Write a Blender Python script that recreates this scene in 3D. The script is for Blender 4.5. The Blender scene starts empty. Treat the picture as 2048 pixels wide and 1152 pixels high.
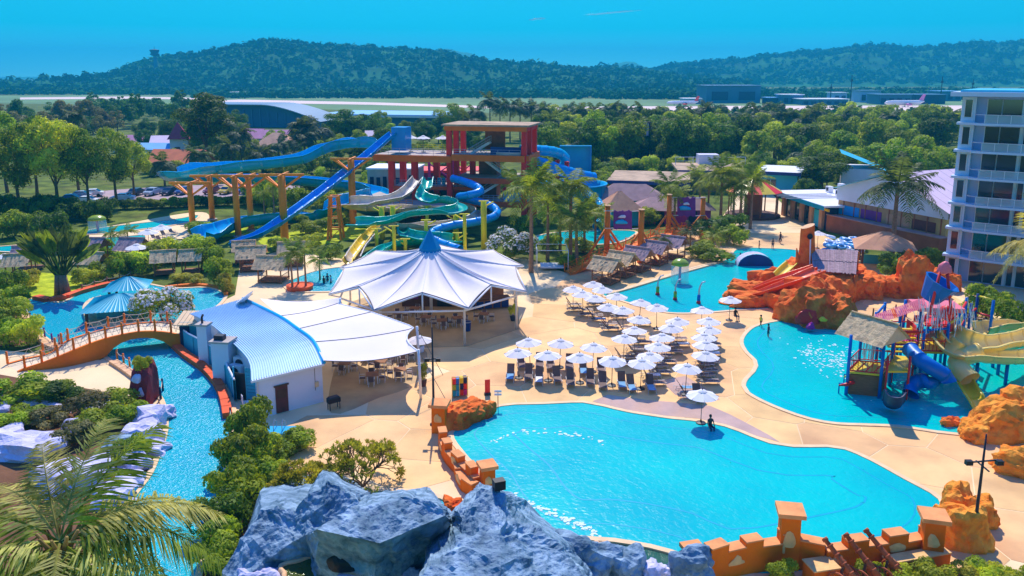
import bpy, bmesh, math, random
from mathutils import Vector, Matrix, noise
from mathutils.geometry import tessellate_polygon
R = math.radians
sc = bpy.context.scene
COL = sc.collection
# ------------------------------------------------------------------ camera
F, CX, CY, PITCH, CAMH = 1600.0, 1024.0, 470.0, math.atan(320.0 / 1600.0), 25.0
cd = bpy.data.cameras.new('camera'); cam = bpy.data.objects.new('camera', cd); COL.objects.link(cam)
cam.location = (0, 0, CAMH); cam.rotation_euler = (math.pi / 2 - PITCH, 0, 0)
cd.sensor_width = 36; cd.lens = 36 * F / 2048; cd.shift_y = -(576 - CY) / 2048
cd.clip_start = 0.5; cd.clip_end = 20000
sc.camera = cam
# ------------------------------------------------------------------ world, sun, exposure
SUN_EL = R(51); SUN_AZ = R(-3)          # sun ahead of the camera, a touch to the left
w = bpy.data.worlds.new('World'); sc.world = w; w.use_nodes = True
nt = w.node_tree; nt.nodes.clear()
o_ = nt.nodes.new('ShaderNodeOutputWorld'); bg = nt.nodes.new('ShaderNodeBackground')
sky = nt.nodes.new('ShaderNodeTexSky'); sky.sky_type = 'NISHITA'; sky.sun_disc = False
sky.sun_elevation = SUN_EL; sky.sun_rotation = SUN_AZ; sky.air_density = 1.0; sky.dust_density = 0.0; sky.ozone_density = 3.0
tc = nt.nodes.new('ShaderNodeTexCoord'); sx = nt.nodes.new('ShaderNodeSeparateXYZ'); cx = nt.nodes.new('ShaderNodeCombineXYZ')
ma = nt.nodes.new('ShaderNodeMath'); ma.operation = 'MULTIPLY_ADD'; ma.inputs[1].default_value = 3.2; ma.inputs[2].default_value = 0.10
nt.links.new(tc.outputs['Generated'], sx.inputs[0]); nt.links.new(sx.outputs[0], cx.inputs[0]); nt.links.new(sx.outputs[1], cx.inputs[1])
nt.links.new(sx.outputs[2], ma.inputs[0]); nt.links.new(ma.outputs[0], cx.inputs[2])
nrm = nt.nodes.new('ShaderNodeVectorMath'); nrm.operation = 'NORMALIZE'
nt.links.new(cx.outputs[0], nrm.inputs[0]); nt.links.new(nrm.outputs[0], sky.inputs['Vector'])
hs = nt.nodes.new('ShaderNodeHueSaturation'); hs.inputs['Hue'].default_value = 0.49; hs.inputs['Saturation'].default_value = 1.25; hs.inputs['Value'].default_value = 1.0
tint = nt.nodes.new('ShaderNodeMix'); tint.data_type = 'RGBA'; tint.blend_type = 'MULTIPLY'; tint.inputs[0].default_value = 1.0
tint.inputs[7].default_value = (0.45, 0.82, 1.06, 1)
tr_ = nt.nodes.new('ShaderNodeValToRGB'); tr_.color_ramp.elements[0].position = 0.0; tr_.color_ramp.elements[1].position = 0.75   # cyan low sky; unseen sky overhead tinted violet-blue to colour and lift the shade
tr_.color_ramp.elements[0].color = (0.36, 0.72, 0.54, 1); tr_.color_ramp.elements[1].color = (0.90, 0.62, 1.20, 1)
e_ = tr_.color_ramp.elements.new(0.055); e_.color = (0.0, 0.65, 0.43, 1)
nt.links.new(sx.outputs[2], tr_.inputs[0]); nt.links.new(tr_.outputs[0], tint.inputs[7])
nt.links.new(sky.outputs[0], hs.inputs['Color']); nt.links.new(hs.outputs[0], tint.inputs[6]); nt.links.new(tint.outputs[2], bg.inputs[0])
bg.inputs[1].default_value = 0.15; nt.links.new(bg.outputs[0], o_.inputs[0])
sl = bpy.data.lights.new('sun', 'SUN'); sl.energy = 2.35; sl.angle = R(0.5); sl.color = (1.0, 0.93, 0.83)
sun = bpy.data.objects.new('sun', sl); COL.objects.link(sun)
sd = Vector((math.sin(SUN_AZ) * math.cos(SUN_EL), math.cos(SUN_AZ) * math.cos(SUN_EL), math.sin(SUN_EL)))
sun.rotation_euler = sd.to_track_quat('Z', 'Y').to_euler(); sun.location = (0, 60, 90)
vs = sc.view_settings; vs.view_transform = 'Standard'; vs.look = 'None'; vs.exposure = 1.14; vs.gamma = 1.0; vs.use_curve_mapping = False
cy = sc.cycles; cy.use_denoising = True; cy.max_bounces = 6; cy.diffuse_bounces = 3; cy.glossy_bounces = 2; cy.transmission_bounces = 3
cy.transparent_max_bounces = 6; cy.volume_bounces = 1; cy.caustics_reflective = False; cy.caustics_refractive = False
# ------------------------------------------------------------------ photograph -> place
_up = Vector((0, math.sin(PITCH), math.cos(PITCH))); _fw = Vector((0, math.cos(PITCH), -math.sin(PITCH)))
def ray(x, y): return _fw + Vector((1, 0, 0)) * ((x - CX) / F) + _up * ((CY - y) / F)
def P(x, y, z=0.0):
    d = ray(x, y); t = (z - CAMH) / d.z
    return Vector((d.x * t, d.y * t, z))
def PY(x, y, Y):
    d = ray(x, y); t = Y / d.y
    return Vector((d.x * t, Y, CAMH + d.z * t))
def ZT(p, y):                       # height at which the vertical through p meets photo row y
    d = ray(CX, y); return CAMH + d.z * (p.y / d.y)
def proj(p):
    v = Vector(p) - Vector((0, 0, CAMH)); f = v.dot(_fw)
    return CX + F * v.x / f, CY - F * v.dot(_up) / f
# ------------------------------------------------------------------ colours and materials
def lin(c): return c / 12.92 if c <= 0.04045 else ((c + 0.055) / 1.055) ** 2.4
def S(r, g, b, k=1.0): return tuple(min(1, lin(v / 255.0) * k) for v in (r, g, b))
MATS = {}
def mk(name, col, rough=0.6, var=0.18, scale=1.5, bump=0.0, bscale=8.0, spec=0.35, metal=0.0, translu=0.0, rnd=0.0, col2=None, emit=None, tcol=None, wear=None, stretch=None):
    if name in MATS: return MATS[name]
    m = bpy.data.materials.new(name); m.use_nodes = True; n = m.node_tree; L = n.links; n.nodes.clear()
    out = n.nodes.new('ShaderNodeOutputMaterial'); b = n.nodes.new('ShaderNodeBsdfPrincipled')
    geo = n.nodes.new('ShaderNodeNewGeometry'); pos = geo.outputs['Position']
    if stretch:
        mp = n.nodes.new('ShaderNodeVectorMath'); mp.operation = 'MULTIPLY'; mp.inputs[1].default_value = stretch
        L.new(pos, mp.inputs[0]); pos = mp.outputs[0]
    nz = n.nodes.new('ShaderNodeTexNoise'); nz.inputs['Scale'].default_value = scale; nz.inputs['Detail'].default_value = 5; nz.inputs['Roughness'].default_value = 0.6
    L.new(pos, nz.inputs['Vector'])
    rp = n.nodes.new('ShaderNodeValToRGB'); rp.color_ramp.elements[0].position = 0.3; rp.color_ramp.elements[1].position = 0.7
    c2 = col2 or col
    rp.color_ramp.elements[0].color = tuple(v * (1 - var) for v in col) + (1,)
    rp.color_ramp.elements[1].color = tuple(min(1, v * (1 + var)) for v in c2) + (1,)
    L.new(nz.outputs['Fac'], rp.inputs[0]); c = rp.outputs[0]
    if wear:
        nw = n.nodes.new('ShaderNodeTexNoise'); nw.inputs['Scale'].default_value = scale * 0.35; nw.inputs['Detail'].default_value = 6
        L.new(pos, nw.inputs['Vector']); mr = n.nodes.new('ShaderNodeMapRange'); mr.inputs[1].default_value = 0.5; mr.inputs[2].default_value = 0.72; mr.inputs[4].default_value = wear[3]
        L.new(nw.outputs['Fac'], mr.inputs[0]); mx = n.nodes.new('ShaderNodeMix'); mx.data_type = 'RGBA'; mx.inputs[7].default_value = tuple(wear[:3]) + (1,)
        L.new(mr.outputs[0], mx.inputs[0]); L.new(c, mx.inputs[6]); c = mx.outputs[2]
    if rnd:
        oi = n.nodes.new('ShaderNodeObjectInfo'); h = n.nodes.new('ShaderNodeHueSaturation')
        mr = n.nodes.new('ShaderNodeMapRange'); mr.inputs[3].default_value = 0.5 - rnd * 0.06; mr.inputs[4].default_value = 0.5 + rnd * 0.06
        mv = n.nodes.new('ShaderNodeMapRange'); mv.inputs[3].default_value = 1 - rnd; mv.inputs[4].default_value = 1 + rnd
        mm = n.nodes.new('ShaderNodeMath'); mm.operation = 'MULTIPLY'; mm.inputs[1].default_value = 7.31; mf = n.nodes.new('ShaderNodeMath'); mf.operation = 'FRACT'
        L.new(oi.outputs['Random'], mr.inputs[0]); L.new(oi.outputs['Random'], mm.inputs[0]); L.new(mm.outputs[0], mf.inputs[0]); L.new(mf.outputs[0], mv.inputs[0])
        L.new(mr.outputs[0], h.inputs['Hue']); L.new(mv.outputs[0], h.inputs['Value']); L.new(c, h.inputs['Color']); c = h.outputs[0]
    L.new(c, b.inputs['Base Color']); b.inputs['Roughness'].default_value = rough; b.inputs['Metallic'].default_value = metal
    b.inputs['Specular IOR Level'].default_value = spec
    if bump:
        nb = n.nodes.new('ShaderNodeTexNoise'); nb.inputs['Scale'].default_value = bscale; nb.inputs['Detail'].default_value = 6
        L.new(pos, nb.inputs['Vector']); bp = n.nodes.new('ShaderNodeBump'); bp.inputs['Strength'].default_value = min(1, bump); bp.inputs['Distance'].default_value = 0.6 / bscale * max(1, bump)
        L.new(nb.outputs['Fac'], bp.inputs['Height']); L.new(bp.outputs[0], b.inputs['Normal'])
    if emit:
        b.inputs['Emission Color'].default_value = tuple(emit[:3]) + (1,); b.inputs['Emission Strength'].default_value = emit[3]
    sh = b.outputs[0]
    if translu:
        t = n.nodes.new('ShaderNodeBsdfTranslucent'); ms = n.nodes.new('ShaderNodeMixShader'); ms.inputs[0].default_value = translu
        if tcol:
            tm = n.nodes.new('ShaderNodeMix'); tm.data_type = 'RGBA'; tm.blend_type = 'MULTIPLY'; tm.inputs[0].default_value = 1.0; tm.inputs[7].default_value = tuple(tcol) + (1,)
            L.new(c, tm.inputs[6]); L.new(tm.outputs[2], t.inputs[0])
        else: L.new(c, t.inputs[0])
        L.new(sh, ms.inputs[1]); L.new(t.outputs[0], ms.inputs[2]); sh = ms.outputs[0]
    L.new(sh, out.inputs[0]); MATS[name] = m
    return m
def mk_water(name, col, deep, ripple=0.5, rscale=1.2, rough=0.12):
    m = bpy.data.materials.new(name); m.use_nodes = True; n = m.node_tree; L = n.links
    b = n.nodes['Principled BSDF']; geo = n.nodes.new('ShaderNodeNewGeometry')
    nz = n.nodes.new('ShaderNodeTexNoise'); nz.inputs['Scale'].default_value = 0.09; nz.inputs['Detail'].default_value = 4
    rp = n.nodes.new('ShaderNodeValToRGB'); rp.color_ramp.elements[0].position = 0.35; rp.color_ramp.elements[1].position = 0.65
    rp.color_ramp.elements[0].color = deep + (1,); rp.color_ramp.elements[1].color = col + (1,)
    L.new(geo.outputs['Position'], nz.inputs['Vector']); L.new(nz.outputs['Fac'], rp.inputs[0]); L.new(rp.outputs[0], b.inputs['Base Color'])
    b.inputs['Roughness'].default_value = rough; b.inputs['IOR'].default_value = 1.33; b.inputs['Specular IOR Level'].default_value = 0.3
    vo = n.nodes.new('ShaderNodeTexVoronoi'); vo.feature = 'SMOOTH_F1'; vo.inputs['Scale'].default_value = rscale
    wn = n.nodes.new('ShaderNodeTexNoise'); wn.inputs['Scale'].default_value = rscale * 1.6; wn.inputs['Detail'].default_value = 3
    wa = n.nodes.new('ShaderNodeVectorMath'); wa.operation = 'MULTIPLY_ADD'; wa.inputs[1].default_value = (0.9, 0.9, 0.9)
    L.new(geo.outputs['Position'], wn.inputs['Vector']); L.new(wn.outputs['Color'], wa.inputs[0]); L.new(geo.outputs['Position'], wa.inputs[2]); L.new(wa.outputs[0], vo.inputs['Vector'])
    ad = n.nodes.new('ShaderNodeMath'); ad.operation = 'ADD'; L.new(vo.outputs['Distance'], ad.inputs[0]); L.new(wn.outputs['Fac'], ad.inputs[1])
    bp = n.nodes.new('ShaderNodeBump'); bp.inputs['Strength'].default_value = ripple; bp.inputs['Distance'].default_value = 0.25
    L.new(ad.outputs[0], bp.inputs['Height']); L.new(bp.outputs[0], b.inputs['Normal'])
    MATS[name] = m; return m
# ------------------------------------------------------------------ mesh building
WM = {}
class MB:
    def __init__(s): s.v = []; s.f = []; s.mi = []; s.cur = 0
    def add(s, vs, fs):
        b = len(s.v); s.v += [tuple(v) for v in vs]; s.f += [tuple(b + i for i in f) for f in fs]; s.mi += [s.cur] * len(fs); return s
    def box(s, c, d, rz=0.0, M=None, taper=1.0):
        x, y, z = d[0] / 2, d[1] / 2, d[2] / 2
        vs = [Vector((a * x * (taper if e > 0 else 1), b_ * y * (taper if e > 0 else 1), e * z)) for e in (-1, 1) for a, b_ in ((-1, -1), (1, -1), (1, 1), (-1, 1))]
        m = M if M is not None else Matrix.Rotation(rz, 3, 'Z'); c = Vector(c)
        return s.add([m @ v + c for v in vs], [(3, 2, 1, 0), (4, 5, 6, 7), (0, 1, 5, 4), (1, 2, 6, 5), (2, 3, 7, 6), (3, 0, 4, 7)])
    def bar(s, a, b, w, h=None):
        a = Vector(a); b = Vector(b); d = b - a; l = d.length
        if l < 1e-6: return s
        z = d / l; x = z.cross(Vector((0, 0, 1)))
        x = x.normalized() if x.length > 1e-4 else Vector((1, 0, 0)); y = z.cross(x)
        m = Matrix((x, y, z)).transposed(); return s.box((a + b) / 2, (w, h or w, l), M=m)
    def tube(s, pts, r, n=8, cap=True, closed=False):
        pts = [Vector(p) for p in pts]; N = len(pts); rs = r if isinstance(r, (list, tuple)) else [r] * N; rings = []; px = None
        for i, p in enumerate(pts):
            d = (pts[(i + 1) % N if closed else min(i + 1, N - 1)] - pts[(i - 1) % N if closed else max(i - 1, 0)])
            d = d.normalized() if d.length > 1e-9 else Vector((0, 0, 1))
            if px is None: px = d.cross(Vector((0, 0, 1))) if abs(d.z) < 0.95 else d.cross(Vector((0, 1, 0)))
            px = (px - d * px.dot(d)); px = px.normalized() if px.length > 1e-6 else d.orthogonal().normalized()
            py = d.cross(px); rings.append([p + (px * math.cos(k * 2 * math.pi / n) + py * math.sin(k * 2 * math.pi / n)) * rs[i] for k in range(n)])
        vs = [v for rg in rings for v in rg]; fs = []
        for i in range(N if closed else N - 1):
            j = (i + 1) % N
            for k in range(n): fs.append((i * n + k, i * n + (k + 1) % n, j * n + (k + 1) % n, j * n + k))
        if cap and not closed: fs += [tuple(range(n))[::-1], tuple((N - 1) * n + k for k in range(n))]
        return s.add(vs, fs)
    def lathe(s, prof, n=16, c=(0, 0, 0), M=None, arc=None):
        c = Vector(c); vs = []; fs = []; full = arc is None; a0, a1 = arc or (0, 2 * math.pi); m = n if full else n + 1
        for r_, z in prof:
            for k in range(m):
                a = a0 + (a1 - a0) * k / n; v = Vector((r_ * math.cos(a), r_ * math.sin(a), z)); vs.append((M @ v if M else v) + c)
        for i in range(len(prof) - 1):
            for k in range(n):
                k2 = (k + 1) % m; fs.append((i * m + k, i * m + k2, (i + 1) * m + k2, (i + 1) * m + k))
        return s.add(vs, fs)
    def prism(s, poly, z0, z1, top=True, bottom=True):
        n = len(poly); area = sum(poly[i][0] * poly[(i + 1) % n][1] - poly[(i + 1) % n][0] * poly[i][1] for i in range(n))
        if area < 0: poly = poly[::-1]
        vs = [(p[0], p[1], z0) for p in poly] + [(p[0], p[1], z1) for p in poly]
        fs = [(i, (i + 1) % n, n + (i + 1) % n, n + i) for i in range(n)]
        tri = tessellate_polygon([[Vector((p[0], p[1], 0)) for p in poly]])
        def up(t):
            a, b, c = (poly[i] for i in t)
            return t if (b[0] - a[0]) * (c[1] - a[1]) - (b[1] - a[1]) * (c[0] - a[0]) > 0 else t[::-1]
        for t in tri:
            t = up(tuple(t))
            if top: fs.append(tuple(i + n for i in t))
            if bottom: fs.append(t[::-1])
        return s.add(vs, fs)
    def sheet(s, pts):                  # flat polygon facing up, own heights
        n = len(pts); tri = tessellate_polygon([[Vector((p[0], p[1], 0)) for p in pts]])
        fs = []
        for t in tri:
            a, b, c = (pts[i] for i in t)
            fs.append(tuple(t) if (b[0] - a[0]) * (c[1] - a[1]) - (b[1] - a[1]) * (c[0] - a[0]) > 0 else tuple(t)[::-1])
        return s.add(pts, fs)
    def grid(s, rows, closed=False):
        n = len(rows[0]); vs = [v for r_ in rows for v in r_]; fs = []
        for i in range(len(rows) - 1):
            for k in range(n if closed else n - 1):
                k2 = (k + 1) % n; fs.append((i * n + k, i * n + k2, (i + 1) * n + k2, (i + 1) * n + k))
        return s.add(vs, fs)
    def mesh(s, name, mats, smooth=False):
        me = bpy.data.meshes.new(name); me.from_pydata(s.v, [], s.f)
        for m in (mats if isinstance(mats, (list, tuple)) else [mats]): me.materials.append(MATS[m] if isinstance(m, str) else m)
        if max(s.mi or [0]): me.polygons.foreach_set('material_index', s.mi)
        if smooth: me.polygons.foreach_set('use_smooth', [True] * len(s.f))
        me.update(); return me
    def build(s, name, mats, parent=None, smooth=False, world=False):
        if world and parent is not None:
            iv = WM[parent.name].inverted(); s.v = [tuple(iv @ Vector(v)) for v in s.v]
        return link(name, s.mesh(name, mats, smooth), parent)
def link(name, me, parent=None, loc=None, rot=None, scale=None):
    o = bpy.data.objects.new(name, me); COL.objects.link(o)
    if parent is not None: o.parent = parent
    if loc is not None: o.location = loc
    if rot is not None: o.rotation_euler = rot
    if scale is not None: o.scale = scale if isinstance(scale, (tuple, list)) else (scale,) * 3
    WM[o.name] = (WM[parent.name] if parent is not None else Matrix()) @ Matrix.LocRotScale(o.location, o.rotation_euler, o.scale)
    return o
def tag(o, label=None, cat=None, group=None, kind=None):
    if label: o['label'] = label
    if cat: o['category'] = cat
    if group: o['group'] = group
    if kind: o['kind'] = kind
    return o
def thing(name, label, cat, loc=(0, 0, 0), rz=0.0, group=None, scale=None):
    o = link(name, None, None, loc, (0, 0, rz), scale); o.empty_display_size = 0.3
    return tag(o, label, cat, group)
def struct(name, mb, m, smooth=False): return tag(mb.build(name, m, None, smooth), kind='structure')
def dup(root, loc, rz=0.0, label=None, group=None, scale=None):
    r_ = root.copy(); COL.objects.link(r_); r_.location = loc; r_.rotation_euler = (0, 0, rz)
    if scale is not None: r_.scale = scale if isinstance(scale, (tuple, list)) else (scale,) * 3
    if label: r_['label'] = label
    if group: r_['group'] = group
    for ch in list(root.children):
        c = ch.copy(); COL.objects.link(c); c.parent = r_
        for g in list(ch.children):
            d = g.copy(); COL.objects.link(d); d.parent = c
    return r_
def spline(pts, step=1.0, closed=False):
    pts = [Vector(p) for p in pts]; n = len(pts); out = []
    for i in range(n if closed else n - 1):
        if closed: a, b, c, d = pts[(i - 1) % n], pts[i], pts[(i + 1) % n], pts[(i + 2) % n]
        else: a, b, c, d = pts[max(i - 1, 0)], pts[i], pts[i + 1], pts[min(i + 2, n - 1)]
        k = max(1, int((c - b).length / step))
        for j in range(k):
            t = j / k; out.append(0.5 * ((2 * b) + (c - a) * t + (2 * a - 5 * b + 4 * c - d) * t * t + (3 * b - a - 3 * c + d) * t ** 3))
    if not closed: out.append(pts[-1])
    return out
def inside(p, poly):
    c = False; n = len(poly); x, y = p[0], p[1]
    for i in range(n):
        a = poly[i]; b = poly[i - 1]
        if (a[1] > y) != (b[1] > y) and x < (b[0] - a[0]) * (y - a[1]) / (b[1] - a[1]) + a[0]: c = not c
    return c
ORD = ['first', 'second', 'third', 'fourth', 'fifth', 'sixth', 'seventh', 'eighth', 'ninth', 'tenth', 'eleventh', 'twelfth', 'thirteenth', 'fourteenth', 'fifteenth', 'sixteenth', 'seventeenth', 'eighteenth', 'nineteenth', 'twentieth']
ORD += ['twenty-' + o for o in ORD[:9]] + ['thirtieth'] + ['thirty-' + o for o in ORD[:9]] + ['fortieth'] + ['forty-' + o for o in ORD[:9]]
# ================================================================== land, deck, water
mk('grass', S(58, 84, 30), 0.9, 0.5, 0.25, 0.5, 6, 0.1, col2=S(104, 116, 40), wear=S(120, 100, 60) + (0.4,))
mk('lawn', S(150, 175, 30), 0.9, 0.3, 0.8, 0.4, 9, 0.1, col2=S(190, 195, 40))
mk('soil', S(120, 84, 58), 0.95, 0.3, 0.6, 0.4, 5, 0.1)
mk('deck', S(250, 214, 160), 0.75, 0.1, 0.22, 0.15, 14, 0.25, wear=S(190, 150, 108) + (0.55,))
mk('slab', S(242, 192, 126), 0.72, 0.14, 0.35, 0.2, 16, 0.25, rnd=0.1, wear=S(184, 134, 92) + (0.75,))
mk('joint', S(244, 222, 184), 0.8, 0.1, 1.0)
mk('coping', S(238, 200, 150), 0.7, 0.12, 1.2, 0.2, 12)
mk('step_tile', S(0, 168, 190), 0.3, 0.1, 1.0)
mk('asphalt', S(176, 150, 150), 0.85, 0.12, 0.3, 0.2, 10)
mk('runway', S(236, 206, 190), 0.85, 0.1, 0.02)
mk('airgrass', S(104, 136, 74), 0.9, 0.3, 0.01)
mk_water('pool_water', (0.0, 0.58, 0.50), (0.0, 0.42, 0.45), 0.15, 2.0, 0.26)
mk_water('river_water', (0.0, 0.46, 0.50), (0.0, 0.36, 0.47), 0.36, 3.0, 0.22)
mk_water('kids_water', (0.0, 0.55, 0.49), (0.0, 0.44, 0.46), 0.22, 2.0, 0.15)
mk_water('algae_water', S(96, 110, 40, 0.6), S(20, 130, 120, 0.6), 0.4, 3.0, 0.1)
mb = MB()      # the ground reaches to the horizon
Rr = [0, 60, 120, 250, 500, 1000, 2000, 4000, 9000]
mb.sheet([(-9000, -400, -0.03), (9000, -400, -0.03), (9000, 12000, -0.03), (-9000, 12000, -0.03)])
struct('ground', mb, 'grass')
def px(poly, z=0.0): return [P(x, y, z) for x, y in poly]
DECK = [(-150, 1500), (2300, 1500), (2500, 760), (2060, 600), (1900, 545), (1700, 520), (1600, 440), (1530, 375), (1480, 385), (1440, 440), (1300, 500), (1130, 545), (1060, 520), (960, 505), (700, 520), (560, 500), (480, 530), (470, 590), (200, 720), (0, 700), (-200, 740)]
mb = MB(); mb.prism([(p.x, p.y) for p in px(DECK)], -0.02, 0.0, bottom=False); deck = struct('deck', mb, 'deck')
WAVE = [(905, 868), (940, 838), (1003, 813), (1085, 809), (1166, 806), (1204, 813), (1255, 825), (1340, 838), (1382, 842), (1450, 854), (1502, 874), (1540, 888), (1587, 895), (1656, 895), (1690, 900), (1741, 922), (1810, 960), (1861, 987), (1878, 1000), (1890, 1040), (1850, 1085), (1700, 1125), (1560, 1150), (1420, 1140), (1340, 1103), (1260, 1085), (1195, 1078), (1120, 1075), (1040, 1040), (1000, 1000), (975, 955), (935, 915)]
KIDS = [(1570, 641), (1519, 651), (1498, 663), (1486, 680), (1488, 694), (1498, 708), (1512, 721), (1515, 733), (1509, 745), (1495, 759), (1490, 773), (1498, 786), (1526, 802), (1570, 821), (1622, 838), (1673, 847), (1724, 849), (1793, 852), (1844, 859), (1914, 868), (2100, 880), (2300, 800), (2200, 720), (2060, 690), (1960, 668), (1860, 652), (1760, 640), (1660, 632)]
MID = [(1205, 590), (1250, 578), (1330, 553), (1400, 533), (1455, 519), (1475, 499), (1530, 497), (1610, 505), (1660, 545), (1620, 600), (1540, 617), (1480, 620), (1400, 626), (1340, 626), (1290, 616), (1245, 602)]
RIVER = [(51, 602), (68, 597), (123, 606), (164, 585), (212, 571), (260, 563), (342, 577), (410, 576), (448, 588), (441, 606), (415, 625), (375, 645), (352, 668), (357, 700), (386, 718), (421, 738), (448, 776), (462, 809), (464, 850), (458, 895), (438, 997), (410, 1086), (380, 1200), (340, 1350), (120, 1350), (170, 1180), (235, 1060), (263, 1004), (284, 977), (304, 949), (321, 908), (335, 861), (333, 819), (320, 790), (295, 765), (265, 742), (222, 720), (197, 702), (150, 692), (113, 687), (82, 667), (72, 646), (51, 619)]
SPLASH = [(572, 573), (590, 558), (640, 541), (700, 536), (730, 560), (700, 580), (600, 584)]
FAR1 = [(166, 467), (205, 456), (350, 439), (395, 431), (385, 442), (350, 450), (290, 458), (205, 468)]
FAR2 = [(180, 480), (205, 477), (256, 473), (290, 472), (280, 492), (222, 497), (205, 487)]
FAR3 = [(-60, 500), (25, 492), (85, 488), (110, 496), (85, 506), (7, 504)]
PLUNGE = [(1062, 478), (1130, 464), (1260, 462), (1262, 474), (1220, 488), (1110, 489)]
BASIN = [(690, 990), (760, 984), (850, 990), (905, 1012), (905, 1035), (850, 1040), (700, 1040)]
ALGAE = [(1130, 1090), (1195, 1084), (1260, 1091), (1340, 1109), (1420, 1146), (1400, 1200), (1150, 1200)]
MUSH = [(85, 480), (160, 470)]
POOLS = [('wave_pool', WAVE, 'pool_water'), ('kids_pool', KIDS, 'kids_water'), ('activity_pool', MID, 'kids_water'), ('lazy_river', RIVER, 'river_water'), ('splash_pool', SPLASH, 'river_water'), ('toddler_pool', FAR1, 'kids_water'), ('paddling_pool', FAR2, 'kids_water'), ('landing_pool', FAR3, 'kids_water'), ('plunge_pool', PLUNGE, 'kids_water'), ('rock_pool', BASIN, 'river_water'), ('algae_pond', ALGAE, 'algae_water')]
POLYW = {}
for nm, poly, m in POOLS:
    pts = spline(px(poly), 0.8, True); POLYW[nm] = pts
    mb = MB(); mb.sheet([(p.x, p.y, 0.03 - 0.001 * len(POLYW)) for p in pts]); wobj = struct(nm, mb, m)
    rows = []                                                # coping stones round the water
    n = len(pts)
    area = sum(pts[i].x * pts[(i + 1) % n].y - pts[(i + 1) % n].x * pts[i].y for i in range(n)); sgn = 1 if area > 0 else -1
    cw = 0.32; ct = 0.075 + 0.005 * [q[0] for q in POOLS].index(nm)
    for i in range(n):
        t = (pts[(i + 1) % n] - pts[i - 1]); t = t.normalized() if t.length > 1e-6 else Vector((1, 0, 0)); o = Vector((t.y, -t.x, 0)) * sgn
        a = pts[i] - o * 0.06; b = pts[i] + o * cw
        rows.append([(a.x, a.y, 0.0), (a.x, a.y, ct), (b.x, b.y, ct), (b.x, b.y, 0.0)])
    mb = MB(); mb.grid(rows + [rows[0]]); mb.build('coping', 'coping', wobj)
    if nm in ('wave_pool', 'kids_pool', 'activity_pool'):      # the submerged step line that follows the edge
        for off, w_ in ((1.5, 0.10), (4.2, 0.14)) if nm == 'wave_pool' else ((1.3, 0.10),):
            rows = []
            for i in range(n):
                t = (pts[(i + 3) % n] - pts[i - 3]).normalized(); o = Vector((t.y, -t.x, 0)) * sgn; a = pts[i] - o * off; b = pts[i] - o * (off + w_); rows.append([(a.x, a.y, 0.034), (b.x, b.y, 0.034)])
            mb = MB(); mb.grid(rows + [rows[0]]); mb.build('step_line', 'step_tile', wobj)
# beige terraces beside the far pools, lawns, soil beds
def patch(name, poly, z, m, step=1.5):
    mb = MB(); pts = spline(px(poly), step, True); mb.sheet([(p.x, p.y, z) for p in pts]); return struct(name, mb, m)
patch('pool_terrace', [(150, 486), (160, 464), (250, 447), (395, 424), (420, 440), (400, 475), (340, 478), (300, 500), (215, 502)], 0.004, 'deck')
patch('lawn', [(15, 600), (20, 560), (70, 545), (170, 555), (215, 560), (165, 583), (125, 602)], 0.008, 'lawn')
patch('lawn', [(520, 478), (640, 455), (720, 450), (730, 470), (640, 490), (560, 497)], 0.004, 'lawn')
patch('lawn', [(380, 468), (395, 455), (520, 445), (540, 462), (440, 475)], 0.004, 'lawn')
patch('planting_bed', [(-160, 760), (120, 770), (270, 800), (325, 830), (330, 870), (312, 915), (290, 960), (255, 1000), (225, 1060), (160, 1180), (60, 1350), (-400, 1350)], 0.006, 'soil')
patch('planting_bed', [(470, 900), (510, 870), (590, 880), (640, 890), (600, 920), (560, 955), (540, 1000), (500, 1060), (440, 1200), (380, 1300), (420, 1086), (445, 997)], 0.006, 'soil')
patch('planting_bed', [(-100, 620), (30, 600), (48, 620), (70, 650), (80, 680), (40, 690), (-100, 690)], 0.006, 'soil')
patch('plaza_sand', [(1130, 545), (1180, 525), (1290, 495), (1330, 480), (1370, 500), (1300, 540), (1180, 560)], 0.006, 'coping')
patch('car_park', [(100, 400), (250, 378), (560, 365), (600, 375), (440, 395), (250, 405), (130, 412)], 0.003, 'asphalt')
patch('walkway', [(1560, 440), (1480, 470), (1440, 480), (1480, 497), (1610, 503), (1700, 510), (1640, 470)], 0.005, 'deck')
mk('wet_deck', S(206, 166, 142), 0.22, 0.15, 0.5, 0.1, 12, 0.6)
patch('wet_patch', [(1185, 803), (1215, 790), (1290, 800), (1360, 806), (1420, 812), (1500, 850), (1560, 885), (1500, 868), (1400, 838), (1290, 828)], 0.021, 'wet_deck')
patch('wet_patch', [(1330, 760), (1370, 752), (1400, 770), (1440, 800), (1400, 806), (1350, 790)], 0.021, 'wet_deck')
# irregular paving slabs on the deck, each its own piece
random.seed(5)
keep = [POLYW[k] for k in ('wave_pool', 'kids_pool', 'activity_pool', 'lazy_river', 'rock_pool', 'algae_pond', 'splash_pool')]
dk = [(p.x, p.y) for p in px([(470, 850), (560, 990), (700, 985), (900, 1000), (1000, 1000), (2040, 1250), (2400, 1000), (2100, 560), (1640, 470), (1560, 440), (1130, 560), (1040, 620), (900, 700), (700, 830)])]
seeds = []
for i in range(2200):
    q = Vector((random.uniform(-24, 42), random.uniform(34, 118), 0))
    if all((q - s_).length > (2.7 + 0.016 * q.y) for s_ in seeds): seeds.append(q)
def clip(poly, a, b):        # keep the half nearer a than b
    m = (a + b) / 2; d = b - a; out = []
    for i in range(len(poly)):
        p, q = poly[i], poly[(i + 1) % len(poly)]; sp, sq = (p - m).dot(d), (q - m).dot(d)
        if sp <= 0: out.append(p)
        if sp * sq < 0: out.append(p + (q - p) * (sp / (sp - sq)))
    return out
ns = 0
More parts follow.
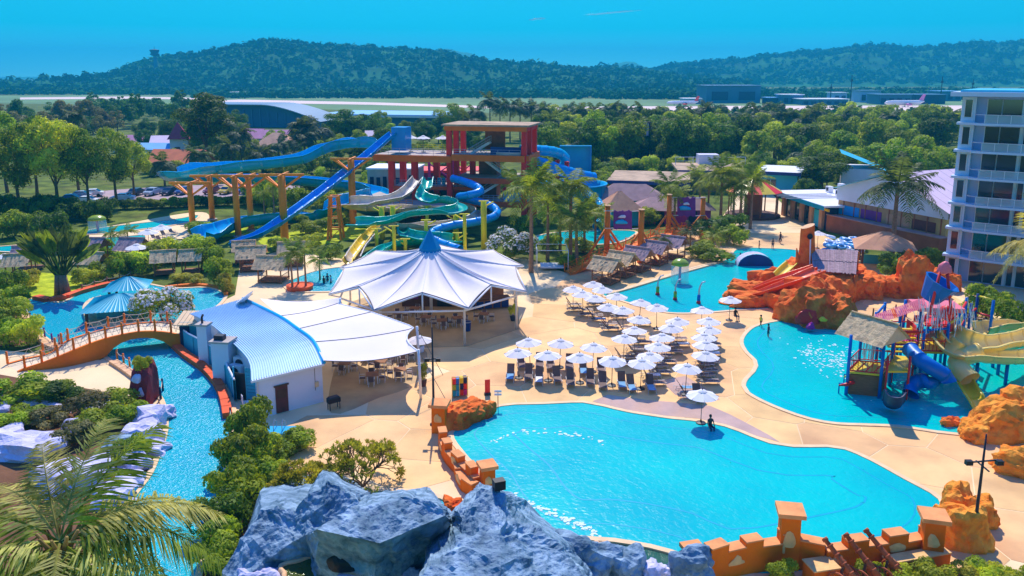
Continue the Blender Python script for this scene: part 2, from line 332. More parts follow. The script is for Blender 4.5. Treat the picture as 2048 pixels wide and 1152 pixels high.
for s_ in seeds:
    if not inside(s_, dk): continue
    cell = [s_ + Vector((a, b, 0)) * 9 for a, b in ((-1, -1), (1, -1), (1, 1), (-1, 1))]
    for t in seeds:
        if t is not s_ and (t - s_).length < 16: cell = clip(cell, s_, t)
        if len(cell) < 3: break
    if len(cell) < 3: continue
    c = sum(cell, Vector()) / len(cell)
    cell = [c + (p - c) * max(0.5, 1 - 0.055 / max(0.3, (p - c).length)) for p in cell]
    if any(all(inside(p, w_) for p in cell + [c]) for w_ in keep): continue
    if ns >= 290: break
    mb = MB(); zt = 0.012 + random.uniform(0, 0.004); mb.prism([(p.x - c.x, p.y - c.y) for p in cell], 0.001, zt, bottom=False)
    o = mb.build('paving_slab', 'slab', deck); o.location = (c.x, c.y, 0); ns += 1
# ================================================================== hills, airfield
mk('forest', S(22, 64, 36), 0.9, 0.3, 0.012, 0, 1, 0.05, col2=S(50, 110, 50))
mk('forest_lumps', S(28, 80, 42), 0.9, 0.3, 0.008, 0, 1, 0.05, col2=S(50, 110, 50))
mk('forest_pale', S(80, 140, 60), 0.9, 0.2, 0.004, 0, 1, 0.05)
def hill(name, ridge, dr, db, m, amp, wid=1.0, back=0.8):
    """ridge: (photo x, y) of the skyline; dr: distance of the ridge; db: of the foot."""
    xs = [p[0] for p in ridge]; rows = []; nx = 260
    def ry(x):
        for a, b in zip(ridge, ridge[1:]):
            if a[0] <= x <= b[0]:
                t = (x - a[0]) / (b[0] - a[0]); t = t * t * (3 - 2 * t); return a[1] + (b[1] - a[1]) * t
        return ridge[-1][1]
    prof = [(-0.02, 0)] + [(k / 16, (1 - math.cos(math.pi * (k / 16))) / 2) for k in range(17)] + [(1.15, 0.93), (1.4, 0.7), (1 + back, 0.3), (1.3 + back, 0)]
    for i in range(nx + 1):
        x = xs[0] + (xs[-1] - xs[0]) * i / nx; y = ry(x); top = PY(x, y, dr); zt = max(2, top.z); row = []
        for t, h in prof:
            Y = db + (dr - db) * t; X = top.x * Y / dr
            z = h * zt
            if 0 < h: z += amp * noise.noise(Vector((X * 0.006, Y * 0.006, 3.1))) * (1 - h) * 4 * h + amp * 0.25 * noise.noise(Vector((X * 0.03, Y * 0.03, 7)))
            row.append((X, Y, z if h > 0 else -3))
        rows.append(row)
    mb = MB(); mb.grid(rows); o = struct(name, mb, m, True); return o, rows
HA = [(-120, 176), (60, 172), (120, 166), (200, 157), (260, 138), (300, 124), (380, 113), (430, 104), (520, 88), (560, 86), (620, 92), (700, 97), (780, 101), (860, 106), (900, 112), (960, 125), (1040, 131), (1100, 137), (1180, 142), (1280, 147), (1400, 160), (1500, 178)]
HB = [(1000, 178), (1120, 150), (1200, 142), (1290, 144), (1340, 138), (1400, 128), (1480, 124), (1540, 115), (1620, 108), (1700, 100), (1760, 95), (1830, 100), (1900, 95), (1960, 89), (2048, 88), (2200, 90), (2350, 120)]
ho, ra = hill('hill', HA, 1750, 1150, 'forest', 26)
ho2, rb = hill('hill', HB, 2500, 1700, 'forest', 30)
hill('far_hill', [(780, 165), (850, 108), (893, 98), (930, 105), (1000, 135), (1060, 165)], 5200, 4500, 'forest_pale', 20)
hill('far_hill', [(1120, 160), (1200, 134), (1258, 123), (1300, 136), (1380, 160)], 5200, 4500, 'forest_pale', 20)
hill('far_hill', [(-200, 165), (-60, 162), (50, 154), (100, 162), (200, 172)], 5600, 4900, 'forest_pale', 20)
ico = bmesh.new(); bmesh.ops.create_icosphere(ico, subdivisions=1, radius=1); IV = [v.co.copy() for v in ico.verts]; IF = [[v.index for v in f.verts] for f in ico.faces]; ico.free()
def card_tree(mb, p, r_, n):
    for k in range(n):
        while True:
            d = Vector((random.uniform(-1, 1), random.uniform(-1, 1), random.uniform(-.3, 1)))
            if 0.1 < d.length < 1: break
        c = Vector(p) + Vector((d.x * r_, d.y * r_, d.z * r_ * .9 + r_ * .4)); d = (d.normalized() + Vector((random.uniform(-.6, .6), random.uniform(-.6, .6), random.uniform(-.3, .6)))).normalized()
        t = d.orthogonal().normalized(); b = d.cross(t); a = random.uniform(0, 6.28); t, b = t * math.cos(a) + b * math.sin(a), b * math.cos(a) - t * math.sin(a); L = r_ * random.uniform(.5, .95)
        mb.add([c - t * L * .6, c + b * L * .45, c + t * L * .6, c - b * L * .45], [(0, 1, 2, 3)])
def lumps(name, rows, count, size, seed, label, jlo=3, jhi=20, ridge_bias=0.25):
    random.seed(seed); mb = MB()
    for i in range(count):
        a = random.randint(0, len(rows) - 2); j = random.randint(17, 18) if random.random() < ridge_bias else random.randint(jlo, jhi)
        j = min(j, len(rows[0]) - 2); t = random.random(); u = random.random()
        p = Vector(rows[a][j]).lerp(Vector(rows[a + 1][j]), t).lerp(Vector(rows[a][j + 1]), u)
        if p.z < 1: p.z = 1
        r_ = size * (0.45 + 1.3 * random.random() ** 2); card_tree(mb, p, r_, 13)
    tag(mb.build(name, 'forest_lumps'), label, 'forest', kind='stuff')
lumps('hill_forest', ra, 8000, 6.0, 1, 'dense teal forest covering the left and middle hill')
lumps('hill_forest', rb, 6000, 8.0, 2, 'dense hazy forest covering the right hill')
def flat(name, pts, z, m): mb = MB(); mb.sheet([(p.x, p.y, z) for p in [P(x, y, 0) for x, y in pts]]); return struct(name, mb, m)
flat('airfield_grass', [(-100, 205), (-100, 192), (400, 188), (900, 194), (1400, 200), (2200, 200), (2200, 236), (1300, 232), (1000, 226), (700, 220), (360, 212)], 0.0, 'airgrass')
flat('runway', [(40, 195), (250, 193), (420, 196), (420, 199.5), (250, 197.5), (40, 199)], 0.05, 'runway')
flat('runway', [(380, 203), (480, 199), (760, 205), (960, 212), (1110, 217), (1110, 222), (950, 216), (740, 209.5), (480, 205.5), (390, 207)], 0.05, 'runway')
flat('runway', [(1100, 214), (1400, 212), (1900, 211), (2100, 211), (2100, 224), (1700, 222), (1400, 221), (1100, 225)], 0.05, 'runway')
random.seed(9); mb = MB()
for i in range(3200):
    x = random.uniform(-150, 2150); y0, y1 = (179, 190) if x < 380 else (181, 197) if x < 1120 else (183, 199)
    p = P(x, random.uniform(y0, y1)); card_tree(mb, p, random.uniform(3, 7), 14)
tag(mb.build('plain_forest', 'forest_lumps'), 'low teal woodland on the plain between runway and hills', 'forest', kind='stuff')
# ================================================================== plants: templates
TR = S(120, 92, 66)
mk('bark', TR, 0.9, 0.3, 3, 0.4, 12, 0.1); mk('palm_bark', S(150, 118, 92), 0.9, 0.3, 4, 0.5, 10, 0.1)
def leafmat(name, a, b, rnd=0.25, scale=0.5, tl=0.5): return mk(name, a, 0.55, 0.35, scale, 0, 1, 0.25, translu=tl, rnd=rnd, col2=b, tcol=(1.0, 0.95, 0.45))
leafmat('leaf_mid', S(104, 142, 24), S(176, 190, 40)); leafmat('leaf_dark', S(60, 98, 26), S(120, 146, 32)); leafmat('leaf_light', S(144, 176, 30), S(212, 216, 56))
leafmat('leaf_olive', S(112, 112, 60), S(150, 142, 84)); leafmat('leaf_yellow', S(170, 170, 40), S(214, 200, 70)); leafmat('leaf_far', S(52, 98, 44), S(100, 138, 48))
leafmat('frond', S(96, 126, 22), S(166, 176, 46), 0.2, 1.5); leafmat('frond_pale', S(150, 158, 44), S(226, 214, 116), 0.25, 2.5)
leafmat('frond_dark', S(52, 80, 34), S(110, 124, 66), 0.25, 1.2); leafmat('frond_dry', S(168, 134, 70), S(210, 178, 110), 0.2)
leafmat('blossom', S(245, 232, 236), S(255, 245, 240), 0.05, 3, 0.3); leafmat('red_leaf', S(150, 40, 60), S(190, 70, 90), 0.2)
def rvec(): 
    while True:
        v = Vector((random.uniform(-1, 1), random.uniform(-1, 1), random.uniform(-1, 1)))
        if 0.05 < v.length < 1: return v.normalized()
def leaf(mb, c, nrm_, L, wr=0.55):
    t = nrm_.cross(rvec()); t = t.normalized() if t.length > 1e-3 else nrm_.orthogonal().normalized(); b = nrm_.cross(t)
    mb.add([c - t * L * 0.5, c + b * L * wr * 0.5 - nrm_ * L * 0.06, c + t * L * 0.5, c - b * L * wr * 0.5 - nrm_ * L * 0.06], [(0, 1, 2, 3)])
def lobes(n, rx, rz, cz, lr, flat=0.2):
    out = []
    for i in range(n):
        d = rvec(); d.z = d.z * 0.9 + flat; k = random.uniform(0.35, 0.92) ** 0.6
        out.append((Vector((d.x * rx * k, d.y * rx * k, cz + d.z * rz * k)), lr * random.uniform(0.65, 1.25)))
    return out
def foliage(mb, lob, n, L, jit=0.55):
    tot = sum(r_ ** 2 for _, r_ in lob)
    for c, r_ in lob:
        for i in range(int(n * r_ * r_ / tot)):
            d = rvec(); 
            if d.z < -0.3 and random.random() < 0.7: d.z = -d.z
            p = c + Vector((d.x, d.y, d.z * 0.85)) * r_ * random.uniform(0.72, 1.06)
            leaf(mb, p, (d + rvec() * jit).normalized(), L * random.uniform(0.6, 1.4))
def trunk_mb(h, r0, lob, nb=5, lean=0.4):
    mb = MB(); top = Vector((random.uniform(-lean, lean), random.uniform(-lean, lean), h))
    mb.tube([(0, 0, -0.2), top * 0.4 + rvec() * 0.12, top], [r0, r0 * 0.75, r0 * 0.5], 7)
    for c, r_ in random.sample(lob, min(nb, len(lob))):
        a = top * random.uniform(0.6, 1.0); mb.tube([a, a.lerp(c, 0.5) + Vector((0, 0, 0.25)), c], [r0 * 0.4, r0 * 0.25, r0 * 0.1], 5, cap=False)
    return mb
TM = {}
def tree_tpl(key, seed, h, rx, rz, cz, nl, lr, n, L, tm, r0=0.28, bare=0.0):
    random.seed(seed); lob = lobes(nl, rx, rz, cz, lr); mb = MB(); foliage(mb, lob, n, L)
    TM[key] = (trunk_mb(h, r0, lob, 7).mesh('trunk', 'bark'), mb, lob)
CR = {}
def crown(key, leafm):
    if (key, leafm) not in CR: CR[(key, leafm)] = TM[key][1].mesh('crown', leafm)
    return CR[(key, leafm)]
for i in range(5): tree_tpl('broad%d' % i, 10 + i, 4.0, 3.5, 3.9, 5.2, 22, 1.5, 4600, 0.5, 'bark')
for i in range(3): tree_tpl('big%d' % i, 30 + i, 7.0, 4.2, 6.0, 9.3, 30, 1.7, 8500, 0.48, 'bark', 0.4)
for i in range(2): tree_tpl('wispy%d' % i, 40 + i, 7.0, 2.8, 5.4, 8.0, 22, 1.1, 3600, 0.42, 'bark', 0.25)
for i in range(4): tree_tpl('shrub%d' % i, 50 + i, 0.5, 0.95, 0.62, 0.62, 13, 0.42, 2200, 0.17, 'bark', 0.05)
for i in range(2): tree_tpl('fine%d' % i, 60 + i, 0.5, 1.0, 0.7, 0.75, 20, 0.36, 5200, 0.10, 'bark', 0.05)
def tree(name, key, leafm, loc, h, spread, label, cat='tree', group=None, rz=None):
    ht = {'b': 9.6, 'w': 14.0, 's': 1.45, 'f': 1.6}[key[0]]
    if key.startswith('big'): ht = 16.0
    wd = {'broad': 4.3, 'big': 5.2, 'wispy': 3.4, 'shrub': 1.2, 'fine': 1.25}[key[:-1]]
    r_ = thing(name, label, cat, loc, random.uniform(0, 6.28) if rz is None else rz, group, (spread / wd, spread / wd, h / ht))
    link('trunk', TM[key][0], r_); link('crown' if cat == 'tree' else 'foliage', crown(key, leafm), r_)
    return r_
# palms -------------------------------------------------------------
def frond_mb(L, droop, n, ll, lw, seed, rach=0.035):
    random.seed(seed); mb = MB(); pts = []
    for k in range(11):
        t = k / 10; pts.append(Vector((L * (t - 0.12 * droop * t * t), 0, L * (0.28 * t - droop * 0.75 * t ** 2.2))))
    mb.tube(pts, [rach * (1 - 0.85 * k / 10) for k in range(11)], 4, cap=False)
    for i in range(n):
        t = 0.12 + 0.88 * i / n; k = min(9, int(t * 10)); p = pts[k].lerp(pts[k + 1], t * 10 - k); d = (pts[k + 1] - pts[k]).normalized()
        l = ll * (0.45 + 0.9 * math.sin(math.pi * min(1, t * 0.9 + 0.12))) * random.uniform(0.85, 1.1)
        for s in (-1, 1):
            v = (Vector((0, s, 0)) + d * random.uniform(0.35, 0.75) + Vector((0, 0, random.uniform(-0.55, 0.05)))).normalized(); q = p + v * l
            q2 = p + v * l * 0.45; q.z -= l * 0.22; sd_ = d * lw * 0.5
            mb.add([p - sd_ * 0.5, p + sd_ * 0.5, q2 + sd_, q2 - sd_, q], [(0, 1, 2, 3), (3, 2, 4)])
    return mb
FR = {}
def frondmesh(k, m, fine=False):
    if (k, m, fine) not in FR:
        dr = (0.35, 0.75, 1.15, 1.6)[k]; FR[(k, m, fine)] = frond_mb(3.3, dr, 64 if fine else 26, 0.85, 0.055 if fine else 0.12, 70 + k).mesh('frond', m)
    return FR[(k, m, fine)]
tk = MB(); tk.tube([(0, 0, -0.02), (0.02, 0, 0.3), (0.0, 0.01, 0.6), (0, 0, 1.0)], [0.2, 0.15, 0.13, 0.11], 8); PT = tk.mesh('trunk', 'palm_bark', True)
def palm_crown(m, seed, n=26, lo=0.8):
    random.seed(seed); mb = MB()
    for i in range(n):
        k = random.choice((0, 1, 1, 2, 2, 3)); f = FRB[k]; a = i * 2.399 + random.uniform(-.3, .3); pit = random.uniform(-0.5, 0.75) * (0.6 if k < 2 else 0.3) + (0.35 if k == 0 else 0)
        mt = Matrix.Rotation(a, 3, 'Z') @ Matrix.Rotation(-pit, 3, 'Y'); s_ = random.uniform(0.8, 1.1); mb.add([mt @ (Vector(v) * s_) for v in f.v], f.f)
    return mb
FRB = [frond_mb(3.3, d, 16, 0.95, 0.26, 80 + i, 0.05) for i, d in enumerate((0.35, 0.75, 1.15, 1.6))]
PC = {}
for m in ('frond', 'frond_dark'):
    for i in range(3): PC[(m, i)] = palm_crown(m, 90 + i).mesh('crown', m)
def far_palm(loc, h, size, label, group, m='frond_dark', i=0, name='palm_tree'):
    r_ = thing(name, label, 'palm tree', loc, random.uniform(0, 6.28), group)
    link('trunk', PT, r_, None, None, (size * 1.1, size * 1.1, h)); link('crown', PC[(m, i % 3)], r_, (0, 0, h), None, size); return r_
def palm(loc, h, size, label, group=None, m='frond', n=20, seed=1, fine=False, thick=1.0, name='palm_tree', up=0.0, lean=(0, 0)):
    random.seed(seed); r_ = thing(name, label, 'palm tree', loc, 0, group)
    t = link('trunk', PT, r_, None, None, (size * 1.3 * thick, size * 1.3 * thick, h)); 
    if lean != (0, 0): t.rotation_euler = (lean[1], lean[0], 0)
    top = Vector((h * math.sin(lean[0]), -h * math.sin(lean[1]), h))
    for i in range(n):
        k = random.choice((0, 0, 1, 1, 2, 2, 3)); a = i * 2.399 + random.uniform(-.25, .25)
        pit = random.uniform(-0.35, 0.5) * (1 if k < 2 else 0.5) + (0.55 if k == 0 else 0.1) + up
        link('frond', frondmesh(k, m, fine), r_, top, (0, -pit, a), size * random.uniform(0.82, 1.12))
    return r_
# ================================================================== tree belts
random.seed(101)
LAND = [(60, 'left frame edge'), (180, 'tall left trees'), (300, 'parked white car'), (400, 'round dark tree'), (500, 'twin orange columns'), (600, 'rose roofs'), (720, 'speed slide start'), (850, 'tower deck'), (980, 'tower roof'), (1110, 'slide tower'), (1172, 'blue slide wall'), (1275, 'dark square tower'), (1380, 'flat roofs'), (1450, 'sign board palms'), (1510, 'carousel'), (1600, 'kiosk'), (1660, 'round tree'), (1780, 'gabled hall'), (1890, 'hotel')]
TONE = {'leaf_mid': 'mid green', 'leaf_dark': 'dark green', 'leaf_light': 'light green', 'leaf_olive': 'grey olive', 'leaf_far': 'hazy green', 'leaf_yellow': 'yellow green'}
def belt(n, xr, yr, keys, mats, hr, sr, label, group, avoid=None, mind=4.0, name='tree', cat='tree', stuff=False):
    pts = []; tries = 0; made = []; big = MB()
    while len(pts) < n and tries < n * 40:
        tries += 1; x = random.uniform(*xr); y = random.uniform(*yr); p = P(x, y)
        if avoid and avoid(x, y): continue
        if any((p - q).length < mind for q in pts): continue
        pts.append(p); h = random.uniform(*hr); m = random.choice(mats)
        if stuff:
            lob = [(Vector((a.x, a.y, a.z)), b) for a, b in TM[random.choice(keys)][2]]; mt = Matrix.Translation(p) @ Matrix.Rotation(random.uniform(0, 6), 4, 'Z') @ Matrix.Diagonal((h / 9.6, h / 9.6, h / 9.6, 1)); t_ = MB(); foliage(t_, lob, 700, 1.1); big.add([mt @ Vector(v) for v in t_.v], t_.f); continue
        made.append((x, m, tree(name, random.choice(keys), m, p, h, random.uniform(*sr) * h, label, cat, group)))
    if stuff: tag(big.build(name, mats[0]), label, 'forest', kind='stuff')
    bins = {}
    for x, m, o in sorted(made, key=lambda t: t[0]): bins.setdefault((min(LAND, key=lambda l: abs(l[0] - x))[1], m), []).append(o)
    for (lm, m), os_ in bins.items():
        for k, o in enumerate(os_): o['label'] = '%s %s %s %s%s' % (TONE[m], label, 'above' if name == 'tree' else 'near', lm, '' if len(os_) == 1 else ', ' + ORD[k] + ' from left')
B5 = ['broad%d' % i for i in range(5)]
W2 = ['wispy0', 'wispy1']
belt(120, (1075, 1960), (262, 345), B5, ['leaf_mid', 'leaf_dark', 'leaf_mid', 'leaf_light'], (10, 14), (0.40, 0.52), 'tree in the dense belt', 'trees in the belt left of the hotel', lambda x, y: y > 345 - max(0, x - 1550) * 0.05 or (x > 1880 and y > 300), 4.6)
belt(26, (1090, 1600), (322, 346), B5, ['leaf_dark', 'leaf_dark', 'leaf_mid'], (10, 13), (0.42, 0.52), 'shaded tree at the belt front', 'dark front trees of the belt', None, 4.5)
belt(60, (280, 960), (262, 318), B5, ['leaf_mid', 'leaf_dark', 'leaf_dark', 'leaf_far'], (6.5, 11), (0.36, 0.5), 'tree among the houses', 'trees among the houses', lambda x, y: 500 < x < 620 and y < 300, 6)
belt(34, (-60, 250), (258, 300), W2 + ['broad1'], ['leaf_olive', 'leaf_olive', 'leaf_far'], (10, 15), (0.28, 0.4), 'wispy tree of the far left wood', 'olive trees far left', None, 6)
belt(46, (180, 640), (228, 258), B5 + W2, ['leaf_far', 'leaf_far', 'leaf_dark'], (8, 13), (0.4, 0.55), 'hazy wood left of the airport hall', None, lambda x, y: x > 380, 8, 'hazy_wood', stuff=True)
belt(90, (1080, 1900), (232, 262), B5, ['leaf_far', 'leaf_mid', 'leaf_far'], (6, 9), (0.45, 0.6), 'hazy wood along the back of the tree belt', None, lambda x, y: x < 1350 and y < 246, 7, 'hazy_wood', stuff=True)
belt(34, (440, 900), (318, 345), B5, ['leaf_mid', 'leaf_dark'], (4.5, 8), (0.45, 0.6), 'low tree behind the raft slide', 'low trees behind the blue slides', None, 5)
S4 = ['shrub%d' % i for i in range(4)] + ['broad0', 'broad2']
belt(46, (1085, 1620), (350, 402), S4, ['leaf_mid', 'leaf_dark', 'leaf_light'], (3.0, 6.0), (0.55, 0.75), 'bush beside the low roofs', 'bushes round the low roofs', lambda x, y: y > 350 and 1215 < x < 1600 and y > 362, 4.0, 'bush', 'bush')
belt(60, (300, 1000), (322, 400), S4, ['leaf_mid', 'leaf_dark', 'leaf_light'], (2.6, 5.5), (0.55, 0.75), 'bush around the slides', 'bushes round the slides', lambda x, y: y > 372 and x < 600, 4.0, 'bush', 'bush')
belt(26, (520, 1060), (405, 470), S4[:4], ['leaf_mid', 'leaf_dark', 'leaf_light'], (1.2, 2.4), (0.7, 1.0), 'low bush below the slides', 'low bushes below the slides', None, 3.0, 'bush', 'bush')
belt(24, (1620, 1900), (345, 400), B5, ['leaf_mid', 'leaf_light', 'leaf_dark'], (5, 9), (0.45, 0.55), 'small tree behind the halls', 'trees behind the halls', lambda x, y: y > 385, 4.5)
# big single trees on the left
random.seed(7)
for i, (x, yb, h, s, m, lb) in enumerate([(40, 432, 17, 5.2, 'leaf_mid', 'tall green tree at the left edge above the far pools'), (118, 430, 18, 5.4, 'leaf_light', 'tall sunlit tree with pale trunk left of the car park'), (178, 424, 16, 4.6, 'leaf_mid', 'tall green tree in the middle of the left group'), (235, 412, 15.5, 4.6, 'leaf_mid', 'tall green tree beside the white parked car'), (75, 400, 17, 5.0, 'leaf_dark', 'dark tall tree behind the left group'), (-15, 415, 17, 5.4, 'leaf_mid', 'tall tree cut by the left frame edge'), (160, 395, 15, 4.8, 'leaf_mid', 'tree behind the left group with shaded crown'), (268, 396, 12, 4.0, 'leaf_light', 'small light green tree at the right of the left group'), (15, 385, 18, 5.2, 'leaf_mid', 'broad tree behind the left edge of the group')]):
    tree('tall_tree', 'big%d' % (i % 3), m, P(x, yb), h, s, lb, 'tree', 'tall trees on the left')
tree('round_tree', 'big1', 'leaf_dark', P(412, 335), 20.5, 9.2, 'large round dark tree behind the left end of the blue slide')
tree('round_tree', 'big2', 'leaf_dark', P(690, 298), 14, 7.5, 'large dark tree between the houses and the tower deck')
tree('round_tree', 'big0', 'leaf_mid', P(905, 285), 15, 7.0, 'bushy green tree behind the orange tower roof')
tree('round_tree', 'big0', 'leaf_dark', P(1640, 392), 9.2, 6.6, 'dense rounded tree with yellow top behind the white kiosk roof')
for i, (x, yb, h, s) in enumerate([(1790, 385, 11, 5.2), (1850, 365, 11, 5), (1745, 372, 10, 5), (1690, 365, 9, 4.6)]):
    tree('tree', 'broad%d' % i, 'leaf_mid', P(x, yb), h, s, ['broad tree behind the white gabled hall roof', 'tree between the gabled hall and the hotel', 'tree behind the teal sloping roof', 'tree behind the yellow topped tree'][i], 'tree')
# hedge along the car park and the slides
random.seed(33)
hx = [(250 + i * 15, 418 - i * 0.55) for i in range(34)]
for i, (x, y) in enumerate(hx): tree('hedge_bush', 'shrub%d' % (i % 4), random.choice(['leaf_dark', 'leaf_mid']), P(x, y), random.uniform(1.5, 2.1), 1.9, 'bush in the hedge before the car park, %s from the left' % ORD[i], 'hedge', 'hedge bushes by the car park')
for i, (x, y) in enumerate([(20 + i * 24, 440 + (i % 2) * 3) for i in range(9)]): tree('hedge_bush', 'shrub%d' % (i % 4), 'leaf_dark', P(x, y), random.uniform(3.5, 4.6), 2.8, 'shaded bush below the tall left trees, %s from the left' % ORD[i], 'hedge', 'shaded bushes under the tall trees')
# distant palms against the runway
random.seed(55)
FP = [(952, 218, 150), (980, 195, 150), (1000, 205, 150), (1020, 205, 150), (1040, 210, 150), (1062, 208, 150), (1085, 212, 150), (1100, 235, 150), (1135, 212, 0), (1163, 214, 0), (1187, 216, 0), (1218, 212, 0), (1252, 214, 0), (1285, 214, 0), (1311, 222, 0), (1338, 225, 0), (1366, 224, 0), (1388, 222, 0), (1407, 211, 0), (1450, 222, 0), (1488, 230, 0), (1514, 216, 0), (1548, 219, 0), (1570, 222, 0), (1627, 218, 0), (1680, 224, 0), (1775, 226, 0), (1885, 228, 0), (1600, 232, 0), (1730, 236, 0), (940, 232, 0), (640, 250, 0), (612, 262, 0)]
for i, (x, yt, q) in enumerate(FP):
    g = P(x, yt + random.uniform(62, 78)); h = ZT(g, yt) - 1.2
    od = ORD[sorted(q[0] for q in FP).index(x)]; far_palm(g, max(5, h), random.uniform(1.4, 1.8), '%s from left of the dark palms %s' % (od, 'standing against the pale runway' if x > 1120 else 'clustered behind the orange tower roof' if x > 930 else 'near the rose roofed houses'), 'palms against the runway', 'frond_dark', i)
for i, (x, yt, yb) in enumerate([(485, 260, 345), (560, 282, 345), (610, 245, 330), (465, 285, 350), (330, 318, 372), (400, 302, 360), (525, 300, 350), (590, 300, 350), (160, 225, 330), (1820, 300, 365), (1600, 300, 350), (1130, 300, 360)]):
    g = P(x, yb); far_palm(g, max(3, ZT(g, yt) - 0.8), random.uniform(1.2, 1.5), ['feathery palm left of the peach roofed house', 'palm in front of the pink hip roofs', 'tall palm right of the pink roofs', 'round headed palm beside the dark round tree', 'palm by the orange roofed house', 'palm leaning by the orange roof', 'low palm under the raft slide', 'palm behind the raft slide bend', 'dark palm rising behind the tall left trees', 'palm amid the trees left of the hotel', 'palm rising from the belt centre', 'palm right behind the slide tower'][i], 'palms among the houses', 'frond_dark', i)
# ================================================================== slide tower and water slides
mk('slide_blue', S(0, 178, 224), 0.28, 0.10, 0.4, spec=0.5, rnd=0.05, wear=S(0, 150, 225) + (0.4,)); mk('slide_deep', S(0, 148, 216), 0.28, 0.12, 0.4, spec=0.5, rnd=0.05)
mk('slide_teal', S(0, 178, 158), 0.28, 0.12, 0.5, spec=0.5, rnd=0.05); mk('slide_white', S(214, 200, 178), 0.35, 0.12, 0.6, spec=0.45, rnd=0.05, wear=S(176, 150, 120) + (0.5,))
mk('slide_yellow', S(242, 206, 40), 0.3, 0.1, 0.5, spec=0.5); mk('slide_cream', S(250, 214, 116), 0.32, 0.1, 0.5, spec=0.45, rnd=0.04, wear=S(214, 170, 100) + (0.4,))
mk('slide_orange', S(255, 96, 10), 0.3, 0.1, 0.5, spec=0.5)
mk('orange_paint', S(255, 142, 0), 0.5, 0.15, 0.8, 0.1, 9, wear=S(250, 120, 0) + (0.5,)); mk('orange_beam', S(255, 112, 4), 0.55, 0.15, 0.7, wear=S(255, 92, 4) + (0.4,))
mk('red_paint', S(252, 36, 40), 0.55, 0.14, 0.7, wear=S(250, 50, 50) + (0.4,)); mk('yellow_paint', S(250, 224, 30), 0.5, 0.12, 0.8, wear=S(200, 160, 20) + (0.4,))
mk('magenta_paint', S(190, 30, 130), 0.5, 0.15, 0.7); mk('brown_stone', S(150, 96, 66), 0.9, 0.3, 0.9, 0.5, 4); mk('concrete', S(186, 172, 158), 0.85, 0.18, 0.6, 0.2, 9)
mk('weathered_top', S(190, 160, 126), 0.9, 0.3, 0.5, 0.2, 7, wear=S(120, 96, 76) + (0.6,)); mk('white_paint', S(240, 238, 236), 0.5, 0.06, 0.8, wear=S(205, 198, 196) + (0.35,))
mk('dark_blue', S(14, 52, 120), 0.5, 0.2, 0.8); mk('navy', S(20, 40, 80), 0.6, 0.2, 1); mk('steel', S(190, 192, 198), 0.4, 0.08, 2, metal=0.4); mk('dark_metal', S(46, 44, 52), 0.5, 0.15, 2)
mk('terracotta', S(244, 96, 44), 0.8, 0.2, 0.8, 0.2, 8); mk('teal_paint', S(10, 160, 180), 0.5, 0.12, 0.8); mk('purple_paint', S(120, 40, 130), 0.55, 0.2, 0.8)
def frames(path, bank=0.0):
    out = []; n = len(path)
    for i, p in enumerate(path):
        a, b = path[max(i - 2, 0)], path[min(i + 2, n - 1)]; d = (b - a).normalized(); x = d.cross(Vector((0, 0, 1))); x = x.normalized() if x.length > 1e-4 else Vector((1, 0, 0))
        y = x.cross(d)
        if bank:
            d1 = (path[min(i + 3, n - 1)] - p); d0 = (p - path[max(i - 3, 0)]); c = 0.0
            if d1.length > 1e-4 and d0.length > 1e-4: c = d0.normalized().cross(d1.normalized()).z
            a_ = max(-0.6, min(0.6, c * bank)); x, y = x * math.cos(a_) - y * math.sin(a_), y * math.cos(a_) + x * math.sin(a_)
        out.append((p, x, y))
    return out
def u_prof(w, h, th=0.09, n=12, lip=0.10):
    o = []; i = []
    for k in range(n + 1):
        a = math.pi + math.pi * k / n; o.append((w / 2 * math.cos(a), h + h * math.sin(a))); i.append(((w / 2 - th) * math.cos(a), h + (h - th) * math.sin(a)))
    return [(o[0][0] - lip, h + 0.02)] + o + [(o[-1][0] + lip, h + 0.02), (o[-1][0] + lip, h + 0.09), (i[-1][0], h + 0.09)] + i[::-1] + [(i[0][0], h + 0.09), (o[0][0] - lip, h + 0.09)]
def o_prof(r, th=0.0, n=16): return [(r * math.cos(2 * math.pi * k / n), r + r * math.sin(2 * math.pi * k / n)) for k in range(n)]
def slide(name, label, pts, mat, kind='u', w=1.5, h=0.7, seg=3.0, bank=1.2, step=0.6, flange=0.05, cat='water slide', root=None, part='slide_section'):
    path = spline(pts, step); fr = frames(path, bank); prof = u_prof(w, h) if kind == 'u' else o_prof(w / 2)
    base = Vector((path[-1].x, path[-1].y, 0)) if root is None else None
    r_ = root if root is not None else thing(name, label, cat, base)
    per = max(2, int(seg / step)); i = 0
    while i < len(fr) - 1:
        j = min(len(fr) - 1, i + per)
        if len(fr) - 1 - j < 2: j = len(fr) - 1
        rows = []
        for k in range(i, j + 1):
            p, x, y = fr[k]; gr = 1 + (flange if k in (i, j) else 0)
            if k == i: d = (fr[k + 1][0] - p) * 0.02; q = p + d
            else: q = p
            rows.append([q + x * a * gr + y * ((b - h) * gr + h if kind == 'u' else (b - w / 2) * gr + w / 2) for a, b in prof])
            if k == i: rows.append([q + (fr[k + 1][0] - p) * 0.22 + x * a * gr + y * ((b - h) * gr + h if kind == 'u' else (b - w / 2) * gr + w / 2) for a, b in prof]); rows.append([q + (fr[k + 1][0] - p) * 0.24 + x * a + y * b for a, b in prof])
        if j == len(fr) - 1 or kind == 'o': pass
        mb = MB(); mb.grid(rows, True)
        if kind == 'u' and i == 0: mb.f.append(tuple(range(len(prof)))); mb.mi.append(0)
        o = mb.build(part, mat, r_, True, True)
        i = j
    return r_
def pts_of(l): return [PY(x, y, Y) for x, y, Y in l]
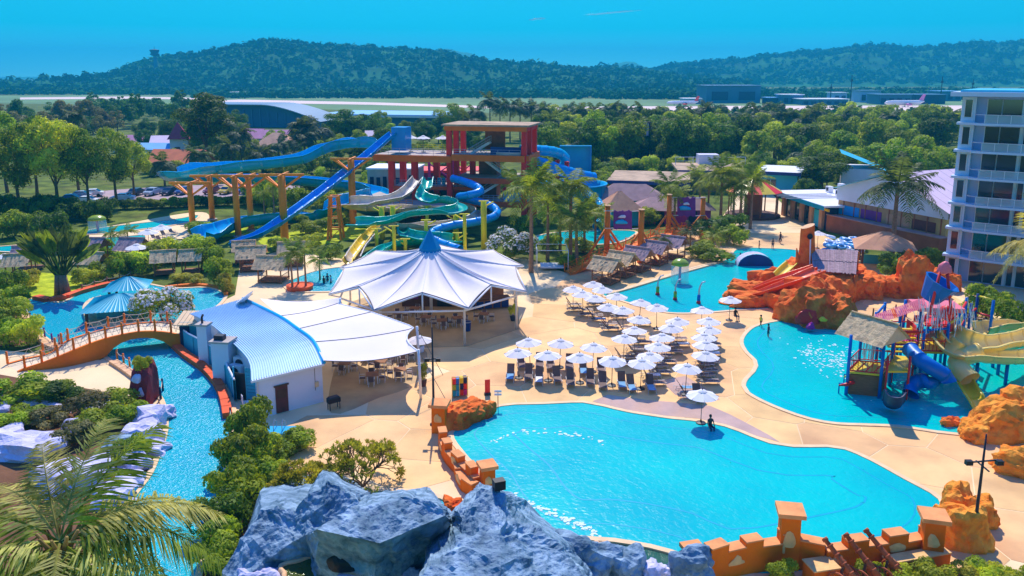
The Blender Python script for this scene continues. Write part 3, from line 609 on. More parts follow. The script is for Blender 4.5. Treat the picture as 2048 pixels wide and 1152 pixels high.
# --- tower (local frame: origin at the front right column; -x along the front, +y to the back)
TZ = R(-13); TO = P(1048, 447); TO.z = 0
tw = thing('slide_tower', 'tall open slide tower with red columns and orange beams behind the tent', 'tower', TO, TZ)
C1, C2, C3, ZR = 3.6, 7.6, 11.4, 16.6      # floor levels
def colm(x, y, z0, z1, w_=0.85, m='red_paint', nm='column'): mb = MB(); mb.box((x, y, (z0 + z1) / 2), (w_, w_, z1 - z0)); return mb.build(nm, m, tw)
for x in (0, -13.2):
    for y in (0, 4.2, 8.6): colm(x, y, 0, ZR - 0.5)
for x, y in ((-24, 0.4), (-20, 1.2), (-17.2, 5), (-24, 6)): colm(x, y, 0, C3 - 0.5, 1.0)
for x, y in ((-9.6, 8), (-10.6, 5.5)): colm(x, y, 0, C3, 0.9)
def slab(nm, x0, x1, y0, y1, z, t, m): mb = MB(); mb.box(((x0 + x1) / 2, (y0 + y1) / 2, z - t / 2), (x1 - x0, y1 - y0, t)); return mb.build(nm, m, tw)
slab('roof', -14.4, 1.0, -0.7, 9.6, ZR + 0.15, 0.3, 'weathered_top')
for a in ((-13.9, 0.5, -0.6, -0.05, ZR - 0.16), (-13.9, 0.5, 8.7, 9.3, ZR - 0.16)): slab('roof_beam', *a, 0.75, 'orange_beam')
for x in (-13.8, -0.2): slab('roof_beam', x, x + 0.55, -0.03, 8.68, ZR - 0.2, 0.7, 'red_paint')
slab('platform', -26.5, -13.0, -0.8, 8.5, C3, 0.25, 'concrete'); slab('platform', -12.98, 0.3, -0.4, 9, C3 + 0.02, 0.3, 'concrete')
for a in ((-26.9, -12.6, -1.15, -0.82, C3 - 0.05, 1.1), (-12.58, 0.2, -1.0, -0.45, C3 + 0.25, 1.05)): slab('platform_beam', *a[:5], a[5], 'orange_beam')
slab('platform_beam', 0.45, 0.9, -0.4, 9, C3 + 0.2, 0.9, 'orange_beam')
for z in (C1, C2): slab('floor', -12.6, 0.3, 0.0, 9, z, 0.3, 'concrete'); slab('floor_beam', -12.6, 0.2, -0.5, -0.02, z + 0.05, 0.9, 'terracotta'); slab('floor_beam', 0.45, 0.85, 0, 9, z + 0.1, 0.8, 'terracotta')
slab('floor', -30, -12.62, -6, 9, C1 - 0.3, 0.3, 'concrete'); slab('floor_beam', -30, -12.7, -6.5, -6.02, C1 - 0.25, 0.7, 'terracotta')
slab('stair_core', -9.3, -6.2, 5.2, 8.4, C3 - 0.35, C3 - 0.4, 'brown_stone'); slab('back_wall', -8.4, -4.8, 6.0, 6.4, ZR - 0.6, 4.2, 'brown_stone'); slab('counter', -6.2, -0.6, 1.2, 1.6, C3 + 1.5, 1.4, 'dark_blue')
slab('ledge', -4.8, -0.6, -0.35, 0.2, C3 + 0.75, 0.5, 'concrete')
def stair(x0, y0, z0, x1, y1, z1, wd=1.3):
    n = int((z1 - z0) / 0.26); r_ = None
    mb = MB(); s = Vector((0, wd / 2, 0))
    mb.bar(Vector((x0, y0, z0 - 0.1)) - s, Vector((x1, y1, z1 - 0.1)) - s, 0.12, 0.4); mb.bar(Vector((x0, y0, z0 - 0.1)) + s, Vector((x1, y1, z1 - 0.1)) + s, 0.12, 0.4)
    st = mb.build('staircase', 'white_paint', tw)
    for i in range(n):
        t = (i + 0.5) / n; mb = MB(); mb.box((x0 + (x1 - x0) * t, y0 + (y1 - y0) * t, z0 + (z1 - z0) * t), (abs(x1 - x0) / n * 1.05, wd * 0.92, 0.12)); mb.build('stair_step', 'white_paint', st)
    mb = MB(); u = Vector((0, 0, 1.0))
    for sd in (-s, s):
        a, b = Vector((x0, y0, z0)) + sd, Vector((x1, y1, z1)) + sd; mb.tube([a + u, b + u], 0.045, 5); mb.tube([a + u * 0.5, b + u * 0.5], 0.03, 5)
        for k in range(6): q = a.lerp(b, k / 5); mb.tube([q, q + u], 0.03, 5)
    mb.build('handrail', 'steel', st)
stair(-9.8, 1.2, C1, -3.4, 1.2, C2); stair(-3.2, 2.6, C2, -8.6, 2.6, C3); stair(-7.0, 1.0, 0.1, -2.5, 1.0, C1 - 0.3); stair(-10.5, 3.4, C3, -6.8, 3.4, C3 + 2.2)
def rail(a, b, z, m='steel', h=1.1, n=6, root=None):
    mb = MB(); a = Vector((a[0], a[1], z)); b = Vector((b[0], b[1], z)); u = Vector((0, 0, 1))
    for k in (1.0, 0.66, 0.33): mb.tube([a + u * h * k, b + u * h * k], 0.035, 5)
    for k in range(n + 1): q = a.lerp(b, k / n); mb.tube([q, q + u * h], 0.035, 5)
    mb.build('railing', m, root or tw)
rail((-26.2, -0.7), (-13.8, -0.7), C3); rail((-26.2, 8.3), (-13.5, 8.3), C3, 'yellow_paint'); rail((-12.4, -0.2), (-0.6, -0.2), C3 + 0.02); rail((-9, -0.2), (-3.5, -0.2), C1); rail((0.3, 0.5), (0.3, 8), C2, 'yellow_paint'); rail((0.3, 0.5), (0.3, 8), C1)
rail((-29.5, -5.8), (-18, -5.8), C1 - 0.3, 'orange_paint', 1.1, 10)
for i, (x, z) in enumerate(((-3.6, C2), (-2.2, C2), (-3.2, C2 - 1.6))): 
    mb = MB(); mb.lathe([(0.1, 0), (0.62, 0.25), (0.75, 0.8), (0.62, 1.35), (0.1, 1.6)], 12, (x, 1.0, z + 0.05)); mb.build('yellow_barrel', 'slide_yellow', tw, True)
mb = MB(); mb.box((-2.2, 0.9, C1 + 0.9), (3.2, 0.5, 1.6)); mb.build('blue_panel', 'slide_blue', tw); mb = MB(); mb.box((-3.9, 1.9, C1 + 1.2), (0.2, 2, 2.2)); mb.build('red_panel', 'red_paint', tw)
# painted block and back buildings under the deck
bk = thing('mural_building', 'pale building with dark teal mural behind the tower legs', 'building', P(784, 408), R(-6))
mb = MB(); mb.box((0, 4, 3.4), (9.6, 8, 6.8)); mb.build('wall', 'concrete', bk); mb = MB(); mb.box((0, 4, 6.95), (10, 8.4, 0.3)); mb.build('roof', 'white_paint', bk)
random.seed(4)
for i in range(7):
    mb = MB(); mb.box((-3.9 + i * 1.3, -0.04, 4.2 + random.uniform(-.3, .3)), (0.75, 0.06, 2.6)); mb.build('window', 'navy', bk)
mb = MB(); mb.box((0, -0.03, 2.2), (9.0, 0.05, 1.0)); mb.build('mural_band', 'teal_paint', bk); mb = MB(); mb.box((2.5, -0.05, 0.9), (3, 0.08, 1.8)); mb.build('door', 'navy', bk)
bk2 = thing('magenta_shed', 'low red and magenta roofed ride shed seen through the tower legs', 'building', P(880, 392), 0)
mb = MB(); mb.box((0, 3, 2.5), (15, 6, 5)); mb.build('wall', 'purple_paint', bk2); mb = MB(); mb.box((0, 2.6, 5.3), (16.4, 8, 0.5)); mb.build('roof', 'red_paint', bk2)
for i in range(4): mb = MB(); mb.box((-5.5 + i * 3.6, -0.05, 2.2), (1.6, 0.1, 2.4)); mb.build('window', ['teal_paint', 'slide_yellow', 'magenta_paint', 'dark_blue'][i], bk2)
tcol_ = thing('lattice_screen', 'magenta steel lattice frame between the red tower legs', 'frame', P(862, 408), 0)
mb = MB(); 
for x in (-0.2, 4.6, 8.4): mb.bar((x, 0, 0), (x, 0, 8.6), 0.5)
for a, b in (((-0.2, 0, 8), (4.6, 0, 4.6)), ((4.6, 0, 8.2), (8.4, 0, 5)), ((-.2, 0, 5), (4.6, 0, 8.2)), ((4.6, 0, 5), (8.4, 0, 8.2)), ((-.2, 0, 5), (8.4, 0, 4.8))): mb.bar(a, b, 0.22)
mb.build('lattice', 'magenta_paint', tcol_)
# --- slides
s1 = slide('speed_slide', 'long straight deep blue speed slide running from tower to the ground', pts_of([(790, 272, 142), (770, 288, 140.5), (735, 318, 137), (690, 354, 132), (640, 393, 126.5), (590, 430, 121), (545, 461, 117), (515, 478, 115.5), (490, 487, 114.5), (462, 496, 114)]), 'slide_deep', 'u', 2.0, 0.85, 3.2, 0, 0.8)
mb = MB(); a = PY(792, 290, 142.6); mb.box((a.x + 1.0, a.y, a.z + 1.2), (2.6, 3.0, 4.0), TZ); mb.build('start_box', 'slide_deep', s1, False, True)
raft = [(760, 291, 150), (735, 287, 150), (700, 287, 149), (665, 294, 148), (640, 303, 147), (610, 317, 146), (560, 326, 145), (490, 333, 144), (430, 339, 143), (375, 344, 143), (345, 348, 146), (345, 351, 151), (380, 354, 155), (450, 357, 157), (540, 360, 157), (620, 364, 156), (690, 372, 154), (735, 379, 151), (756, 388, 146), (748, 395, 141), (715, 401, 138), (675, 411, 136), (655, 424, 136), (640, 436, 136), (590, 438, 134), (530, 441, 131), (480, 448, 127), (445, 461, 123), (420, 470, 120), (400, 476, 118.5)]
s2 = slide('raft_slide', 'wide light blue raft slide winding left on orange supports', pts_of([(x, y + 9, Y) for x, y, Y in raft]), 'slide_blue', 'u', 3.6, 1.75, 3.4, 0.9, 0.8, 0.035)
mb = MB()
SUPPORTS = [(386, 456, 366), (425, 440, 352), (477, 474, 352), (503, 462, 352), (570, 483, 350), (707, 452, 318), (642, 470, 400), (432, 436, 358)]
for i, (x, yb, yt) in enumerate(SUPPORTS[:6]):
    g = P(x, yb); xt = x - (yb - yt) * 0.0; z = ZT(g, yt); xt = proj((g.x, g.y, z))[0]
    r_ = thing('slide_support', ['orange column under the left end of the raft slide', 'thin orange column behind the left raft slide bend', 'orange column in front of the raised raft slide', 'right of the twin orange columns near the parked cars', 'thick orange column beside the speed slide', 'orange column crossing behind the speed slide'][i], 'column', g, 0, 'orange slide supports')
    mb = MB(); rr = 0.62 if i in (4, 5) else 0.5; mb.tube([(0, 0, -0.1), (0, 0, z)], [rr, rr * 0.9], 12); mb.build('column', 'orange_paint', r_, True)
    for dx in (-1, 1):
        for yy in (0, 1.6): mb = MB(); mb.bar((0, 0, z - 2.2), (dx * 3.0, yy, z - 0.05), 0.24); mb.build('brace', 'orange_paint', r_)
    mb = MB(); mb.bar((-3.4, 0, z), (3.4, 0.2, z), 0.3, 0.36); mb.build('arm', 'orange_paint', r_); mb = MB(); mb.bar((0, -1.6, z - 0.02), (0.1, 3.4, z - 0.02), 0.3, 0.3); mb.build('arm', 'orange_paint', r_)
    mb = MB(); mb.lathe([(rr + 0.35, 0), (rr + 0.35, 0.25), (rr, 0.3)], 12, (0, 0, 0)); mb.build('footing', 'concrete', r_)
g = P(672, 478); r_ = thing('slide_support', 'four legged orange lattice trestle under the speed slide', 'column', g, 0, 'orange slide supports'); z = ZT(g, 392)
for dx in (-0.8, 0.8):
    for dy in (-0.8, 0.8): mb = MB(); mb.bar((dx * 1.3, dy * 1.3, 0), (dx * 0.7, dy * 0.7, z), 0.28); mb.build('leg', 'orange_paint', r_)
for k in range(1, 5): mb = MB(); q = z * k / 4; mb.bar((-0.9, -0.9, q), (0.9, -0.9, q), 0.18); mb.bar((-0.9, 0.9, q), (0.9, 0.9, q), 0.18); mb.bar((-0.95, -0.95, q - z / 4), (0.9, -0.9, q), 0.12); mb.build('brace', 'orange_paint', r_)
# the cluster of body slides in front of the tower
slide('body_slide', 'white body slide with a wide open chute curling left under the tower', pts_of([(838, 362, 134), (826, 376, 132), (812, 390, 130), (790, 402, 128), (755, 408, 126), (720, 409, 125), (698, 411, 126.5), (705, 417, 130), (740, 422, 131), (800, 424, 130), (870, 424, 130), (930, 424, 129), (955, 432, 126), (945, 446, 123), (910, 455, 121), (860, 459, 119.5), (810, 460, 118.5), (770, 462, 117), (745, 475, 114), (722, 500, 109.5), (706, 526, 105)]), 'slide_white', 'u', 2.0, 0.9, 2.4, 1.6, 0.5)
slide('body_slide', 'turquoise green body slide looping over the white one', pts_of([(857, 362, 132), (852, 380, 129), (846, 395, 127), (860, 404, 125.5), (893, 407, 125), (915, 413, 123.5), (918, 421, 121), (900, 427, 119.5), (860, 430, 118.5), (820, 434, 117.5), (790, 444, 116.5), (760, 449, 115.5), (725, 450, 115), (708, 452, 116.5), (730, 456, 119), (775, 456, 119.5), (800, 462, 117.5), (815, 474, 114.5), (845, 480, 112.5), (885, 482, 112), (908, 486, 113.5), (895, 491, 115.5), (840, 490, 115), (795, 494, 112), (765, 506, 108.5), (738, 527, 104.8)]), 'slide_teal', 'u', 1.7, 0.8, 2.4, 1.6, 0.5)
slide('tube_slide', 'blue enclosed tube slide swinging out right past the yellow posts', pts_of([(905, 364, 133), (930, 371, 131), (955, 382, 129), (960, 391, 126.5), (940, 398, 126), (918, 402, 128), (940, 407, 129), (975, 416, 127), (994, 430, 124), (984, 443, 121), (950, 452, 119), (905, 459, 117.5), (872, 469, 115.5), (862, 482, 113), (880, 494, 111), (920, 508, 108.5)]), 'slide_deep', 'o', 1.25, 0.6, 1.8, 0, 0.45, 0.07)
slide('body_slide', 'yellow body slide chute ending left of the tent', pts_of([(775, 452, 119), (755, 462, 116.5), (735, 478, 113), (715, 504, 108.5), (697, 529, 104.5)]), 'slide_yellow', 'u', 1.5, 0.75, 2.0, 0.5, 0.5)
for i, (x, yb, yt) in enumerate([(968, 500, 402), (930, 508, 428), (853, 500, 440), (789, 514, 452), (754, 505, 458), (765, 478, 414), (787, 476, 412), (912, 478, 430), (895, 500, 479), (811, 507, 478), (915, 502, 466), (855, 470, 412)]):
    g = P(x, yb); z = ZT(g, yt); r_ = thing('slide_post', '', 'post', g, 0, 'yellow slide posts')
    r_['label'] = ['tall thick yellow post on the right of the slide cluster', 'yellow post with bent arm beside the tube slide', 'yellow post rising behind the tent tip', 'thin yellow post in front of the turquoise slide', 'yellow post left of the turquoise slide end', 'stout yellow post under the white chute', 'second stout yellow post under the white chute', 'yellow post under the turquoise bend', 'short yellow post right of the tent tip', 'short yellow post left of the tent tip', 'shaded yellow post under the tube slide', 'yellow post behind the white slide loop'][i]
    mb = MB(); rr = 0.42 if i in (0, 5, 6, 7) else 0.26; mb.tube([(0, 0, -0.1), (0, 0, z)], rr, 10); mb.build('post', 'yellow_paint', r_, True)
    mb = MB(); s_ = -1 if i % 2 else 1; mb.bar((0, 0, z - 0.9), (s_ * 1.4, 0.4, z - 0.15), 0.16); mb.build('arm', 'yellow_paint', r_); mb = MB(); mb.bar((-0.7, 0, z), (0.7, 0.1, z), 0.2, 0.14); mb.build('cap', 'yellow_paint', r_)
lp = thing('launch_platform', 'slide launch platform with lockers and planters below the tower deck', 'platform', P(870, 440), R(-6))
mb = MB(); mb.box((0, 4, 5.6), (15, 6, 0.35)); mb.build('floor', 'concrete', lp); 
for x in (-7, -2.4, 2.4, 7):
    for y in (1.3, 6.7): mb = MB(); mb.box((x, y, 2.7), (0.5, 0.5, 5.4)); mb.build('leg', 'terracotta', lp)
mb = MB(); mb.box((0, 0.95, 5.5), (15.2, 0.12, 0.6)); mb.build('edge_beam', 'terracotta', lp)
for i in range(6): mb = MB(); mb.box((-2.6 + i * 0.9, 3.4 + (i % 2) * 0.6, 6.4), (0.6, 0.6, 1.2)); mb.build('locker', ['slide_blue', 'teal_paint', 'dark_blue'][i % 3], lp)
rail((-7.3, 1.1), (7.3, 1.1), 5.75, 'steel', 1.1, 12, lp)
lob = MB(); lob.box((0, 6.9, 2.6), (15, 0.3, 5.2)); lob.build('wall', 'dark_blue', lp)
for nm, x, y, z, m in (('spring_toy', 790, 388, 0, 'dark_metal'),):
    mb = MB(); q = PY(x + 15, 360, 133.5)
    hel = [Vector((q.x + 0.5 * math.cos(t * 0.7), q.y + 0.5 * math.sin(t * 0.7), q.z - 0.3 + t * 0.035)) for t in range(46)]
# slide bowl, panel and tubes right of the tower
bc = P(1150, 432); bc.y += 6; bw = thing('slide_bowl', 'large round blue bowl slide right of the tower', 'water slide', bc)
zb = ZT(bc, 375); r0 = 65 / F * (bc.y + 4)
mb = MB(); pr = [(0.9, -4.2), (r0 * 0.5, -3.9), (r0 * 0.85, -2.8), (r0 * 0.98, -1.4), (r0, 0.7), (r0 + 0.25, 0.7), (r0 + 0.25, 0.9), (r0 - 0.12, 0.9), (r0 - 0.14, -1.2), (r0 * 0.82, -2.5), (r0 * 0.48, -3.6), (0.9, -3.9)]
mb.lathe([(a, zb + b) for a, b in pr], 40); mb.build('bowl', 'slide_blue', bw, True)
for k in range(10):
    a = k * math.pi / 5; mb = MB(); mb.tube([((r0 + .04) * math.cos(a), (r0 + .04) * math.sin(a), zb + 0.7), ((r0 * 0.99 + .04) * math.cos(a), (r0 * .99 + .04) * math.sin(a), zb - 1.4), ((r0 * 0.86 + .04) * math.cos(a), (r0 * 0.86 + .04) * math.sin(a), zb - 2.85)], 0.07, 5); mb.build('seam', 'slide_deep', bw)
for k in range(6): a = k * math.pi / 3; mb = MB(); mb.bar((r0 * 0.8 * math.cos(a), r0 * 0.8 * math.sin(a), 0), (r0 * 0.86 * math.cos(a), r0 * 0.86 * math.sin(a), zb - 2.6), 0.4); mb.build('leg', 'dark_blue', bw)
Yb = bc.y
slide('tube_slide', 'pale blue enclosed tube leaving the tower at the upper right', pts_of([(1040, 311, Yb - 3), (1070, 311, Yb - 2), (1100, 313, Yb), (1122, 320, Yb + 2), (1128, 334, Yb + 3), (1122, 350, Yb + 3)]), 'slide_blue', 'o', 1.9, 0.7, 1.9, 0, 0.5, 0.06)
slide('tube_slide', 'blue tube running down from the tower into the bowl', pts_of([(1045, 328, Yb - 4), (1080, 338, Yb - 3), (1115, 350, Yb - 1), (1150, 360, Yb + 1), (1185, 367, Yb + 3)]), 'slide_deep', 'o', 2.1, 0.8, 2.2, 0, 0.6, 0.05)
slide('open_slide', 'blue slide leaving the bowl towards the plunge pool', pts_of([(1165, 392, Yb - 4), (1185, 405, Yb - 8), (1200, 420, Yb - 12), (1212, 440, Yb - 17), (1195, 462, Yb - 22)]), 'slide_blue', 'o', 1.6, 0.75, 2.0, 0.8, 0.6)
pn = P(1171, 418); pn.y += 26; pl = thing('slide_wall', 'tall flat light blue slide wall standing behind the bowl', 'slide wall', pn, R(-3))
zt = ZT(pn, 294); z0_ = 0; wd_ = 57 / F * (pn.y + 5)
mb = MB(); mb.box((0, 0.3, zt / 2), (wd_, 0.5, zt)); mb.build('panel', 'slide_blue', pl)
for s_ in (-1, 1): mb = MB(); mb.box((s_ * (wd_ / 2 + 0.12), -0.1, zt / 2 + 0.1), (0.26, 1.4, zt)); mb.build('side_rim', 'slide_deep', pl)
mb = MB(); mb.box((0, -0.05, zt + 0.2), (wd_ + 0.5, 1.0, 0.3)); mb.build('top_rim', 'slide_blue', pl)
for i, (x, yt, yb) in enumerate([(1114, 322, 420), (1132, 325, 420)]):
    g = P(x, yb); r_ = thing('red_post', ['red post before the tube slide', 'shorter red post left of the bowl'][i], 'post', g); mb = MB(); z = ZT(g, yt); mb.tube([(0, 0, 0), (0, 0, z)], 0.42, 10); mb.build('post', 'red_paint', r_, True); mb = MB(); mb.tube([(0, 0, z), (0, 0, z + 0.2)], [0.55, 0.4], 10); mb.build('cap', 'red_paint', r_)
# ================================================================== big tent, awning, service building
mk('fabric', S(248, 238, 232), 0.7, 0.03, 0.3, 0.05, 3, 0.2, translu=0.15, wear=S(244, 232, 234) + (0.3,)); mk('fabric_blue', S(0, 140, 190), 0.6, 0.1, 0.6, translu=0.2)
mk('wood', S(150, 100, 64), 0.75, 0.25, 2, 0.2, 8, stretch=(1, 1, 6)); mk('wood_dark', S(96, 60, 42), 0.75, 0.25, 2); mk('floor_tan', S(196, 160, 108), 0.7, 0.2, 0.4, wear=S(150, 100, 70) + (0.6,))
mk('roof_metal', S(186, 218, 240), 0.55, 0.10, 0.25, spec=0.3, wear=S(150, 196, 226) + (0.5,)); mk('wall_white', S(232, 226, 232), 0.8, 0.06, 0.4, 0.1, 6, wear=S(196, 190, 204) + (0.35,)); mk('wall_teal', S(70, 180, 196), 0.7, 0.12, 0.6, wear=S(40, 140, 170) + (0.4,))
mk('door_brown', S(110, 52, 46), 0.6, 0.2, 2); mk('black', S(24, 24, 30), 0.5, 0.2, 2); mk('chair_white', S(236, 232, 232), 0.5, 0.05, 2); mk('sling', S(112, 88, 84), 0.7, 0.15, 3, rnd=0.2); mk('towel', S(120, 170, 210), 0.9, 0.1, 3)
mk('umbrella', S(248, 242, 236), 0.8, 0.05, 0.8, 0, 1, 0.1, translu=0.15, rnd=0.03, wear=S(226, 214, 210) + (0.35,)); mk('pole', S(120, 112, 108), 0.5, 0.1, 3, metal=0.3); mk('lounger_frame', S(205, 198, 192), 0.5, 0.1, 3, metal=0.3)
ZTIP = 4.0
tips = [(748, 620), (937, 616), (1053, 583), (1047, 531), (953, 504), (798, 505), (681, 535), (658, 588)]
TP = [P(x, y, ZTIP) for x, y in tips]; TC = sum(TP, Vector()) / 8; tc = Vector((TC.x, TC.y, 0))
ten = thing('restaurant_tent', 'large white star shaped tensile tent with blue peak cap', 'tent', tc)
ap = Vector((TC.x, TC.y, ZT(tc, 500)))            # fabric ring below the cap
rows = []; N = 16
for k in range(8):                                 # each gore is its own panel of cloth
    a, b = TP[k], TP[(k + 1) % 8]
    mid = (a + b) / 2; mid = mid + (tc - Vector((mid.x, mid.y, 0))) * 0.10; mid.z = ZTIP + 1.25
    n = 12; rim = []
    for i in range(n + 1):
        t = i / n; p = (a.lerp(mid, t * 2) if t < .5 else mid.lerp(b, t * 2 - 1)); s_ = abs(math.sin(2 * math.pi * t)); p = p + (tc - Vector((p.x, p.y, 0))) * 0.025 * s_; rim.append(p)
    g = []
    for j in range(15):
        t = j / 14; row = []
        for i in range(n + 1):
            ang = math.atan2(rim[i].y - tc.y, rim[i].x - tc.x); top = ap + Vector((math.cos(ang) * 1.0, math.sin(ang) * 1.0, 0)); p = top.lerp(rim[i], t)
            p.z = rim[i].z + (ap.z - rim[i].z) * ((1 - t) ** 2.25) + 0.6 * math.sin(math.pi * t) * (0.5 - abs(math.sin(2 * math.pi * i / n))) ; row.append(p)
        g.append(row)
    mb = MB(); mb.grid(g); cl = mb.build('cloth_panel', 'fabric', ten, True, True)
    mb = MB(); mb.tube([v + Vector((0, 0, 0.03)) for v in [r_[0] for r_ in g]], 0.06, 5, False); mb.tube([v + Vector((0, 0, 0.03)) for v in [r_[6] for r_ in g]], 0.035, 5, False); mb.build('seam', 'chair_white', cl, False, False).matrix_world
    for v in cl.children: 
        for w_ in v.data.vertices: w_.co = w_.co - tc
    mb = MB(); mb.tube([v - tc for v in g[-1]], 0.06, 5, False); mb.build('edge_rope', 'pole', cl)
    mb = MB(); A, B, Mi = a + Vector((0, 0, -0.1)), b + Vector((0, 0, -0.1)), mid + Vector((0, 0, -0.12))
    ca, cb_ = tc.lerp(Vector((a.x, a.y, 0)), 0.9), tc.lerp(Vector((b.x, b.y, 0)), 0.9)
    mb.tube([A, Mi], 0.09, 6); mb.tube([Mi, B], 0.09, 6); mb.tube([ca + Vector((0, 0, 3.4)), cb_ + Vector((0, 0, 3.4))], 0.1, 6); mm_ = (ca + cb_) / 2; mb.tube([mm_ + Vector((0, 0, 3.4)), Mi], 0.08, 6); mb.build('truss', 'white_paint', ten, True, True)
    mb = MB(); mb.tube([ca, ca + Vector((0, 0, 3.5)), A], [0.12, 0.11, 0.06], 8); mb.build('column', 'white_paint', ten, True, True)
mb = MB(); cz = ap.z
mb.lathe([(1.12, cz + 0.05), (1.16, cz + 0.25), (0.02, cz + 2.25)], 8, tc); mb.build('cap', 'fabric_blue', ten, False, True)
mb = MB(); rr = []
for i in range(17):
    a = i * 2 * math.pi / 16; d = -0.9 if i % 4 == 2 else -0.15 - 0.4 * (i % 2); rr.append(((tc.x + math.cos(a) * 1.1, tc.y + math.sin(a) * 1.1, cz + 0.1), (tc.x + math.cos(a) * (1.2 - d * .4), tc.y + math.sin(a) * (1.2 - d * .4), cz + d * 1.15)))
mb.grid([[p[0] for p in rr], [p[1] for p in rr]]); mb.build('cap_skirt', 'fabric_blue', ten, False, True)
mb = MB(); mb.tube([tc, tc + Vector((0, 0, cz + 1))], 0.16, 8); mb.build('mast', 'white_paint', ten, True, True)
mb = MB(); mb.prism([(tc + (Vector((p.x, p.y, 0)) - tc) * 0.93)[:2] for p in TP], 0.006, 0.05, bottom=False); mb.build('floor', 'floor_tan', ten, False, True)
# bar counter and kitchen block inside
kb = thing('bar_counter', 'timber bar counter with dark panelling under the big tent', 'bar', P(985, 628), R(18))
mb = MB(); mb.box((0, 2, 0.65), (4.6, 0.9, 1.1)); mb.build('counter', 'wood', kb); mb = MB(); mb.box((0, 2, 1.24), (5, 1.2, 0.08)); mb.build('counter_top', 'wood_dark', kb); mb = MB(); mb.box((0, 4.2, 1.4), (5, 0.4, 2.6)); mb.build('back_shelf', 'wood', kb)
for i in range(5): mb = MB(); mb.box((-1.9 + i * 0.95, 1.52, 0.6), (0.8, 0.05, 0.8)); mb.build('panel', 'dark_blue', kb)
kb2 = thing('kitchen_block', 'dark kitchen block in the shade at the tent centre', 'kitchen', tc + Vector((0, 3.0, 0)), 0)
mb = MB(); mb.box((0, 1.2, 1.3), (7, 3, 2.5)); mb.build('wall', 'wood_dark', kb2); mb = MB(); mb.box((-2.4, -0.4, 1.5), (1.4, 0.1, 1.1)); mb.build('hatch', 'purple_paint', kb2); mb = MB(); mb.box((1.2, -0.4, 1.2), (1.6, 0.1, 2.2)); mb.build('door', 'black', kb2); mb = MB(); mb.box((0, 1.2, 2.62), (7.4, 3.4, 0.12)); mb.build('roof', 'black', kb2)
# tables and chairs
def mk_chair():
    t = thing('dining_chair', 'x', 'chair')
    for a in (-0.22, 0.22):
        for b in (-0.22, 0.22): mb = MB(); mb.tube([(a, b, 0), (a, b, 0.45 if b < 0 else 0.88)], 0.022, 5); mb.build('leg', 'chair_white', t)
    mb = MB(); mb.box((0, 0, 0.46), (0.5, 0.5, 0.05)); mb.build('seat', 'sling', t); mb = MB(); mb.box((0, 0.22, 0.72), (0.46, 0.04, 0.36)); mb.build('backrest', 'sling', t)
    for a in (-0.24, 0.24): mb = MB(); mb.box((a, 0, 0.66), (0.04, 0.46, 0.03)); mb.build('armrest', 'chair_white', t)
    return t
def mk_table():
    t = thing('dining_table', 'x', 'table'); mb = MB(); mb.box((0, 0, 0.74), (1.0, 1.0, 0.05)); mb.build('table_top', 'wood', t)
    for a in (-0.42, 0.42):
        for b in (-0.42, 0.42): mb = MB(); mb.box((a, b, 0.36), (0.07, 0.07, 0.72)); mb.build('leg', 'chair_white', t)
    return t
ch0, tb0 = mk_chair(), mk_table(); first = [True, True]
TABLES = [(715, 662, 8, 'at left front of big tent'), (702, 642, -12, 'by the left tent column'), (718, 690, 30, 'between big tent and awning'), (742, 660, 20, 'beside the dark tent column'), (884, 655, 8, 'at the front of the big tent floor'), (852, 648, -10, 'left of the front tent table'), (968, 642, -6, 'near the tent bar'), (915, 650, 15, 'behind the round bin in the tent'), (795, 640, 10, 'in the middle shade of the big tent'), (830, 630, -8, 'far inside the big tent'),
          (745, 765, 12, 'nearest under the white awning'), (762, 738, -8, 'second from front under awning'), (800, 755, 6, 'near the awning mast'), (735, 718, 0, 'at the awning back edge'), (805, 722, 10, 'at the awning right edge'), (690, 742, 0, 'beside the wall under the awning')]
for i, (x, y, a, lb) in enumerate(TABLES):
    g = P(x, y); g.z = 0.05 if i < 10 else 0.015; rz = R(a)
    if first[0]: tb0.location = g; tb0.rotation_euler.z = rz; tb0['label'] = 'square wooden dining table ' + lb; tb0['group'] = 'dining tables'; first[0] = False
    else: dup(tb0, g, rz, 'square wooden dining table ' + lb, 'dining tables')
    for k, sd_ in enumerate(('near side', 'right side', 'far side', 'left side')):
        ang = rz + k * math.pi / 2 + random.uniform(-.15, .15); off = Matrix.Rotation(ang, 3, 'Z') @ Vector((0, -0.82, 0)); l = 'white chair on %s of table %s' % (sd_, lb)
        if first[1]: ch0.location = g + off; ch0.rotation_euler.z = ang + math.pi; ch0['label'] = l; ch0['group'] = 'dining chairs'; first[1] = False
        else: dup(ch0, g + off, ang + math.pi, l, 'dining chairs')
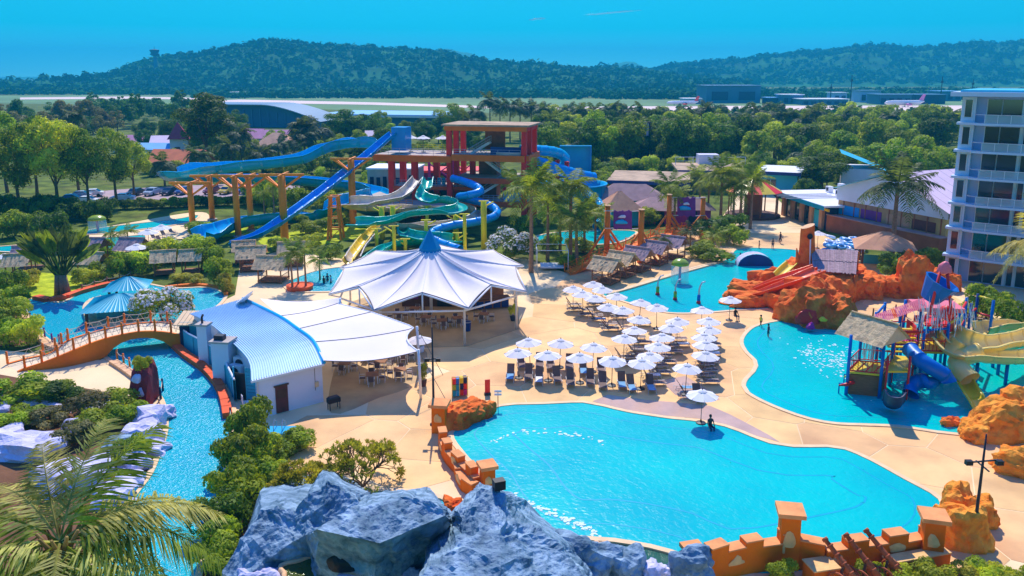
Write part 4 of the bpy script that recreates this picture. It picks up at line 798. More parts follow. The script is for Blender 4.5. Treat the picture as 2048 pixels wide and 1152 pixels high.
# --- the white awning
def awn(u, v):
    # four borders given in the photograph: roof side (v=0) to mast side (v=1); u runs from the back to the front
    L_ = [(520, 597, 4.1), (560, 632, 4.1), (596, 658, 4.1), (628, 684, 3.9), (648, 722, 3.5)]
    R_ = [(682, 595, 4.3), (676, 607, 3.9), (743, 624, 4.2), (834, 656, 4.0), (837, 703, 3.9)]
    def at(l, t): t *= len(l) - 1; i = min(int(t), len(l) - 2); f = t - i; return P(*l[i]).lerp(P(*l[i + 1]), f)
    return at(L_, u), at(R_, u)
aw = thing('awning', 'wide white tensile awning between corrugated roof and mast', 'awning', P(700, 770))
rows = []
for i in range(25):
    u = i / 24; a, b = awn(u, 0); row = []
    for j in range(25):
        v = j / 24; p = a.lerp(b, v); p.z += -0.35 * math.sin(math.pi * v) * (0.5 + 0.5 * math.cos(math.pi * (u * 2))) + 0.12 * math.sin(u * 25) * v * (1 - v)
        if v > 0.9 and u > 0.72: p.x -= 0.9 * math.sin(math.pi * (u - 0.72) / 0.28) * (v - 0.9) / 0.1
        row.append(p)
    rows.append(row)
for k in range(4):
    mb = MB(); mb.grid([r_ for r_ in rows[k * 6:k * 6 + 7]]); mb.build('cloth_panel', 'fabric', aw, True, True)
    mb = MB(); mb.tube([p + Vector((0, 0, 0.02)) for p in rows[k * 6 + 6]], 0.035, 5, False); mb.build('seam', 'pole', aw, False, True)
mb = MB(); mb.tube([r_[-1] for r_ in rows], 0.06, 6, False); mb.build('edge_rope', 'white_paint', aw, False, True)
for (x, y, z) in ((837, 703, 3.9), (834, 656, 4.0), (680, 600, 4.2)):
    t_ = P(x, y, z); mb = MB(); mb.tube([Vector((t_.x + 0.1, t_.y, 0)), Vector((t_.x, t_.y, z + 0.15))], 0.11, 8); mb.build('mast', 'white_paint', aw, True, True); mb = MB(); mb.tube([t_, Vector((t_.x + 2.2, t_.y - 0.6, 0))], 0.025, 4); mb.build('stay', 'pole', aw, False, True)
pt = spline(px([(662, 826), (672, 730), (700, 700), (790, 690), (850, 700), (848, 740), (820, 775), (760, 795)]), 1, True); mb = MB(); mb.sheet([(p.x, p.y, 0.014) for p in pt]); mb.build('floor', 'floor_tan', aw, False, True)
# --- service building with the corrugated barrel roof
gA, gB = P(511, 845), P(660, 808); bo = thing('service_building', 'white service building with pale blue corrugated curved roof', 'building', gA)
Lr = [(379, 628, 3.3), (416, 646, 3.3), (461, 683, 3.3), (496, 721, 3.25), (502, 762, 3.1)]; Rr_ = [(486, 598, 3.9), (557, 633, 4.0), (594, 658, 4.0), (627, 684, 3.8), (648, 727, 3.25)]
LS, RS = spline([P(*q) for q in Lr], 0.5), spline([P(*q) for q in Rr_], 0.5)
def at(l, t): t *= len(l) - 1; i = min(int(t), len(l) - 2); return l[i].lerp(l[i + 1], t - i)
NS = 30
for k in range(NS):
    rows = []
    for i in range(19):
        u = i / 18; a, b = at(LS, u), at(RS, u); r_ = []
        for v, dz in ((k / NS, 0.0), ((k + 0.12) / NS, 0.07), ((k + 0.3) / NS, 0.07), ((k + 0.42) / NS, 0.0), ((k + 1) / NS, 0.0)): p = a.lerp(b, v); p.z += dz; r_.append(p)
        rows.append(r_)
    mb = MB(); mb.grid(rows); mb.build('roof_sheet', 'roof_metal', bo, False, True)
mb = MB(); mb.tube([p + Vector((0, 0, 0.05)) for p in RS], 0.16, 6); mb.build('gutter', 'slide_blue', bo, True, True)
mb = MB(); mb.bar(LS[-1] + Vector((0, 0, -0.08)), RS[-1] + Vector((0, 0, -0.08)), 0.14, 0.16); mb.build('fascia', 'white_paint', bo, False, True)
def wallq(l, z0=0.0, drop=0.12, nm='wall', m='wall_white'):
    mb = MB(); mb.grid([[Vector((p.x, p.y, z0)) for p in l], [Vector((p.x, p.y, p.z - drop)) for p in l]]); return mb.build(nm, m, bo, False, True)
LI = [p + Vector((0.25, 0.3, 0)) for p in LS]; RI = [p + Vector((-0.25, 0.3, 0)) for p in RS]
wl = wallq([LI[-1], RI[-1]]); wallq(LI); wallq(RI); wallq([LI[0], RI[0]])
fd = (RI[-1] - LI[-1]); fd.z = 0; fl = fd.length; fx = fd / fl; fn = Vector((fx.y, -fx.x, 0)); fo = Vector((LI[-1].x, LI[-1].y, 0))
fz = math.atan2(fx.y, fx.x)
def onwall(nm, u, z, w_, h_, t_, m, par=None): mb = MB(); c = fo + fx * u + fn * (t_ / 2 + 0.004); mb.box((c.x, c.y, z), (w_, t_, h_), fz); return mb.build(nm, m, par or bo, False, True)
dr = onwall('door', fl * 0.36, 1.1, 0.95, 2.1, 0.06, 'door_brown'); onwall('door_panel', fl * 0.36, 1.55, 0.7, 0.7, 0.09, 'wood_dark'); onwall('door_frame', fl * 0.36, 2.2, 1.15, 0.1, 0.12, 'wood_dark'); onwall('meter_box', fl * 0.9, 1.6, 0.28, 0.4, 0.15, 'coping'); onwall('downpipe', fl * 0.012, 1.5, 0.1, 3.0, 0.1, 'steel'); onwall('cable', fl * 0.88, 2.0, 0.03, 1.8, 0.03, 'pole')
# yard wall along the river, with lean-to, tanks and air conditioners
YW = [(362, 692), (375, 704), (398, 717), (426, 735), (445, 756), (457, 778), (469, 804)]
yw = thing('yard_wall', 'curved teal service yard wall above the river', 'wall', P(420, 715))
pw = spline(px(YW), 0.8); mb = MB()
for z0, z1 in ((0, 1.8),):
    mb.grid([[Vector((p.x, p.y, 0)) for p in pw], [Vector((p.x, p.y, z1)) for p in pw], [Vector((p.x + 0.18, p.y + 0.05, z1)) for p in pw], [Vector((p.x + 0.18, p.y + 0.05, 0)) for p in pw]])
mb.build('wall', 'wall_teal', yw, False, True)
mb = MB(); mb.tube([p + Vector((0.09, 0.02, 1.85)) for p in pw], 0.08, 5); mb.build('cap', 'white_paint', yw, False, True)
for k in range(6): q = pw[int((k + 0.5) / 6 * len(pw))]; mb = MB(); mb.box((q.x - 0.05, q.y - 0.02, 0.9), (0.06, 0.06, 1.7)); mb.build('seam_strip', 'teal_paint', yw, False, True)
ln = thing('lean_to', 'small lean-to with pink sheet roof at the bridge end', 'shed', P(366, 698)); mb = MB(); mb.box((0.9, 0.9, 1.3), (2.0, 1.8, 2.6)); mb.build('wall', 'wall_teal', ln); mb = MB(); mb.box((0.3, -0.03, 1.2), (0.9, 0.08, 2.0)); mb.build('door', 'navy', ln)
for k in range(7): mb = MB(); m_ = Matrix.Rotation(R(14), 3, 'X'); mb.box((-0.35 + k * 0.42, 0.8, 2.75), (0.38, 2.6, 0.07), M=m_); mb.build('roof_sheet', 'coping', ln)
for i, (x, y, h, w_, lb) in enumerate([(413, 728, 3.6, 0.9, 'grey kitchen flue block left of the corrugated roof'), (452, 762, 3.5, 1.5, 'larger grey flue block with vent on top beside the roof edge')]):
    g = P(x, y); f_ = thing('flue_block', lb, 'flue', g, R(-8)); mb = MB(); mb.box((0, 0, h / 2), (w_, w_ * 0.9, h)); mb.build('stack', 'wall_white', f_); mb = MB(); mb.box((0, 0, h + 0.08), (w_ + 0.25, w_ * 0.9 + 0.25, 0.16)); mb.build('cap', 'concrete', f_)
    mb = MB(); mb.tube([(-0.1, 0, h), (-0.1, 0, h + 0.7), (0.1, -0.15, h + 0.95)], 0.1, 8) if i == 0 else mb.box((-0.2, -0.1, h + 0.35), (0.8, 0.6, 0.4)); mb.build('vent', 'dark_metal', f_)
for i, (x, y) in enumerate([(478, 770), (488, 765)]):
    g = P(x, y); f_ = thing('condenser_unit', ['white condenser unit in the service yard', 'second condenser unit against the white wall in the yard'][i], 'air conditioner', g, R(-20)); mb = MB(); mb.box((0, 0, 1.3 + i * 0.5), (1.2, 0.8, 1.0)); mb.build('case', 'chair_white', f_); mb = MB(); mb.lathe([(0.02, 0), (0.36, 0.02), (0.38, 0.05)], 16, (0, -0.41, 1.3 + i * 0.5), Matrix.Rotation(R(90), 3, 'X')); mb.build('fan_grille', 'dark_metal', f_); mb = MB(); mb.box((0, 0, (0.8 + i * 0.5) / 2), (1.0, 0.6, 0.8 + i * 0.5)); mb.build('stand', 'dark_metal', f_)
g = P(485, 800); sd2 = thing('slatted_shed', 'teal slatted yard partition with open doorway', 'partition', g, R(-14))
for k in range(9): mb = MB(); mb.box((1.0, 0, 0.3 + k * 0.28), (1.0, 0.07, 0.24)); mb.build('slat', 'wall_teal', sd2)
mb = MB(); mb.box((-0.1, 0.05, 1.1), (1.0, 0.04, 2.2)); mb.build('doorway', 'black', sd2)
for x in (-0.62, 0.45, 1.55): mb = MB(); mb.box((x, 0, 1.35), (0.09, 0.12, 2.7)); mb.build('post', 'wall_teal', sd2)
pc = thing('plastic_chair', 'white plastic chair at the corner of the service building', 'chair', P(492, 815), R(120))
mb = MB(); mb.box((0, 0, 0.44), (0.5, 0.5, 0.05)); mb.build('seat', 'chair_white', pc); mb = MB(); mb.box((0, 0.24, 0.75), (0.48, 0.05, 0.6)); mb.build('backrest', 'chair_white', pc)
for a in (-.21, .21):
    for b in (-.21, .21): mb = MB(); mb.box((a, b, 0.21), (0.05, 0.05, 0.42)); mb.build('leg', 'chair_white', pc)
gr = thing('grill_cart', 'dark barbecue cart beside the white end wall', 'cart', P(668, 818), fz); mb = MB(); mb.box((0, 0, 0.75), (0.95, 0.5, 0.35)); mb.build('firebox', 'black', gr); mb = MB(); mb.box((0, 0, 0.98), (0.9, 0.45, 0.12), taper=0.8); mb.build('lid', 'dark_metal', gr)
for a in (-.4, .4):
    for b in (-.2, .2): mb = MB(); mb.box((a, b, 0.29), (0.05, 0.05, 0.58)); mb.build('leg', 'dark_metal', gr)
dsh = thing('satellite_dish', 'white satellite dish on the far corner of the corrugated roof', 'dish', P(492, 606, 3.9)); mb = MB(); mb.lathe([(0.02, -0.2), (0.5, -0.12), (0.95, 0.12), (0.98, 0.14)], 20, (0, 0, 0.5), Matrix.Rotation(R(-35), 3, 'Y')); mb.build('reflector', 'chair_white', dsh, True); mb = MB(); mb.tube([(0, 0, -0.1), (0, 0, 0.4)], 0.05, 6); mb.tube([(0, 0, 0.35), (0.7, 0, 0.9)], 0.025, 5); mb.build('mount', 'pole', dsh)
# ================================================================== parasols and loungers
def mk_umbrella():
    t = thing('parasol', 'x', 'parasol'); mb = MB(); mb.tube([(0, 0, 0), (0, 0, 2.62)], 0.03, 6); mb.build('pole', 'pole', t)
    mb = MB(); mb.lathe([(0.36, 0), (0.36, 0.08), (0.08, 0.14), (0.05, 0.3)], 12); mb.build('base', 'dark_metal', t)
    r0, zr, zt = 1.2, 2.2, 2.62
    for k in range(8):
        a0, a1 = k * math.pi / 4 + .39, (k + 1) * math.pi / 4 + .39; rows = []
        for j in range(5):
            s_ = 0.16 + 0.84 * j / 4; z = zt - 0.06 - (zt - zr) * s_ ** 1.15; row = []
            for i in range(4):
                q = i / 3; p = Vector((math.cos(a0), math.sin(a0), 0)).lerp(Vector((math.cos(a1), math.sin(a1), 0)), q) * r0 * s_; p.z = z - 0.05 * math.sin(math.pi * q) * s_; row.append(p)
            rows.append(row)
        mb = MB(); mb.grid(rows[::-1]); mb.build('canopy_panel', 'umbrella', t, True)
    mb = MB(); mb.lathe([(0.34, 2.50), (0.2, 2.585), (0.05, 2.63)], 8); mb.build('vent_cap', 'umbrella', t); mb = MB(); mb.lathe([(0.035, 2.62), (0.04, 2.7), (0.0, 2.76)], 6); mb.build('finial', 'wood_dark', t)
    mb = MB()
    for k in range(8): a = k * math.pi / 4 + .39; mb.bar((0, 0, 2.5), (math.cos(a) * r0 * 0.99, math.sin(a) * r0 * 0.99, zr - 0.04), 0.02)
    mb.build('ribs', 'pole', t); return t
def mk_lounger():
    t = thing('sun_lounger', 'x', 'sun lounger')        # head at +y, foot at -y
    for s_ in (-0.32, 0.32): mb = MB(); mb.tube([(s_, -0.95, 0.32), (s_, 0.3, 0.32), (s_, 0.9, 0.34)], 0.025, 5); mb.build('side_rail', 'lounger_frame', t)
    for s_ in (-0.32, 0.32):
        for y in (-0.8, 0.55): mb = MB(); mb.tube([(s_, y, 0.32), (s_ * 1.05, y + (0.12 if y > 0 else -0.12), 0)], 0.024, 5); mb.build('leg', 'lounger_frame', t)
    mb = MB(); mb.grid([[(-0.3, -0.95, 0.34), (0.3, -0.95, 0.34)], [(-0.3, -0.3, 0.31), (0.3, -0.3, 0.31)], [(-0.3, 0.25, 0.34), (0.3, 0.25, 0.34)]]); mb.build('seat_sling', 'sling', t, True)
    mb = MB(); mb.box((0, 0.52, 0.70), (0.62, 0.04, 0.92), M=Matrix.Rotation(R(-36), 3, 'X')); mb.build('backrest', 'sling', t)
    for s_ in (-0.33, 0.33): mb = MB(); mb.tube([(s_, 0.1, 0.34), (s_, 0.1, 0.56), (s_, -0.35, 0.54), (s_, -0.35, 0.34)], 0.02, 5); mb.build('armrest', 'lounger_frame', t)
    return t
um0, lo0 = mk_umbrella(), mk_lounger(); fs = [True, True]
def put(tpl, i, loc, rz, lb, gp):
    if fs[i]: tpl.location = loc; tpl['label'] = lb; tpl['group'] = gp; fs[i] = False; o = tpl
    else: o = dup(tpl, loc, rz, lb, gp)
    o.rotation_euler = (random.gauss(0, .028), random.gauss(0, .028), rz) if i == 0 else (0, 0, rz); return o
UM = {'front': [(1038, 694), (1097, 699), (1161, 703), (1225, 708), (1283, 714)], 'second': [(1061, 673), (1120, 675), (1186, 683)],
      'mid': [(1248, 666), (1271, 651), (1276, 629), (1316, 682), (1301, 701), (1326, 664), (1343, 645), (1356, 632)],
      'right': [(1418, 632), (1418, 649), (1410, 664), (1410, 679), (1409, 699), (1373, 724)], 'back': [(1147, 569), (1167, 579), (1190, 588), (1217, 604), (1248, 611)], 'edge': [(1187, 560), (1205, 570), (1233, 583), (1280, 596), (1315, 605), (1405, 611)]}
RW = {'front': 'nearest row facing the wave pool', 'second': 'short row behind the nearest left one', 'mid': 'middle block between the plaza and the pools', 'right': 'right column beside the kids pool', 'back': 'row at the far left of the block', 'edge': 'row along the activity pool edge'}
nl = 0; random.seed(12)
for key, lst in UM.items():
    face = {'front': 0, 'second': 0}.get(key, R(92))
    sl_ = sorted(lst, key=lambda q: q[0] if key in ('front', 'second') else q[1]); w_ = 'from the left' if key in ('front', 'second') else 'from the back'
    for (x, y) in lst:
        g = P(x, y, 2.75); g = Vector((g.x, g.y, 0.014)); od = ORD[sl_.index((x, y))]; put(um0, 0, g, random.uniform(0, 0.6), 'white parasol, %s %s in the %s' % (od, w_, RW[key]), 'white parasols on the deck')
        if (x, y) in ((1405, 611), (1315, 605)): continue
        for s_ in (-1, 1):
            rz = face + random.uniform(-0.09, 0.09); off = Matrix.Rotation(face, 3, 'Z') @ Vector((s_ * (0.72 + random.uniform(0, .12)), -0.15 + random.uniform(-.15, .15), 0))
            side = {('a', -1): 'left', ('a', 1): 'right', ('b', -1): 'near', ('b', 1): 'far'}[('a' if face == 0 else 'b', s_)]
            put(lo0, 1, g + off, rz, 'dark lounger, %s side, under the %s parasol of the %s' % (side, od, RW[key].replace(' between the plaza and the pools', '').replace(' beside the kids pool', '').replace(' facing the wave pool', '').replace('row behind the nearest left one', 'second row').replace('along the activity pool edge', 'at pool edge').replace('row at the far left of the block', 'far left row')), 'dark sun loungers')
            nl += 1
random.seed(31)
for i, o in enumerate(random.sample([q for q in bpy.data.objects if q.name.startswith('sun_lounger')], 12)):
    mt = Matrix.Translation(o.location) @ Matrix.Rotation(o.rotation_euler.z, 4, 'Z'); mb = MB(); mb.grid([[mt @ Vector((x, y, 0.36 + dz)) for x in (-.27, 0, .27)] for y, dz in ((-.85, -.02), (-.4, -.02), (0, .0), (.22, .03))]); tw_ = mb.build('towel', ('towel', 'chair_white', 'towel')[i % 3], None, True); tag(tw_, ('light blue', 'white', 'light blue')[i % 3] + ' towel on the ' + o['label'].replace('dark lounger, ', '').replace(' side, under the', ' lounger,')[:60].rsplit(' ', 1)[0], 'towel', 'towels on loungers')
for i, (x, y, lb) in enumerate([(1405, 776, 'white parasol standing alone at the edge of the wave pool'), (1461, 590, 'white parasol above the seated lifeguard by the activity pool'), (1637, 460, 'white parasol left of the stacked swim rings'), (1722, 475, 'white parasol among the swim rings by the brown roof'), (838, 668, 'small white parasol at the corner of the awning'), (323, 456, 'white parasol right of the toddler pool'), (296, 465, 'white parasol between the two far left pools'), (273, 495, 'white parasol above the thatched hut by the paddling pool'), (39, 502, 'white parasol at the far left above the thatch'), (72, 500, 'white parasol right of the far left one'), (8, 505, 'white parasol cut by the left edge')]):
    g = P(x, y, 2.75); dup(um0, (g.x, g.y, 0.014), 0.3, lb, 'single white parasols', 1.25 if i in (5, 6, 7) else None)
for i, (x, y, a, lb) in enumerate([(1395, 800, 0, 'lone dark lounger behind the pool edge parasol'), (310, 480, 60, 'shaded lounger right of the paddling pool'), (330, 474, 60, 'shaded lounger beside the toddler pool terrace'), (345, 468, 60, 'farther shaded lounger on the toddler pool terrace'), (322, 486, 60, 'lowest shaded lounger by the paddling pool')]):
    g = P(x, y); dup(lo0, (g.x, g.y, 0.014), R(a), lb, 'dark sun loungers')
# ================================================================== left: bridge, lagoon bar, huts, gardens, rocks
mk('bridge_orange', S(255, 124, 12), 0.75, 0.16, 0.5, 0.2, 6, wear=S(180, 74, 20) + (0.5,)); mk('bridge_deck', S(240, 214, 170), 0.8, 0.1, 0.8); mk('rope', S(228, 206, 176), 0.9, 0.1, 3); mk('thatch', S(222, 190, 142), 0.95, 0.3, 3.0, 0.8, 9, 0.05, wear=S(150, 118, 90) + (0.6,), stretch=(1, 1, 3)); mk('thatch_grey', S(176, 148, 146), 0.95, 0.3, 3.0, 0.8, 9, 0.05)
mk('rock_grey', S(60, 108, 132), 0.7, 0.35, 1.1, 1.0, 4.5, 0.4, col2=S(140, 166, 184), wear=S(40, 84, 108) + (0.6,)); mk('rock_pale', S(206, 200, 222), 0.85, 0.2, 0.9, 0.7, 4, 0.2); mk('rock_red', S(244, 84, 20), 0.9, 0.2, 0.8, 0.7, 3.5, 0.15, col2=S(255, 132, 54)); mk('rock_cream', S(238, 190, 140), 0.9, 0.15, 1, 0.5, 4, 0.15)
mk('roof_teal', S(0, 172, 190), 0.45, 0.1, 0.5, spec=0.4); mk('maroon', S(150, 48, 52), 0.85, 0.2, 1, 0.4, 4); mk('tile_stone', S(230, 180, 130), 0.8, 0.15, 1.5, 0.2, 8)
def rowpt(l): return [P(*q) for q in l]
# bridge
NE = rowpt([(36, 745, 0.0), (47, 739, 0.15), (81, 728, 0.55), (113, 716, 0.95), (145, 703, 1.3), (177, 690, 1.55), (209, 679, 1.75), (242, 671, 1.88), (275, 665, 1.92), (308, 664, 1.85), (340, 667, 1.6), (365, 672, 1.25)])
br = thing('footbridge', 'arched orange footbridge with rope railings over the lazy river', 'bridge', Vector((NE[0].x, NE[0].y, 0)))
ne = spline(NE, 0.6); WB = 3.0
def side(l, i): t = (l[min(i + 1, len(l) - 1)] - l[max(i - 1, 0)]); t.z = 0; t.normalize(); return Vector((-t.y, t.x, 0))
fe = [p + side(ne, i) * WB for i, p in enumerate(ne)]
n = len(ne)
def under(i): 
    u = i / (n - 1); return -0.05 if u < 0.5 else max(-0.05, ne[i].z - 0.55 - 1.5 * abs((u - 0.76) / 0.24) ** 3)
mb = MB(); mb.grid([[p + Vector((0, 0, 0)) for p in ne], [p for p in fe]]); mb.build('deck', 'bridge_deck', br, False, True)
mb = MB(); mb.grid([[Vector((p.x, p.y, under(i))) for i, p in enumerate(ne)], [p + Vector((0, 0, 0.08)) for p in ne], [p + side(ne, i) * 0.25 + Vector((0, 0, 0.08)) for i, p in enumerate(ne)], [p + side(ne, i) * 0.25 for i, p in enumerate(ne)]]); mb.build('near_beam', 'bridge_orange', br, False, True)
mb = MB(); mb.grid([[p + Vector((0, 0, 0.08)) - side(ne, i) * 0.25 for i, p in enumerate(fe)], [p + Vector((0, 0, 0.1)) for p in fe], [Vector((p.x, p.y, under(i))) for i, p in enumerate(fe)], [Vector((p.x, p.y, under(i))) for i, p in enumerate(ne)]]); mb.build('arch', 'bridge_orange', br, False, True)
def ropefence(root, pts, h=1.05, m='bridge_orange', rope='rope', net=True, r0=0.11):
    for i, p in enumerate(pts):
        mb = MB(); mb.tube([p, p + Vector((0, 0, h + 0.06))], [r0, r0 * 0.85], 7); mb.build('post', m, root, True, True)
        if i + 1 < len(pts):
            q = pts[i + 1]; mb = MB()
            for k in ((0.95, 0.12), (0.5, 0.1)) if net else ((0.9, 0.2),):
                mb.tube([p.lerp(q, t / 6) + Vector((0, 0, h * k[0] - k[1] * math.sin(math.pi * t / 6))) for t in range(7)], 0.028, 4, False)
            if net:
                for t in range(5):
                    a = p.lerp(q, t / 5) + Vector((0, 0, h * 0.9 if t % 2 else 0.1)); b = p.lerp(q, (t + 1) / 5) + Vector((0, 0, 0.1 if t % 2 else h * 0.9)); mb.tube([a, b], 0.018, 4, False)
            mb.build('rope', rope, root, False, True)
ropefence(br, [NE[i] + Vector((0.05, 0.15, 0.08)) for i in range(1, 12)])
FEi = [min(n - 1, int(k * (n - 1) / 10)) for k in range(0, 11)]
ropefence(br, [fe[i] - side(ne, i) * 0.15 + Vector((0, 0, 0.08)) for i in FEi])
def posts(label, line, m='wood_dark', h=1.0, rope='rope', r0=0.09, name='rope_fence', net=False):
    l = px(line); t = thing(name, label, 'fence', l[0]); ropefence(t, l, h, m, rope, net, r0); return t
posts('short orange rope fence on the bank below the bridge', [(235, 722), (248, 730), (260, 738), (271, 748)], 'bridge_orange')
posts('rope fence with dark posts along the lagoon bank left of the bridge', [(45, 612), (52, 628), (62, 645), (75, 660), (90, 676), (105, 688), (119, 690), (135, 692)], 'purple_paint')
posts('dark post fence along the left bank of the lower river', [(322, 800), (326, 782), (311, 765)], 'navy')
posts('dark post fence on the right bank of the lower river', [(462, 842), (463, 860), (461, 880)], 'wood_dark'); posts('brown posts standing at the river bank under the shrubs', [(428, 1040), (418, 1066), (407, 1090)], 'door_brown', 1.2)
posts('pale rope fence behind the lagoon', [(165, 584), (190, 576), (215, 569), (240, 563), (262, 558)], 'wood', 0.9)
# stone kerbs made of separate blocks beside the lagoon and river
def kerb(name, label, line, w_=0.7, h=0.3, m='tile_stone', L=1.1, cat='kerb'):
    pts = spline(px(line), 0.3); t = thing(name, label, cat, pts[0]); acc = 0; start = 0
    for i in range(1, len(pts)):
        acc += (pts[i] - pts[i - 1]).length
        if acc >= L or i == len(pts) - 1:
            a, b = pts[start], pts[i]; d = b - a
            if d.length > 0.3: mb = MB(); mb.box(((a + b) / 2) + Vector((0, 0, h / 2)), (d.length * 0.95, w_, h), math.atan2(d.y, d.x)); mb.build('stone', m, t, False, True)
            start = i; acc = 0
    return t
kerb('stone_kerb', 'peach stone kerb curving along the left lagoon bank', [(40, 622), (48, 640), (62, 662), (80, 680), (100, 694), (118, 700)]); kerb('stone_kerb', 'peach stone kerb on the bank below the bridge', [(226, 726), (245, 738), (262, 750), (280, 764)])
kerb('stone_kerb', 'dark red river wall below the teal yard wall', [(345, 690), (372, 715), (405, 738), (432, 766), (448, 800), (456, 840)], 0.7, 0.5, 'terracotta', 1.4); kerb('stone_kerb', 'orange edge of the lagoon at its right end', [(330, 577), (380, 572), (420, 574), (448, 582), (452, 592)], 0.5, 0.3, 'bridge_orange'); kerb('stone_kerb', 'orange brown bank edge at the back of the lagoon', [(72, 598), (110, 604), (150, 590), (190, 578), (240, 566)], 0.9, 0.45, 'terracotta', 2.0); kerb('stone_kerb', 'curved pale wall round the lagoon bar', [(206, 600), (186, 605), (172, 620), (176, 640), (190, 652)], 0.55, 0.5, 'coping')
# lagoon bar with two teal hip roofs
def hip(root, nm, c, w_, d_, z0, z1, m, ridge=0.0, n=14):
    c = Vector(c); cs = [c + Vector((a * w_ / 2, b * d_ / 2, z0)) for a, b in ((-1, -1), (1, -1), (1, 1), (-1, 1))]; r1, r2 = c + Vector((-ridge / 2, 0, z1)), c + Vector((ridge / 2, 0, z1))
    for a, b, p, q in ((cs[0], cs[1], r1, r2), (cs[1], cs[2], r2, r2), (cs[2], cs[3], r2, r1), (cs[3], cs[0], r1, r1)):
        rows = []
        for i in range(n + 1):
            t = i / n; l_ = a.lerp(b, t); h_ = p.lerp(q, t)
            for dt, dz in ((0, 0.0), (0.25 / n, 0.05), (0.5 / n, 0.0)):
                if t + dt <= 1: rows.append([a.lerp(b, t + dt) + Vector((0, 0, dz)), p.lerp(q, t + dt) + Vector((0, 0, dz))])
        mb = MB(); mb.grid(rows); mb.build(nm, m, root)
lb_ = thing('lagoon_bar', 'swim-up bar with large teal metal hip roof in the lagoon', 'bar', P(238, 640), R(14))
hip(lb_, 'roof_panel', (0, 1.0, 0), 6.4, 6.4, 1.5, 2.6, 'roof_teal', 1.0); hip(lb_, 'roof_panel', (-0.6, 8.0, 0), 4.6, 4.6, 1.6, 2.7, 'roof_teal', 0.6, 9)
for x in (-2.6, 2.6):
    for y in (-1.6, 3.6): mb = MB(); mb.box((x, y, 0.75), (0.24, 0.24, 1.5)); mb.build('post', 'wood_dark', lb_)
for x in (-2.2, 1.0):
    for y in (6.4, 9.6): mb = MB(); mb.box((x, y, 0.8), (0.24, 0.24, 1.6)); mb.build('post', 'wood_dark', lb_)
mb = MB(); mb.lathe([(3.4, 0.0), (3.4, 0.3), (0.01, 0.32)], 20, (0, 1, 0)); mb.build('plinth', 'coping', lb_); mb = MB(); mb.box((0, 1, 0.75), (4, 2.4, 0.9)); mb.build('counter', 'wall_teal', lb_)
# thatched huts
def hut(x, y, w_, d_, rz, label, h=2.0, m='thatch', rail_=True, seed=0):
    t = thing('thatched_hut', label, 'hut', P(x, y), R(rz), 'thatched huts')
    for a in (-1, 1):
        for b in (-1, 1): mb = MB(); mb.tube([(a * w_ * .42, b * d_ * .42, 0), (a * w_ * .42, b * d_ * .42, h)], 0.09, 6); mb.build('post', 'wood', t)
    random.seed(seed + int(x))
    for s_ in (-1, 1):
        n = 9
        for r_ in range(4):                      # courses of thatch, each overlapping the one below
            y0, y1 = s_ * d_ * 0.62 * (1 - r_ / 4), s_ * d_ * 0.62 * (1 - (r_ + 1.25) / 4); z0, z1 = h - 0.12 + r_ * 0.3 * d_ / 3, h - 0.12 + (r_ + 1.25) * 0.3 * d_ / 3
            rows = [[], []]
            for i in range(n * 2 + 1):
                x_ = -w_ * 0.6 + w_ * 1.2 * i / (n * 2); j = random.uniform(-0.09, 0.09); rows[0].append((x_, y0 + s_ * j, z0 - 0.05 + j * 0.6)); rows[1].append((x_, y1, z1 + 0.06 + 0.02 * r_))
            mb = MB(); mb.grid(rows if s_ < 0 else rows[::-1]); mb.build('thatch_course', m, t)
    zr = h - 0.12 + 5.25 * 0.3 * d_ / 3 * 0.8
    mb = MB(); mb.tube([(-w_ * .62, 0, h + 1.13 * d_ / 3), (w_ * .62, 0, h + 1.13 * d_ / 3)], 0.16, 6); mb.build('ridge', m, t)
    for s_ in (-1, 1): mb = MB(); mb.add([(s_ * w_ * .5, -d_ * .5, h - 0.05), (s_ * w_ * .5, d_ * .5, h - 0.05), (s_ * w_ * .5, 0, h + 1.0 * d_ / 3)], [(0, 1, 2)]); mb.build('gable', 'wood', t)
    mb = MB(); mb.box((0, 0, 0.28), (w_ * .9, d_ * .9, 0.16)); mb.build('floor', 'wood', t)
    if rail_:
        for (a, b) in (((-1, -1), (1, -1)), ((-1, -1), (-1, 1)), ((1, -1), (1, 1))):
            p, q = Vector((a[0] * w_ * .42, a[1] * d_ * .42, 0.36)), Vector((b[0] * w_ * .42, b[1] * d_ * .42, 0.36)); mb = MB(); u = Vector((0, 0, 0.6))
            mb.tube([p + u, q + u], 0.04, 5)
            for k in range(8): s = p.lerp(q, k / 7); mb.tube([s, s + u], 0.02, 4)
            mb.build('railing', 'wood', t)
    return t
HUTS = [(548, 562, 3.4, 3.0, -6, 'thatched hut with railing left of the splash pool'), (505, 540, 3.2, 3, 12, 'thatched hut behind the one near the splash pool'), (585, 530, 3, 3, 10, 'small thatched hut under the palms near the slide foot'), (490, 525, 2.6, 2.6, 15, 'thatched hut at the foot of the speed slide'), (187, 552, 2.8, 2.8, -4, 'thatched hut with sunny pale roof above the lagoon'), (188, 522, 3.0, 3.2, -2, 'purple grey thatched hut by the paddling pool'), (268, 522, 3.0, 3.2, -6, 'purple grey thatched hut right of the paddling pool'), (330, 548, 2.6, 2.8, 18, 'thatched shelter amid bushes behind the lagoon'), (60, 540, 3.0, 3.2, 10, 'purple grey thatched hut left of the fan palm'), (40, 556, 2.6, 2.8, 14, 'lower thatched hut at the far left'), (385, 545, 2.4, 2.6, 12, 'shaded thatched hut right of the shelter behind the lagoon')]
for i, (x, y, a, b, r_, lb) in enumerate(HUTS): hut(x, y, a, b, r_, lb, 2.0, 'thatch_grey' if 'purple' in lb else 'thatch', i in (0, 1, 2, 3))
